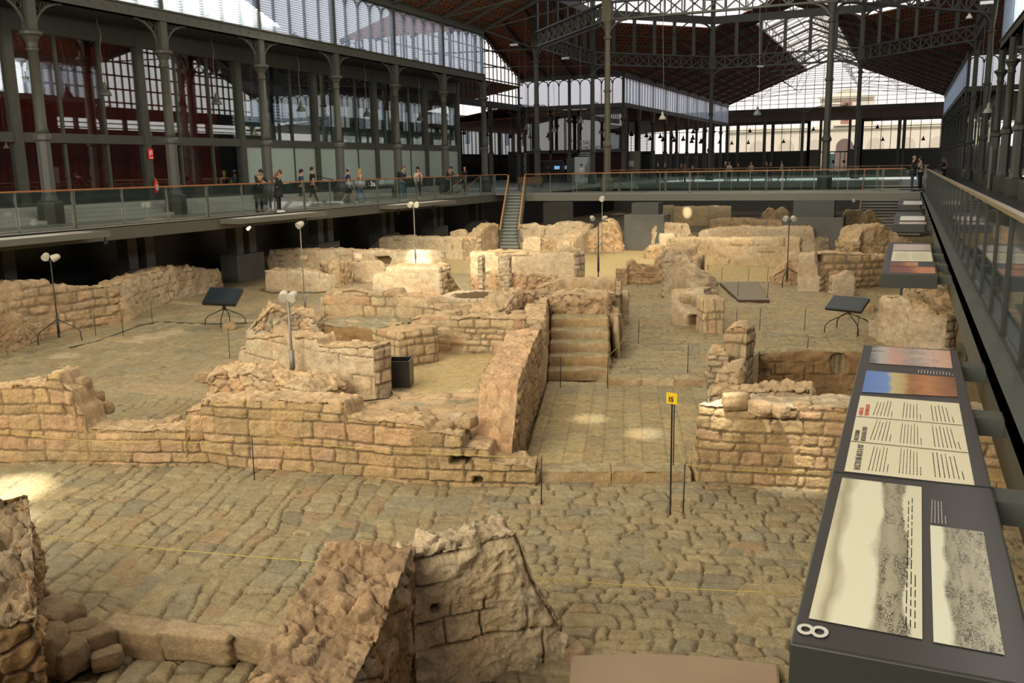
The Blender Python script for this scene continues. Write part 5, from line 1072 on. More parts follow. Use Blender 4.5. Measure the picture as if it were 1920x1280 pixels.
m = MB().beam((-2.65, 60.5, -3), (-2.65, 65.3, 0), .06, .3).beam((.95, 60.5, -3), (.95, 65.3, 0), .06, .3); m.build('stringer', GREENP, t, world=True)
MB().beam((-2.65, 60.5, -1.9), (-2.65, 65.3, 1.1), .08, .06).build('handrail', mat('orange_rail', (.46, .22, .09), .45), t, world=True)
# ------------------------------------------------------------------ reading panels
def quad(name, pts, m, parent, z=.004, world=True):
    P_ = [unp(x, y, z) for x, y in pts]; mb = MB().add([tuple(p) for p in P_] , [(0, 1, 2, 3)]); return mb.build(name, m, parent, world=True)
def pic_mat(name, stops, nscale, amt, axis='X', hatch=0.0, hscale=60, hlo=.0, hhi=1.0, emit=0.0, ink=(.03, .028, .02)):
    m = bpy.data.materials.new(name); m.use_nodes = True; t = m.node_tree; b = t.nodes['Principled BSDF']; b.inputs['Roughness'].default_value = .35; L = t.links.new
    tcn = t.nodes.new('ShaderNodeTexCoord'); s = t.nodes.new('ShaderNodeSeparateXYZ'); L(tcn.outputs['Generated'], s.inputs[0])
    n = t.nodes.new('ShaderNodeTexNoise'); n.inputs['Scale'].default_value = nscale; n.inputs['Detail'].default_value = 6; L(tcn.outputs['Generated'], n.inputs['Vector'])
    a = t.nodes.new('ShaderNodeMath'); a.operation = 'MULTIPLY_ADD'; a.inputs[1].default_value = amt; L(n.outputs[0], a.inputs[0]); L(s.outputs[axis], a.inputs[2])
    c = t.nodes.new('ShaderNodeMath'); c.operation = 'SUBTRACT'; c.inputs[1].default_value = amt / 2; L(a.outputs[0], c.inputs[0])
    r = t.nodes.new('ShaderNodeValToRGB'); e = r.color_ramp.elements
    while len(e) < len(stops): e.new(.5)
    for k, (p, col) in enumerate(stops): e[k].position = p; e[k].color = (*col, 1)
    L(c.outputs[0], r.inputs[0]); outc = r.outputs[0]
    if hatch > 0:
        mp = t.nodes.new('ShaderNodeMapping'); mp.inputs['Scale'].default_value = (1, 2.2, 1); L(tcn.outputs['Generated'], mp.inputs[0])
        h = t.nodes.new('ShaderNodeTexNoise'); h.inputs['Scale'].default_value = hscale; h.inputs['Detail'].default_value = 4; h.inputs['Distortion'].default_value = 2.5; L(mp.outputs[0], h.inputs['Vector'])
        st = t.nodes.new('ShaderNodeMapRange'); st.inputs[1].default_value = .46; st.inputs[2].default_value = .54; L(h.outputs[0], st.inputs[0])
        dr = t.nodes.new('ShaderNodeValToRGB'); d = dr.color_ramp.elements; d[0].position = hlo; d[0].color = (0, 0, 0, 1); d[1].position = hlo + .05; d[1].color = (hatch,) * 3 + (1,); x = d.new(hhi); x.color = (hatch,) * 3 + (1,); x = d.new(min(1, hhi + .03)); x.color = (0, 0, 0, 1); L(c.outputs[0], dr.inputs[0])
        mu = t.nodes.new('ShaderNodeMath'); mu.operation = 'MULTIPLY'; L(st.outputs[0], mu.inputs[0]); L(dr.outputs[0], mu.inputs[1])
        m2 = t.nodes.new('ShaderNodeTexNoise'); m2.inputs['Scale'].default_value = 6.5; m2.inputs['Detail'].default_value = 3; m2.inputs['Distortion'].default_value = .8; L(tcn.outputs['Generated'], m2.inputs['Vector'])
        mr = t.nodes.new('ShaderNodeMapRange'); mr.inputs[1].default_value = .40; mr.inputs[2].default_value = .58; mr.inputs[3].default_value = .18; mr.inputs[4].default_value = 1; L(m2.outputs[0], mr.inputs[0])
        mu2 = t.nodes.new('ShaderNodeMath'); mu2.operation = 'MULTIPLY'; L(mu.outputs[0], mu2.inputs[0]); L(mr.outputs[0], mu2.inputs[1]); mu = mu2
        mx = t.nodes.new('ShaderNodeMixRGB'); mx.inputs[2].default_value = (*ink, 1); L(mu.outputs[0], mx.inputs[0]); L(outc, mx.inputs[1]); outc = mx.outputs[0]
    L(outc, b.inputs['Base Color'])
    MAT[name] = m; return m
CREAM = mat('cream_print', (.66, .62, .45), .4); PANELD = mat('panel_face', (.040, .038, .038), .35)
def lines_of_text(px_tl, px_tr, px_br, px_bl, cols, n, m, parent, name='body_text', seed=3):
    """rows of tiny print running away from the viewer (read from the walkway)"""
    rnd = random.Random(seed); TLp, TRp, BRp, BLp = [unp(x, y, .006) for x, y in (px_tl, px_tr, px_br, px_bl)]
    f = lambda u, v: tuple((BLp * (1 - u) + BRp * u) * (1 - v) + (TLp * (1 - u) + TRp * u) * v)
    for (u0, u1, k) in cols:
        mb = MB()
        for i in range(k):
            u = u0 + (u1 - u0) * (i + .2) / k; w_ = (u1 - u0) / k * .24; e = 1.0 if i < k - 1 else .35; v = 0.0; e *= rnd.uniform(.86, 1)
            while v < e:
                l = rnd.uniform(.03, .09); mb.add([f(u, v), f(u + w_, v), f(u + w_, min(e, v + l)), f(u, min(e, v + l))], [(0, 1, 2, 3)]); v += l + .018
        mb.build(name, m, parent, world=True)
ENG1 = pic_mat('engraving_wide', [(0, (.62, .60, .44)), (.12, (.36, .33, .23)), (.24, (.68, .68, .52)), (.46, (.68, .69, .53)), (.52, (.32, .30, .22)), (.62, (.40, .38, .27)), (.80, (.30, .28, .2)), (.83, (.62, .62, .46)), (1, (.62, .62, .46))], 2.6, .42, 'X', .95, 30, .50, .82)
ENG2 = pic_mat('engraving_small', [(0, (.66, .68, .54)), (.22, (.66, .68, .54)), (.32, (.3, .28, .2)), (.5, (.4, .38, .28)), (.62, (.34, .32, .24)), (1, (.5, .48, .36))], 3.0, .30, 'X', .95, 22, .24, 1.2)
PH1 = pic_mat('photo_aerial', [(0, (.12, .13, .13)), (.15, (.42, .40, .38)), (.3, (.50, .27, .20)), (.5, (.38, .33, .30)), (.75, (.60, .43, .36)), (1, (.50, .30, .22))], 4.0, .5, 'X', .6, 22, .38, .82, ink=(.10, .07, .06))
PH2 = pic_mat('photo_digging', [(0, (.10, .20, .50)), (.26, (.14, .25, .55)), (.31, (.50, .42, .22)), (.42, (.46, .36, .16)), (.5, (.36, .16, .05)), (.72, (.45, .20, .07)), (1, (.20, .08, .03))], 5.0, .14, 'X', .55, 20, .45, 1.2, ink=(.05, .02, .01))
PH3 = pic_mat('photo_pink', [(0, (.48, .38, .33)), (.5, (.52, .43, .38)), (1, (.44, .33, .29))], 6, .4)
PH4 = pic_mat('photo_rust', [(0, (.16, .06, .045)), (.45, (.22, .07, .04)), (.6, (.50, .19, .07)), (1, (.58, .26, .11))], 8, .5, 'X', .5, 40, .0, 1.1, ink=(.08, .02, .02))
def panel_body(lab, y0, y1, x0=-.28, x1=.49, arms=True, side=1):
    t = thing('reading_panel', lab, 'information panel', (x0, y0, -.2))
    MB().box(x0, x1, y0, y1, -.2, -.0).build('case', mat('panel_case', (.030, .032, .027), .45), t, world=True, bevel=.006)
    MB().box(x0 + .012, x1 - .012, y0 + .012, y1 - .012, -.01, .002).build('face', PANELD, t, world=True)
    for q in (.06, .35, .64, .93):
        y = y0 + (y1 - y0) * q; MB().box(min(x1, x1 + side * .2), max(x1, x1 + side * .2), y - .11, y + .11, -.16, -.04).build('arm', GREENP, t, world=True)
    return t
t = panel_body('long black information panel numbered 8, nearest the camera on the right', 3.01, 8.62)
quad('photo', [(1636, 648), (1781, 657.5), (1786, 690.5), (1629, 680)], PH1, t, .006)['label'] = 'pink aerial photograph'
quad('photo', [(1624.5, 694), (1791, 707.5), (1796, 744), (1616, 734.5)], PH2, t, .006)['label'] = 'photograph with a blue sky and orange earth'
quad('text_sheet', [(1613, 741), (1798, 756), (1827.5, 910), (1583, 883)], CREAM, t, .006)['label'] = 'cream sheet of text'
e = quad('engraving', [(1579.4, 895), (1728, 912.5), (1729.4, 1198), (1516.4, 1158.6)], ENG1, t, .006); e['label'] = 'wide engraving of a coast and town'
e = quad('engraving', [(1744, 984), (1844, 997), (1883.6, 1227.5), (1750.4, 1203)], ENG2, t, .006); e['label'] = 'smaller engraving of a town with ships'
INK = mat('ink', (.05, .045, .035), .6); INKR = mat('red_ink', (.42, .06, .05), .6); PALE = mat('pale_ink', (.55, .54, .50), .5)
lines_of_text((1643, 749), (1788, 761), (1799, 793), (1632, 777), [(.02, .27, 6), (.36, .60, 6), (.70, .97, 6)], 6, INKR, t, seed=1)
lines_of_text((1640, 786), (1797, 800), (1812, 843), (1626, 823), [(.02, .26, 6), (.33, .58, 7), (.68, .97, 7)], 6, INK, t, seed=2)
lines_of_text((1635, 833), (1806, 853), (1820, 900), (1622, 881), [(.02, .24, 6), (.32, .56, 7), (.66, .97, 7)], 6, INK, t, seed=5)
lines_of_text((1746, 934), (1774, 938), (1778, 982), (1744, 979), [(0, 1, 5)], 5, PALE, t, seed=6)
lines_of_text((1721, 692), (1790, 698), (1790, 704), (1720, 699), [(0, 1, 12)], 5, PALE, t, seed=8)
lines_of_text((1702, 925), (1724, 928), (1724, 1180), (1696, 1172), [(0, .9, 3)], 3, INK, t, seed=9)
for (a, b) in (((1606, 780), (1805, 797)), ((1595, 826.5), (1815, 848.5))):
    p, q = unp(*a, .009), unp(*b, .009); MB().beam(tuple(p), tuple(q), .006, .002).build('divider', INK, t, world=True)
p, q = unp(1563, 884, .004), unp(1862, 914, .004); MB().beam(tuple(p), tuple(q), .008, .004).build('seam', BLACK, t, world=True)
def ptext(body, px, size, m, sx=1.0, nm='heading', z=.008):
    p = unp(px[0], px[1], z); o = text(body, nm, (p[0] - t.location[0], p[1] - t.location[1], p[2] - t.location[2]), size, None, (0, 0, PI / 2), parent=t, extrude=.0006, m=m, sx=sx); return o
ptext('UN SECTOR URBÀ ABOCAT AL PORT', (1612, 881), .046, INK, .62)
ptext('UN SECTOR URBANO', (1609, 826), .038, INK, .62); ptext('ABOCADO HACIA EL PUERTO', (1622, 827), .038, INK, .62)
ptext('AN URBAN SECTOR', (1617, 778), .036, INKR, .6); ptext('FACING TOWARDS THE PORT', (1628, 779), .036, INKR, .6)
o = ptext('8', (1551, 1199), .155, PALE, 1.25, 'number')
t = panel_body('second black information panel on the right, with a rust-coloured photograph', 14.3, 19.95)
quad('photo', [(1676, 457.5), (1744.5, 458), (1746, 469.5), (1674, 469.5)], PH3, t); quad('text_sheet', [(1674, 470.7), (1746, 471.2), (1749, 490), (1670.5, 489.3)], CREAM, t)
quad('photo', [(1669.5, 491), (1721, 491.3), (1721, 499), (1669, 498.5)], PH4, t); quad('photo', [(1669, 499.3), (1752, 500.8), (1754, 512.5), (1666, 511)], PH4, t)
lines_of_text((1680, 472.5), (1742, 473), (1744, 488), (1677, 487.5), [(0, .42, 16), (.5, .95, 16)], 5, mat('grey_ink', (.3, .28, .2), .6), t)
t = panel_body('third black information panel on the right, mostly white', 25.6, 31.2)
quad('text_sheet', [(1689, 405), (1733.5, 405), (1735, 413), (1687, 413)], mat('white_print', (.66, .64, .58), .4), t); quad('photo', [(1686.5, 416), (1736, 415.7), (1737, 420), (1685.5, 420)], PH3, t)
t = panel_body('fourth small black information panel on the right, farthest away', 36.9, 42.5)
quad('text_sheet', [(1695, 376.5), (1728, 376.5), (1730, 383.5), (1693, 383.5)], MAT['white_print'], t)
for i, (y0, y1) in enumerate(((15.3, 20.8), (26.85, 32.4), (38.2, 44.6))):
    lab = ['information panel on the outer edge of the left walkway, nearest the left picture edge', 'information panel on the edge of the left walkway, below the two people in black', 'information panel on the edge of the left walkway, behind the twin-headed pole lamp'][i]
    t = thing('reading_panel', lab, 'information panel', (-23.7, y0, -.3))
    MB().box(-23.74, -22.75, y0, y1, -.26, -.08).build('case', mat('panel_case_light', (.13, .125, .10), .5), t, world=True, bevel=.006)
    MB().box(-23.6, -22.9, y0 + .5, y1 - .6, -.08, -.07).build('text_sheet', MAT['white_print'], t, world=True); MB().box(-23.6, -22.9, y1 - 1.6, y1 - .5, -.069, -.065).build('photo', PH3, t, world=True)
# ------------------------------------------------------------------ lamps on stands
GREYM = mat('lamp_grey', (.22, .20, .16), .5, metal=.2); LHEAD = mat('lamp_head', (.46, .42, .34), .5)
def stand(lab, x, y, zb, zt, heads, tripod=True, dark=True, bar=.0, r=.018, a0=.4, headr=.11):
    t = thing('lamp_stand', lab, 'lamp', (x, y, zb), 0); h = zt - zb; pm = DARK if dark else GREYM
    MB().tube([(0, 0, .02 if not tripod else .12), (0, 0, h)], r, 8).tube([(0, 0, .25), (0, 0, .72)], r * 1.9, 8).build('pole', pm, t, smooth=True)
    if tripod:
        for k in range(3):
            a = a0 + k * 2 * PI / 3; c, s = math.cos(a), math.sin(a)
            MB().tube([(0, 0, .66), (.12 * c, .12 * s, .58), (.56 * c, .56 * s, .36), (.62 * c, .62 * s, .28), (.64 * c, .64 * s, .01)], .016, 6).build('leg', pm, t, smooth=True)
    if bar: MB().beam((-bar, 0, h - .02), (bar, 0, h - .02), .03, .03).build('crossbar', pm, t)
    for (dx, dz, hy) in heads:
        m = MB().tube([(dx * .2, 0, h - .04), (dx, 0, h + dz * .6)], .012, 6); m.build('bracket', pm, t)
        v = Vector((math.sin(hy) * .8, -math.cos(hy) * .8, -.35)).normalized(); c = Vector((dx, 0, h + dz)); R = headr
        m = MB().tube([c - v * R * 1.3, c - v * R * .9, c + v * R * .1, c + v * R * .9], [R * .45, R * .8, R, R * 1.05], 14); o = m.build('lamp_head', LHEAD, t, smooth=False)
        MB().tube([c + v * R * .9, c + v * R * .93], [R * .85, R * .8], 14).build('lens', mat('lens', (.5, .47, .4), .2), o)
    return t
stand('tall twin-headed lamp on a black tripod at the far left', -21.91, 17.85, -3.0, -.68, [(-.17, .10, .6), (.20, .08, -.9)], headr=.10)
stand('slim tripod lamp with a single round head, behind the crumbled rubble heap', -17.78, 23.8, -3.0, -.12, [(0, .08, -.3)], dark=False, headr=.11, a0=.1)
stand('grey pole with two disc lamps, rising in front of the bright corner wall', -10.22, 13.19, -2.3, -.64, [(-.09, .06, .5), (.11, .06, .1)], tripod=False, dark=False, r=.026, headr=.09)
stand('twin-headed pole lamp standing on the brightly lit wall at the back', -17.12, 30.0, -2.0, .25, [(-.13, .08, -.2), (.13, .08, .3)], tripod=False, dark=False, headr=.10)
stand('black pole with a crossbar of two small lamps, in front of the lit sand', -8.68, 26.62, -1.85, -.02, [(-.2, .08, .8), (.2, .08, -.8)], tripod=False, bar=.3, headr=.07)
stand('tripod lamp with one round head, in front of the lit crag', -14.58, 45.34, -3.0, -.15, [(0, .1, .0)], dark=False, headr=.13)
stand('leaning black tripod lamp with two heads beside the wooden footbridge', -3.78, 33.47, -2.75, -.4, [(-.12, .08, -.4), (.14, .08, .5)], headr=.09)
stand('black pole with a clamp rising behind the second information panel', .02, 23.17, -2.75, -.75, [], tripod=False, r=.03)
stand('black lamp pole in front of the layered wall beyond the right concrete pier', -2.45, 49.3, -3.0, -.4, [(0, .08, 0)], headr=.08)
g_ = unp(1249, 420, -3.0); stand('small lit lamp on a thin pole under the bridge', g_[0], g_[1], -3.0, -1.0, [(0, .05, 0)], tripod=False, headr=.08)
# screens
def screen(lab, px, zl, zh, foot):
    BL, BR = unp(*px[0], zl), unp(*px[1], zl); TR_, TL_ = unp(*px[2], zh), unp(*px[3], zh); c = (BL + BR + TL_ + TR_) / 4; f = unp(*foot) ; f = np.array([c[0] * .6 + f[0] * .4, c[1] * .6 + f[1] * .4, foot[2]])
    t = thing('video_screen', lab, 'screen', (f[0], f[1], foot[2])); n = np.cross(BR - BL, TL_ - BL); n /= np.linalg.norm(n); n = n if n[2] > 0 else -n
    def slab(q, o0, o1, nm, m):
        P_ = [c + (p - c) * q for p in (BL, BR, TR_, TL_)]; mb = MB().add([tuple(p + n * o0) for p in P_] + [tuple(p + n * o1) for p in P_], [(3, 2, 1, 0), (4, 5, 6, 7)] + [(i, (i + 1) % 4, 4 + (i + 1) % 4, 4 + i) for i in range(4)]); return mb.build(nm, m, t, world=True)
    slab(1.0, -.09, 0, 'casing', BLACK); slab(.90, 0, .004, 'display', mat('dark_display', (.010, .015, .022), .28, spec=.25))
    MB().tube([tuple(c - n * .09), (f[0], f[1], foot[2] + .5)], [.07, .05], 8).build('mount', BLACK, t, world=True)
    for k in range(4):
        a = .5 + k * PI / 2; cc, s = math.cos(a), math.sin(a); MB().tube([(0, 0, .52), (.5 * cc, .5 * s, .3), (.6 * cc, .6 * s, .2), (.62 * cc, .62 * s, .01)], .015, 6).build('leg', DARK, t, smooth=True)
screen('tilted black video screen on a tripod at the left, with a smudged display', [(378, 567), (440, 570), (455, 541), (394, 538)], -2.15, -1.8, (425, 598, -3.0))
screen('tilted black video screen on a tripod at the right, glossy blue-black', [(1546, 577), (1613, 584), (1630, 559), (1564, 553)], -1.95, -1.65, (1594, 600, -2.75))
# black open box
b0 = unp(728, 727, -2.33); b1 = unp(768, 727, -2.33); t = thing('metal_box', 'open-topped black metal box standing on the paving by the sand floor', 'box', (b0[0], b0[1], -2.33)); u = (b1 - b0)[:2]; l = np.linalg.norm(u); u /= l; n2 = np.array([-u[1], u[0]]); 
if n2[1] < 0: n2 = -n2
BX = mat('box_steel', (.020, .021, .022), .35)
def wallp(o, a, b, h, nm):
    p = np.array([b0[0], b0[1]]) + u * a[0] + n2 * a[1]; q = np.array([b0[0], b0[1]]) + u * b[0] + n2 * b[1]; MB().beam((p[0], p[1], -2.33 + h / 2), (q[0], q[1], -2.33 + h / 2), .018, h).build(nm, BX, t, world=True)
H_ = .50
wallp(0, (0, 0), (l, 0), H_, 'front'); wallp(0, (0, .42), (l, .42), H_, 'rear'); wallp(0, (0, 0), (0, .42), H_, 'side'); wallp(0, (l, 0), (l, .42), H_, 'side')
# number sign 15
t = thing('number_sign', 'small square yellow sign numbered 15 on a thin black post', 'sign', (-2.67, 11.31, -3.0))
MB().tube([(0, 0, .0), (0, 0, 1.56)], .011, 8).tube([(-.04, .3, .6), (-.04, .3, 1.5)], .008, 6).build('post', BLACK, t)
p = MB().box(-.078, .078, -.012, -.004, 1.55, 1.70).build('plate', mat('yellow_plate', (.75, .48, .01), .5), t); p.rotation_euler.z = -.22
o = text('15', 'number', (-.052, -.016, 1.588), .088, (.02, .02, .02), (PI / 2, 0, -.22), parent=t, extrude=.001, bold=.003); o.scale.x = .85
# barrier posts and cords
PST = [(477, 899, 820, -3, 'in front of the left part of the front wall'), (1015, 944, 858, -3, 'by the right end of the front wall'), (1281, 958, 870, -3, 'just right of the yellow number sign'), (1051, 726, 670, -2.88, 'at the left of the foot of the stone stair'), (1139, 728, 668, -2.88, 'at the right of the foot of the stone stair'),
       (1197, 645, 600, -2.75, 'in the upper street behind the pier with the pale cap'), (1289, 699, 647, -2.75, 'in the upper street above the kerb'), (1380, 620, 583, -2.75, 'just right of the square pillar'), (1424, 620, 578, -2.75, 'second to the right of the square pillar'), (1508, 620, 578, -2.75, 'left of the right-hand screen'),
       (1607, 633, 590, -2.75, 'under the right-hand screen'), (1514, 654, 633, -2.75, 'leaning at the edge of the sunken room'), (431, 672, 617, -3, 'in the left street beside the bright corner wall'), (180, 630, 587, -3, 'in front of the arched niche at the left'), (231, 630, 585, -3, 'right of the arched niche at the left'),
       (286, 607, 565, -3, 'below the pale rough wall at the left'), (1353, 526, 502, -2.75, 'at the rear left of the wooden footbridge'), (1403, 527, 502, -2.75, 'at the rear middle of the wooden footbridge'), (1439, 528, 503, -2.75, 'at the rear right of the wooden footbridge'), (1383, 560, 529, -2.75, 'on the front edge of the wooden footbridge'), (1439, 560, 530, -2.75, 'at the front right corner of the wooden footbridge')]
tops = {}
for (px, py, ty, z, lab) in PST:
    g_ = unp(px, py, z); h = ztop(g_[0], g_[1], ty) - z; tops[px, py] = (g_[0], g_[1], z + h)
    o = MB().tube([(0, 0, -.02), (.01, 0, h)], .009, 6).tube([(.01, 0, h), (.03, 0, h + .03), (.01, 0, h + .05), (-.01, 0, h + .03), (.01, 0, h)], .004, 4).build('barrier_post', DARK, smooth=True); o.location = (g_[0], g_[1], z)
    tag(o, 'thin iron barrier post ' + lab, 'post', 'thin iron barrier posts')
CORD = mat('yellow_cord', (.50, .38, .08), .7)
def cord(lab, pts, sag=.05):
    m = MB(); P_ = []
    for a, b in zip(pts[:-1], pts[1:]):
        for k in range(9): q = k / 8; P_.append(tuple(np.array(a) * (1 - q) + np.array(b) * q - np.array([0, 0, sag * 4 * q * (1 - q)])))
    m.tube(P_, .0045, 5); tag(m.build('cord', CORD, smooth=True), lab, 'cord')
cord('yellow cord strung along the foot of the long front wall', [tuple(unp(-60, 800, -2.35)), tuple(unp(230, 828, -2.35)), tops[477, 899], tops[1015, 944]])
cord('yellow cord in front of the broad right-hand front wall', [tops[1281, 958], tuple(unp(1560, 884, -2.4)), tuple(unp(1720, 900, -2.4))])
cord('thin yellow cord across the near street on the left', [tuple(unp(60, 1003, -2.6)), tuple(unp(640, 1056, -2.6))], .02)
cord('thin yellow cord across the near street on the right', [tuple(unp(985, 1082, -2.6)), tuple(unp(1490, 1112, -2.6))], .02)
cord('yellow cord running from the stone stair to the dark rough pier', [tops[1139, 728], tuple(unp(1178, 624, -2.3))], .04)
cord('thin cord along the right side of the paved corridor', [tops[1281, 958], tuple(unp(1255, 760, -2.35))], .05)
cord('cord along the edge of the sunken room', [tuple(unp(1444, 650, -2.6)), tops[1514, 654]], .02)
cord('cord between the posts right of the square pillar', [tops[1380, 620], tops[1424, 620], tops[1508, 620], tops[1607, 633]], .12)
cord('yellow cord hooked below the right-hand screen', [tuple(unp(1578, 584, -2.1)), tops[1607, 633], tuple(unp(1632, 607, -2.2))], .03)
cord('cord between the posts at the arched niche', [tops[180, 630], tops[231, 630], tops[286, 607]], .05)
m = MB(); m.tube([tuple(unp(x, y, -2.985)) for x, y in [(130, 652), (180, 640), (230, 622), (262, 610), (300, 603), (360, 606), (410, 607), (470, 605), (500, 600)]], .015, 6); tag(m.build('cable', BLACK, smooth=True), 'black cable snaking along the ground at the left towards the screen', 'cable')
m = MB(); m.tube([tuple(unp(x, y, -2.985)) for x, y in [(490, 544), (510, 549), (540, 548), (590, 549), (618, 546)]], .015, 6); tag(m.build('cable', BLACK, smooth=True), 'black cable at the foot of the low plastered wall', 'cable')
m = MB(); m.tube([tuple(unp(x, y, -2.3)) for x, y in [(612, 742), (640, 746), (655, 758), (680, 752), (728, 746), (736, 738), (728, 730)]], .012, 6); tag(m.build('cable', BLACK, smooth=True), 'thin black cable on the paving in front of the bright corner wall', 'cable')
# wooden footbridge
P4 = [unp(x, y, -2.66) for x, y in ((1350, 529), (1420, 527), (1441, 562), (1386, 562))]; t = thing('footbridge', 'low grey-brown wooden footbridge lying over the upper street', 'footbridge', tuple(P4[3]))
WD = mat('grey_planks', (.20, .155, .105), .6, noise=.2, nscale=8)
for k in range(14):
    q0, q1 = k / 14, (k + .93) / 14; a, b = P4[3] + (P4[0] - P4[3]) * q0, P4[2] + (P4[1] - P4[2]) * q0; c, d = P4[2] + (P4[1] - P4[2]) * q1, P4[3] + (P4[0] - P4[3]) * q1
    MB().prism([tuple(p[:2]) for p in (a, b, c, d)], -2.7, -2.66).build('plank', WD, t, world=True)
for (a, b) in ((P4[3], P4[0]), (P4[2], P4[1])): MB().beam(tuple(a - [0, 0, .06]), tuple(b - [0, 0, .06]), .05, .09).build('side_beam', mat('dark_wood', (.07, .03, .015), .6), t, world=True)
MB().beam(tuple(P4[3] - [0, 0, .05]), tuple(P4[2] - [0, 0, .05]), .05, .1).build('front_beam', mat('dark_wood', (.07, .03, .015), .6), t, world=True)
# extinguisher, fire sign, number on the rail, bench, handrails
t = thing('fire_extinguisher', 'red fire extinguisher with a white label beside the second column', 'fire extinguisher', (-29.165, 29.3, .85))
MB().lathe([(.0, 0), (.075, .0), (.08, .04), (.08, .42), (.05, .5), (.02, .53)], n=14).build('cylinder', mat('red_paint', (.55, .015, .02), .35), t, smooth=True)
MB().box(.02, .085, -.05, .05, .1, .32).build('paper_label', WHITE, t); MB().tube([(0, 0, .52), (0, 0, .6), (.03, -.05, .62)], .02, 6).tube([(0, 0, .56), (.06, .06, .45), (.07, .08, .2)], .01, 6).build('valve', mat('brass', (.5, .35, .08), .4, metal=.5), t)
t = thing('fire_sign', 'red fire equipment sign with white pictograms on a facade post', 'sign', (-29.2, 29.2, 2.25))
MB().box(-.0, .02, -.13, .13, 0, .42).build('plate', mat('red_sign', (.65, .02, .02), .5, emit=.25), t); MB().box(.02, .025, -.08, -.02, .15, .36).box(.02, .025, .02, .08, .2, .36).box(.02, .025, -.1, .1, .03, .07).build('pictogram', WHITE, t)
p = unp(694, 349, X=-23.76); o = text('3a', 'rail_number', (-23.76, p[1], p[2]), .34, (.7, .7, .68), (PI / 2, 0, PI / 2 - .9), label='white number and letter on the glass of the left balustrade', cat='sign'); o.rotation_euler = (PI / 2, 0, 1.2)
t = thing('bench', 'small brown slatted bench beyond the head of the steel stair', 'bench', (-24.2, 58.6, 0))
MB().box(-.9, .9, -.25, .25, .42, .48).build('seat', mat('bench_wood', (.14, .07, .04), .6), t); MB().box(-.9, .9, .22, .28, .5, .95).build('backrest', mat('bench_wood', (.14, .07, .04), .6), t)
for sx in (-.75, .75): MB().box(sx - .03, sx + .03, -.22, .26, 0, .42).build('leg', GREYM, t)
m = MB().tube([(-28.7, 39.6, 1.45), (-27.5, 41.3, .95), (-27.2, 41.6, .85), (-27.2, 41.6, .02)], .025, 6); tag(m.build('handrail', DARK), 'sloping black handrail in front of the frosted panels on the left', 'handrail')
m = MB().tube([(-26.9, 50.6, .05), (-26.9, 54.2, 1.1)], .025, 6).tube([(-25.9, 50.6, .05), (-25.9, 54.2, 1.1)], .025, 6); tag(m.build('handrail', DARK), 'pair of dark sloping rails near the bald visitor on the left walkway', 'handrail')
m = MB().beam((3.0, 61, .05), (2.6, 64, 1.5), .06, .12); tag(m.build('handrail', DARK), 'dark slanting rail with a bright tip on the right walkway', 'handrail')
for i, (x, y, lab) in enumerate(((4.1, 56.5, 'narrow tall display board leaning by the right walkway columns, left one'), (4.2, 52.6, 'grey photographic display board by the right walkway columns, right one'))):
    o = MB().box(-.03, .03, -.45, .45, 0, 2.3).build('display_board', mat('board_%d' % i, [(.22, .20, .16), (.20, .19, .18)][i], .5, noise=.4, nscale=3)); o.location = (x, y, 0); tag(o, lab, 'display board')
# pendant lamps
def hang_z(x, y):
    if XL <= x <= XR: return max(rz(x), 17.25 - .37 * abs(y - YC) if YN < y < YF else 0) if y < 151 else 9.8 - (y - 151) * .12
    if YN < y < YF and x > -38.6: return 17.25 - .37 * abs(y - YC)
    if y >= 151: return 9.8 - (y - 151) * .12
    if x < XL and y > YF: return 7.6 - (XL - x) * .058
    if x < -38.6 and YN < y < YF: return 10 - (-38.8 - x) * .17
    return 7.5
def bell(c, w_, m, cable_top, lab, grp, small=False):
    cable_top = hang_z(c[0], c[1]) - .02
    if cable_top < c[2] + 1: cable_top = c[2] + 1.5
    t = thing('pendant_lamp', lab, 'lamp', tuple(c), 0, grp); r = w_ / 2
    MB().lathe([(r, 0), (r * .97, r * .12), (r * .72, r * .75), (r * .38, r * 1.05), (r * .34, r * 1.5), (r * .22, r * 1.9), (r * .05, r * 2.1)], n=14).build('shade', m, t, smooth=True)
    n = 10; L = cable_top - c[2]; MB().tube([(.05 * math.sin(k * 1.1) * min(1, L / 4), .03 * math.cos(k * 1.7), r * 2.0 + (L - r * 2.0) * k / n) for k in range(n + 1)], .012, 5).build('cable', GREYM, t)
    return t
BELL = mat('bell_grey', (.09, .095, .095), .45, metal=.3)
for k in range(5):
    bell((-28.4, 26.4 + 6.15 * k, 4.62), .48, BELL, 7.5, 'grey bell-shaped pendant lamp under the left arcade, %s from the left' % ORD[k], 'pendant lamps under the left arcade')
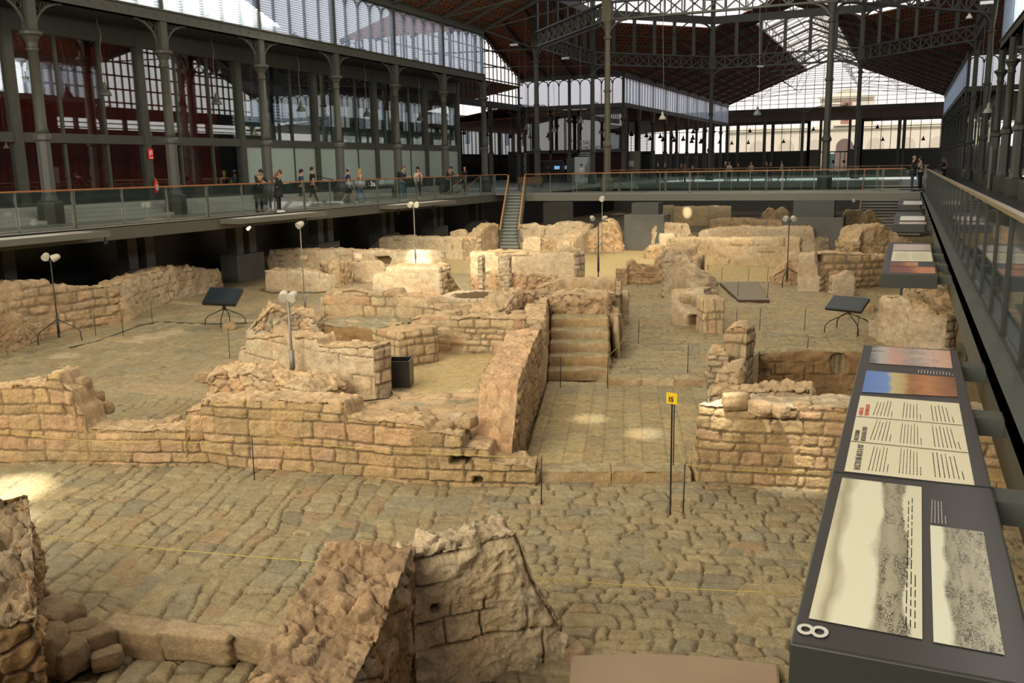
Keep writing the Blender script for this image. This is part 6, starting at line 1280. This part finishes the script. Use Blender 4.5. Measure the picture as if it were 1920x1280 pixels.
for i, (px, py, w_, lab, c) in enumerate([(1242, 224, 13, 'pale bell-shaped pendant lamp hanging right of the pale tall column', (.42, .40, .33)), (1089, 230, 11, 'bell pendant lamp in front of the dark glass lettering, upper', (.16, .15, .13)), (1039, 247, 11, 'bell pendant lamp in front of the curtained kiosk glass', (.16, .15, .13)),
        (987, 243, 10, 'bell pendant lamp just left of the kiosk column', (.13, .12, .11)), (1420, 216, 14, 'blue-grey pendant lamp under the far gable', (.13, .16, .18)), (1853, 212, 15, 'pale pendant lamp in front of the right octagon column', (.3, .3, .27)), (1834, 229, 10, 'grey pendant lamp beside the right octagon column', (.15, .15, .14)),
        (1303, 138, 6, 'tiny white pendant lamp under the long lattice girder', (.6, .58, .5)), (1817, 35, 10, 'white-topped pendant lamp high at the right', (.5, .48, .42)), (1126, 250, 8, 'bell pendant lamp beside the white poster column', (.12, .12, .11))]):
    Y_ = 1680 * .46 / w_ * .93; p = unp(px, py, Y=Y_); bell(tuple(p), .46, mat('bell_%d' % i, c, .5), min(10.5, p[2] + 6) if p[2] < 8 else p[2] + 2, lab, 'pendant lamps in the nave')
SM = [(870, 252), (913, 256), (957, 259), (975, 261), (1028, 258), (1162, 252), (1170, 258), (1184, 255), (1194, 262), (1212, 257), (1219, 263), (1238, 259), (1243, 265), (1261, 260), (1264, 266), (1281, 264), (1299, 262), (1297, 268), (1314, 269), (1318, 265), (1349, 269), (1363, 269), (1372, 271), (1403, 270), (1406, 248), (1469, 268), (1300, 250), (1645, 241), (1655, 264), (1731, 263), (1525, 245)]
grp_ = lambda q: 0 if q < 1100 else (1 if q < 1330 else 2)
rank = {i: sum(1 for j, b in enumerate(SM) if grp_(b[0]) == grp_(a[0]) and (b[0], j) < (a[0], i)) for i, a in enumerate(SM)}
for i, (px, py) in enumerate(SM):
    near = px < 1100; Y_ = 84 if near else (118 if px < 1330 else 156); p = unp(px, py, Y=Y_); w_ = .62
    where = 'left of the stair head' if near else ('seen through the far left arcade' if px < 1330 else 'hanging before the far windows')
    bell(tuple(p), w_ if not near else .5, BLACK, 7.6 if p[2] < 7 else p[2] + 1.5, 'small black pendant lamp %s, %s from the left' % (where, ORD[rank[i]]), 'small black pendant lamps far away')
# little spotlights under the walkways
for i, (x, y, z, lab) in enumerate([(-23.0, 20.8, -.3, 'small spotlight under the left walkway below the first panel'), (-23.0, 27.6, -.3, 'small glowing spotlight under the left walkway below the two people in black'), (-23.0, 31.2, -.3, 'small spotlight under the left walkway near the end of the second panel'), (-23.0, 38.8, -.3, 'small spotlight under the left walkway at the start of the third panel'), (-23.0, 42.3, -.3, 'small spotlight under the left walkway behind the twin-headed pole'), (.1, 33.6, -.28, 'small glowing spotlight under the fourth information panel'), (.1, 22.4, -.5, 'small spotlight hanging between the second and third information panels')]):
    t = thing('spotlight', lab, 'spotlight', (x, y, z), 0, 'small spotlights under the walkways'); MB().tube([(0, 0, .05), (0, 0, -.12)], .02, 6).build('stem', BLACK, t)
    MB().tube([(0, .06, -.12), (0, -.08, -.2)], [.05, .06], 10).build('head', mat('spot_glow', (1, .8, .5), .5, emit=3) if i in (1, 5) else BLACK, t)
for i, (px, py, Y_) in enumerate([(964, 86, 62), (1060, 111, 66), (1267, 30, 62), (1402, 20, 62), (1426, 126, 90), (1850, 8, 50)]):
    p = unp(px, py, Y=Y_); t = thing('floodlight', 'small white floodlight fixed high under the roof, %s from the left' % ORD[i], 'floodlight', tuple(p), 0, 'floodlights under the roof')
    MB().box(-.28, .28, -.1, .1, 0, .14).build('housing', mat('flood_white', (.7, .72, .72), .4), t); MB().box(-.3, .3, -.12, .12, .16, .2).tube([(0, 0, .2), (0, 0, .6)], .03, 6).build('bracket', DARK, t)
# a street front seen through the far left arcade
t = thing('town_house', 'cream street front seen through the far left arcade', 'building', (-62, 130, -1)); MB().box(-66, -62, 60, 185, -1, 9.2).build('front_wall', MAT['cream_render'], t, world=True)
for k in range(16):
    y = 66 + k * 7.4; MB().box(-62.1, -62, y, y + 1.6, 1, 3.4).box(-62.1, -62, y, y + 1.6, 5.2, 8).build('shuttered_window', MAT['arch_fill'], t, world=True)
# ------------------------------------------------------------------ visitors
SKIN = mat('skin', (.50, .27, .18), .55)
def skin_mesh(name, V, E_, R, root, m, parent, sub=1):
    me = bpy.data.meshes.new(name); me.from_pydata([tuple(v) for v in V], E_, []); o = bpy.data.objects.new(name, me); COL.objects.link(o)
    md = o.modifiers.new('skin', 'SKIN'); md.use_smooth_shade = True; md.branch_smoothing = .4
    for i, r in enumerate(R): d = me.skin_vertices[0].data[i]; d.radius = (r if hasattr(r, '__len__') else (r, r)); d.use_root = (i == root)
    if sub: s = o.modifiers.new('sub', 'SUBSURF'); s.levels = sub; s.render_levels = sub
    bpy.context.view_layer.update(); dg = bpy.context.evaluated_depsgraph_get(); me2 = bpy.data.meshes.new_from_object(o.evaluated_get(dg)); bpy.data.objects.remove(o)
    me2.materials.clear(); me2.materials.append(m); o = bpy.data.objects.new(name, me2); COL.objects.link(o); o.parent = parent
    me2.polygons.foreach_set('use_smooth', [True] * len(me2.polygons)); return o
def dirv(az, el): return Vector((math.sin(az) * math.cos(el), math.cos(az) * math.cos(el), math.sin(el)))
POSES = {'stand': dict(lean=.02, nod=.1, arms=((-.1, -1.45, .3, -1.2), (.1, -1.45, -.1, -1.2)), legs=((.02, .0), (-.02, .0))),
         'rail': dict(lean=.32, nod=.65, arms=((-.2, -.85, .35, .05), (.2, -.85, -.35, .0)), legs=((.06, .02), (-.04, .05))),
         'walk': dict(lean=.05, nod=.05, arms=((-.15, -1.25, .0, -.95), (PI - .1, -1.3, .2, -1.3)), legs=((.42, .08), (-.36, .28))),
         'phone': dict(lean=.08, nod=.45, arms=((-.25, -1.25, .45, .25), (.25, -1.25, -.45, .2)), legs=((.03, .02), (-.03, .02))),
         'hold': dict(lean=.03, nod=.3, arms=((-.2, -1.2, .15, -.05), (.2, -1.25, -.1, .0)), legs=((.03, .02), (-.03, .02)))}
def person(label, x, y, rz, h, pose, top, legs, hair=(.02, .015, .01), shoes=(.02, .02, .02), coat=0, shorts=False, sleeves=2, longhair=False, cap=None, bag=None, bagcol=(.02, .02, .025), extra=None, fine=True, bald=False, group=None, z=0.0, slim=1.0):
    s = h / 1.75; P_ = POSES[pose]; t = thing('person', label, 'person', (x, y, z), rz, group); t.scale = (s, s, s)
    ln = P_['lean']; hip = Vector((0, 0, .93)); up = lambda p: hip + Matrix.Rotation(-ln, 3, 'X') @ (Vector(p) - hip)
    V = []; E_ = []; R = []
    def add(p, r, par=None): V.append(Vector(p)); R.append(r); (E_.append((par, len(V) - 1)) if par is not None else None); return len(V) - 1
    w_ = slim
    pel = add(hip, .125 * w_); sp = add(up((0, 0, 1.10)), .112 * w_, pel); ch = add(up((0, .0, 1.30)), .135 * w_, sp); nb = add(up((0, -.01, 1.455)), .075, ch)
    nk = add(up((0, .0, 1.52)), .052, nb); nd = Matrix.Rotation(-(ln + P_['nod']), 3, 'X'); base = V[nk]
    hp = lambda p: base + nd @ Vector(p)
    jaw = add(hp((0, .02, .06)), .066, nk); mid = add(hp((0, .015, .13)), .088, jaw); crown = add(hp((0, .0, .19)), .070, mid)
    if fine:
        no = add(hp((0, .105, .10)), .014, mid); 
        for sx in (-1, 1): add(hp((sx * .095, .0, .11)), .018, mid)
    arm_pts = []
    for i, sx in enumerate((-1, 1)):
        az, el, faz, fel = P_['arms'][i]; sh = add(up((sx * .17, 0, 1.415)), .062, ch); pv = V[sh]
        if el < -1.1: d = Vector((sx * .16, math.cos(az) * .25, -1)).normalized()
        else: d = dirv(az, el); d.x += sx * .1; d.normalize()
        e_ = pv + d * .29; el_ = add(e_, .042, sh); f = dirv(faz * 1.0, fel); wr = e_ + f * .25; wi = add(wr, .028, el_)
        pa = add(wr + f * .07, .030, wi); arm_pts.append((pv, e_, wr, f))
        if fine:
            side = f.cross(Vector((0, 0, 1))).normalized() if abs(f.z) < .9 else Vector((1, 0, 0)); dn = Vector((0, 0, -1)) if abs(f.z) < .9 else Vector((0, .6, 0))
            for k, (o_, l) in enumerate(((-.03, .062), (-.01, .072), (.01, .068), (.03, .052))):
                a1 = add(V[pa] + side * o_ + f * .035, .0095, pa); a2 = add(V[a1] + f * l * .5 + dn * .012, .009, a1); add(V[a2] + f * l * .4 + dn * .03, .0075, a2)
            a1 = add(V[wi] + f * .03 - side * sx * .045, .011, wi); add(V[a1] + f * .045 - side * sx * .01, .009, a1)
    leg_pts = []
    for i, sx in enumerate((-1, 1)):
        th, kn = P_['legs'][i]; hj = add((sx * .095, 0, .86), .082 * w_, pel); d = Vector((0, math.sin(th), -math.cos(th))); k_ = V[hj] + d * .42; d2 = Vector((0, math.sin(th - kn), -math.cos(th - kn))); an = k_ + d2 * .40
        if th < -.2: pass
        kk = add(k_, .055, hj); aa = add(an, .036, kk); toe = an + (Vector((0, .17, -.045)) if th > -.2 else Vector((0, .13, -.12))); add(toe, .03, aa); leg_pts.append((V[hj], k_, an, toe))
    low = min(p[2].z for p in leg_pts) - .075
    skin_mesh('body', V, E_, R, pel, SKIN, t)
    # clothes
    def garment(name, pts, m): 
        v, e, r = [], [], []
        for p, par, rr in pts: v.append(p); r.append(rr); (e.append((par, len(v) - 1)) if par is not None else None)
        return skin_mesh(name, v, e, r, 0, m, t)
    mt = mat('cloth_%02d_%02d_%02d' % tuple(int(c * 99) for c in top), top, .85); ml = mat('cloth_%02d_%02d_%02d' % tuple(int(c * 99) for c in legs), legs, .85)
    pts = [(V[ch], None, .150 * w_), (V[sp], 0, .130 * w_), (V[pel] + Vector((0, 0, .02)), 1, .140 * w_), (V[nb] + Vector((0, 0, -.01)), 0, .085)]
    for (a, b, c, f) in arm_pts:
        pts.append((a, 0, .074)); i0 = len(pts) - 1
        if sleeves == 0: continue
        q = b if sleeves == 2 else a + (b - a) * .7
        pts.append((q, i0, .056 if sleeves == 2 else .060))
        if sleeves == 2: pts.append((c - f * .02, len(pts) - 1, .042))
    garment('coat' if coat else 'top', pts, mt)
    if coat:
        zb_ = .93 - coat; a = V[pel]; MB().lathe([(.15, .12), (.165, 0), (.19, -coat * .6), (.215, -coat)], (a.x, a.y + .0, a.z), 16).build('coat_skirt', mt, t, smooth=True)
    pts = [(V[pel], None, .135 * w_)]
    for (a, b, c, q) in leg_pts:
        pts.append((a, 0, .096 * w_)); i0 = len(pts) - 1
        if shorts: pts.append((a + (b - a) * .95, i0, .085))
        else: pts.append((b, i0, .068)); pts.append((c + Vector((0, 0, .02)), i0 + 1, .050))
    garment('shorts' if shorts else 'trousers', pts, ml)
    msn = mat('shoe_%02d_%02d_%02d' % tuple(int(c * 99) for c in shoes), shoes, .6)
    for (a, b, c, q) in leg_pts:
        MB().tube([c + Vector((0, -.05, -.03)), c + Vector((0, .02, -.03)), c * .4 + q * .6 + Vector((0, 0, -.012)), q + Vector((0, .03, 0))], [.04, .05, .043, .03], 8).build('shoe', msn, t, smooth=True)
    if not bald:
        mh = mat('hair_%02d_%02d_%02d' % tuple(int(c * 99) for c in hair), hair, .7)
        if longhair: garment('hair', [(hp((0, -.03, .15)), None, .098), (hp((0, .0, .20)), 0, .075), (hp((0, -.07, .02)), 0, .085), (hp((0, -.09, -.12)), 2, .075), (hp((0, -.08, -.24)), 3, .045)], mh)
        else:
            m = MB().lathe([(.001, .105), (.035, .10), (.065, .082), (.086, .05), (.095, .0), (.090, -.04), (.05, -.06)], (0, 0, 0), 12); o = m.build('hair', mh, t, smooth=True); o.location = hp((0, -.022, .135)); o.rotation_euler.x = -(ln + P_['nod']) + .35
    if cap:
        mc = mat('cap_%02d_%02d_%02d' % tuple(int(c * 99) for c in cap), cap, .8); c0 = hp((0, 0, .17)); m = MB().lathe([(.1, -.02), (.102, .03), (.08, .07), (.03, .09)], (0, 0, 0), 12); m.add([(-.06, .08, .0), (.06, .08, .0), (.05, .18, -.015), (-.05, .18, -.015)], [(0, 1, 2, 3)]); o = m.build('cap', mc, t, smooth=True); o.location = c0; o.rotation_euler.x = -(ln + P_['nod'])
    if bag:
        mb_ = mat('bag_%02d_%02d_%02d' % tuple(int(c * 99) for c in bagcol), bagcol, .8); c0 = up((0, -.21, 1.25)) if bag == 'pack' else Vector((.2, .02, .92))
        bm = bmesh.new(); bmesh.ops.create_uvsphere(bm, u_segments=12, v_segments=8, radius=1)
        me = bpy.data.meshes.new('backpack'); sc_ = (.14, .10, .21) if bag == 'pack' else (.07, .14, .12); bmesh.ops.scale(bm, vec=sc_, verts=bm.verts); bm.to_mesh(me); bm.free(); me.materials.append(mb_); me.polygons.foreach_set('use_smooth', [True] * len(me.polygons)); o = bpy.data.objects.new('backpack' if bag == 'pack' else 'shoulder_bag', me); COL.objects.link(o); o.parent = t; o.location = c0
        if bag != 'pack':
            mst = mat('strap_red', (.35, .06, .05), .7) if bag == 'strap' else mb_; MB().tube([up((-.10, .0, 1.46)), up((-.05, -.155, 1.35)), up((.08, -.16, 1.12)), Vector((.2, -.05, 1.0))], .012, 5).build('strap', mst, t)
    if extra == 'paper': MB().box(-.16, .12, .38, .40, 1.12, 1.32).build('paper', WHITE, t)
    if extra == 'scarf': MB().tube([up((-.06, .1, 1.47)), up((0, .15, 1.40)), up((.03, .16, 1.25))], [.035, .04, .03], 8).build('scarf', mat('scarf_pink', (.5, .12, .12), .8), t, smooth=True)
    if extra == 'redprint': MB().tube([up((-.12, .10, 1.40)), up((-.04, .16, 1.30)), up((-.10, .15, 1.15))], [.05, .07, .05], 8).build('scarf', mat('scarf_red', (.45, .06, .05), .8), t, smooth=True)
    t.location.z = z - low * s * 0 - (low) * s if low < 0 else z - low * s
    return t
def pp(px, py, z=0.0): p = unp(px, py, z); return p[0], p[1]
# rz: the figure looks along its local +Y; 0 = away from the camera down the hall, -pi/2 = to the right
x, y = pp(487, 398); person('man in a long black coat leaning over the left handrail, leftmost of the visitors', x, y, -1.9, 1.80, 'rail', (.012, .012, .014), (.012, .012, .014), shoes=(.08, .04, .02), coat=.42)
x, y = -24.1, 31.9; person('woman with long auburn hair and a black coat looking at her phone', *pp(524, 398), -1.2, 1.66, 'phone', (.010, .010, .012), (.012, .012, .014), hair=(.20, .07, .03), shoes=(.7, .7, .66), coat=.32, longhair=True, slim=.88)
person('man in a black cap, navy T-shirt and dark shorts walking away', *pp(567, 388), -.5, 1.74, 'walk', (.03, .045, .08), (.012, .018, .035), shoes=(.25, .27, .28), shorts=True, sleeves=1, cap=(.01, .01, .012))
person('tall man in a black T-shirt and black trousers walking away', *pp(588, 387), -.55, 1.86, 'walk', (.008, .008, .009), (.012, .012, .013), shoes=(.5, .5, .48), sleeves=1)
person('man in a grey cap, navy shirt and olive shorts with a blue backpack', *pp(655, 381), -.75, 1.76, 'walk', (.02, .025, .06), (.035, .032, .022), shoes=(.6, .6, .58), shorts=True, sleeves=1, cap=(.22, .22, .24), bag='pack', bagcol=(.07, .10, .17))
person('blonde woman in a black sleeveless top and blue jeans', *pp(677, 381), -.8, 1.72, 'walk', (.010, .010, .010), (.10, .19, .32), hair=(.42, .27, .10), shoes=(.6, .55, .52), sleeves=0, longhair=True, bag='strap', bagcol=(.3, .05, .04), slim=.92)
person('man in a navy jacket and pale blue jeans carrying a black backpack', *pp(756, 377), -1.5, 1.80, 'phone', (.015, .02, .045), (.13, .26, .34), hair=(.10, .06, .03), shoes=(.5, .48, .42), bag='pack', bagcol=(.012, .012, .016))
person('dark-haired woman in a cream top with a red scarf and a black bag', *pp(785, 372), -2.4, 1.68, 'stand', (.55, .46, .36), (.02, .025, .045), hair=(.012, .01, .01), shoes=(.6, .5, .42), longhair=True, bag='side', extra='redprint', slim=.9)
person('man in a black gilet with grey sleeves leaning on the left handrail', -24.3, 46.6, -1.75, 1.80, 'rail', (.02, .02, .022), (.02, .03, .055), shoes=(.6, .58, .42))
person('bald man in dark clothes standing near the left end of the bridge', *pp(873, 363), 2.75, 1.74, 'stand', (.018, .018, .02), (.012, .012, .014), shoes=(.3, .3, .3), bald=True)
person('visitor with a yellow bag beyond the left handrail', -31.6, 67.6, -1.2, 1.72, 'stand', (.02, .02, .02), (.02, .02, .02), bag='pack', bagcol=(.5, .33, .03), longhair=True, fine=False)
p = unp(1090, 349, 0.0); person('man in a white shirt and white trousers facing the white poster', p[0], p[1], .1, 1.76, 'stand', (.62, .62, .62), (.5, .5, .5), fine=False)
p = unp(1027, 322, Y=90.6); person('kiosk attendant in black behind the counter', p[0], 90.9, 2.8, 1.7, 'hold', (.012, .012, .012), (.012, .012, .012), fine=False)
FAR = [(1234, 'man in a black suit on the far bridge, leftmost of the visitors there', (.012, .012, .014), (.02, .02, .02), (.02, .015, .01), 1.80, {}), (1247, 'man in a dark jacket and pale shirt on the far bridge', (.03, .03, .035), (.04, .05, .07), (.15, .12, .10), 1.74, {}),
       (1277, 'dark-haired visitor in black left of the fur coat on the far bridge', (.012, .012, .012), (.02, .02, .02), (.01, .01, .01), 1.70, {}), (1284, 'visitor in a brown fur-like coat on the far bridge', (.16, .09, .05), (.03, .03, .03), (.15, .08, .04), 1.66, dict(coat=.3, longhair=True)),
       (1300, 'visitor in dark blue bending over the far handrail', (.015, .02, .035), (.03, .04, .06), (.02, .015, .01), 1.68, dict(p='rail')), (1360, 'white-haired man in black with pale trousers on the far bridge', (.012, .012, .014), (.35, .33, .28), (.5, .48, .44), 1.74, {}),
       (1367, 'woman in a pale pink top and dark skirt on the far bridge', (.52, .36, .33), (.02, .02, .025), (.22, .12, .06), 1.70, dict(longhair=True)), (1384, 'visitor in a plum jacket behind the woman in pink', (.06, .03, .05), (.03, .03, .03), (.12, .08, .05), 1.6, {}),
       (1408, 'visitor in a beige coat looking over the far handrail', (.30, .25, .15), (.06, .06, .05), (.12, .07, .04), 1.68, dict(coat=.2)), (1437, 'visitor in black beside the magenta trousers', (.012, .012, .014), (.03, .03, .05), (.02, .015, .01), 1.72, {}),
       (1444, 'visitor in black with magenta trousers on the far bridge', (.015, .012, .014), (.22, .03, .14), (.04, .02, .015), 1.68, {}), (1466, 'man in a pale blue shirt walking on the far bridge', (.28, .38, .55), (.03, .035, .05), (.04, .03, .02), 1.80, dict(p='walk'))]
for i, (px, lab, tc_, lc, hc, h, k) in enumerate(FAR):
    p = unp(px, 330, Y=80.7 + (i % 3) * .5); k = dict(k); ps = k.pop('p', 'stand'); person(lab, p[0], p[1], [2.9, 2.6, -2.8, 1.6][i % 4], h, ps, tc_, lc, hair=hc, fine=False, **k)
person('grey-haired man in a black jacket and jeans at the right end of the bridge', *pp(1709, 358.5), -1.45, 1.82, 'hold', (.012, .014, .018), (.03, .055, .11), hair=(.28, .25, .22), shoes=(.04, .05, .09), coat=.12)
person('woman in a light grey cardigan and pink scarf holding a paper by the right handrail', .62, 53.3, 1.35, 1.76, 'hold', (.40, .38, .34), (.012, .012, .012), hair=(.05, .02, .012), extra='scarf', slim=.92)
o = MB().box(-.02, .3, -.14, .14, 0, .012).build('paper_sheet', WHITE); o.location = (.15, 53.0, 1.28); o.rotation_euler = (0, .5, .2); tag(o, 'white sheet of paper held out between the two visitors at the right', 'paper')
person('woman in dark clothes with a white bag on the right walkway', 2.45, 74.5, 1.3, 1.72, 'phone', (.015, .015, .02), (.02, .02, .02), hair=(.2, .1, .06), longhair=True, bag='side', bagcol=(.6, .6, .62), fine=False)
# ------------------------------------------------------------------ kinds of the ruined walls: each is a thing of its own
for o in bpy.data.objects:
    if o.parent is None and 'category' in o and 'kind' not in o: o['kind'] = 'thing'
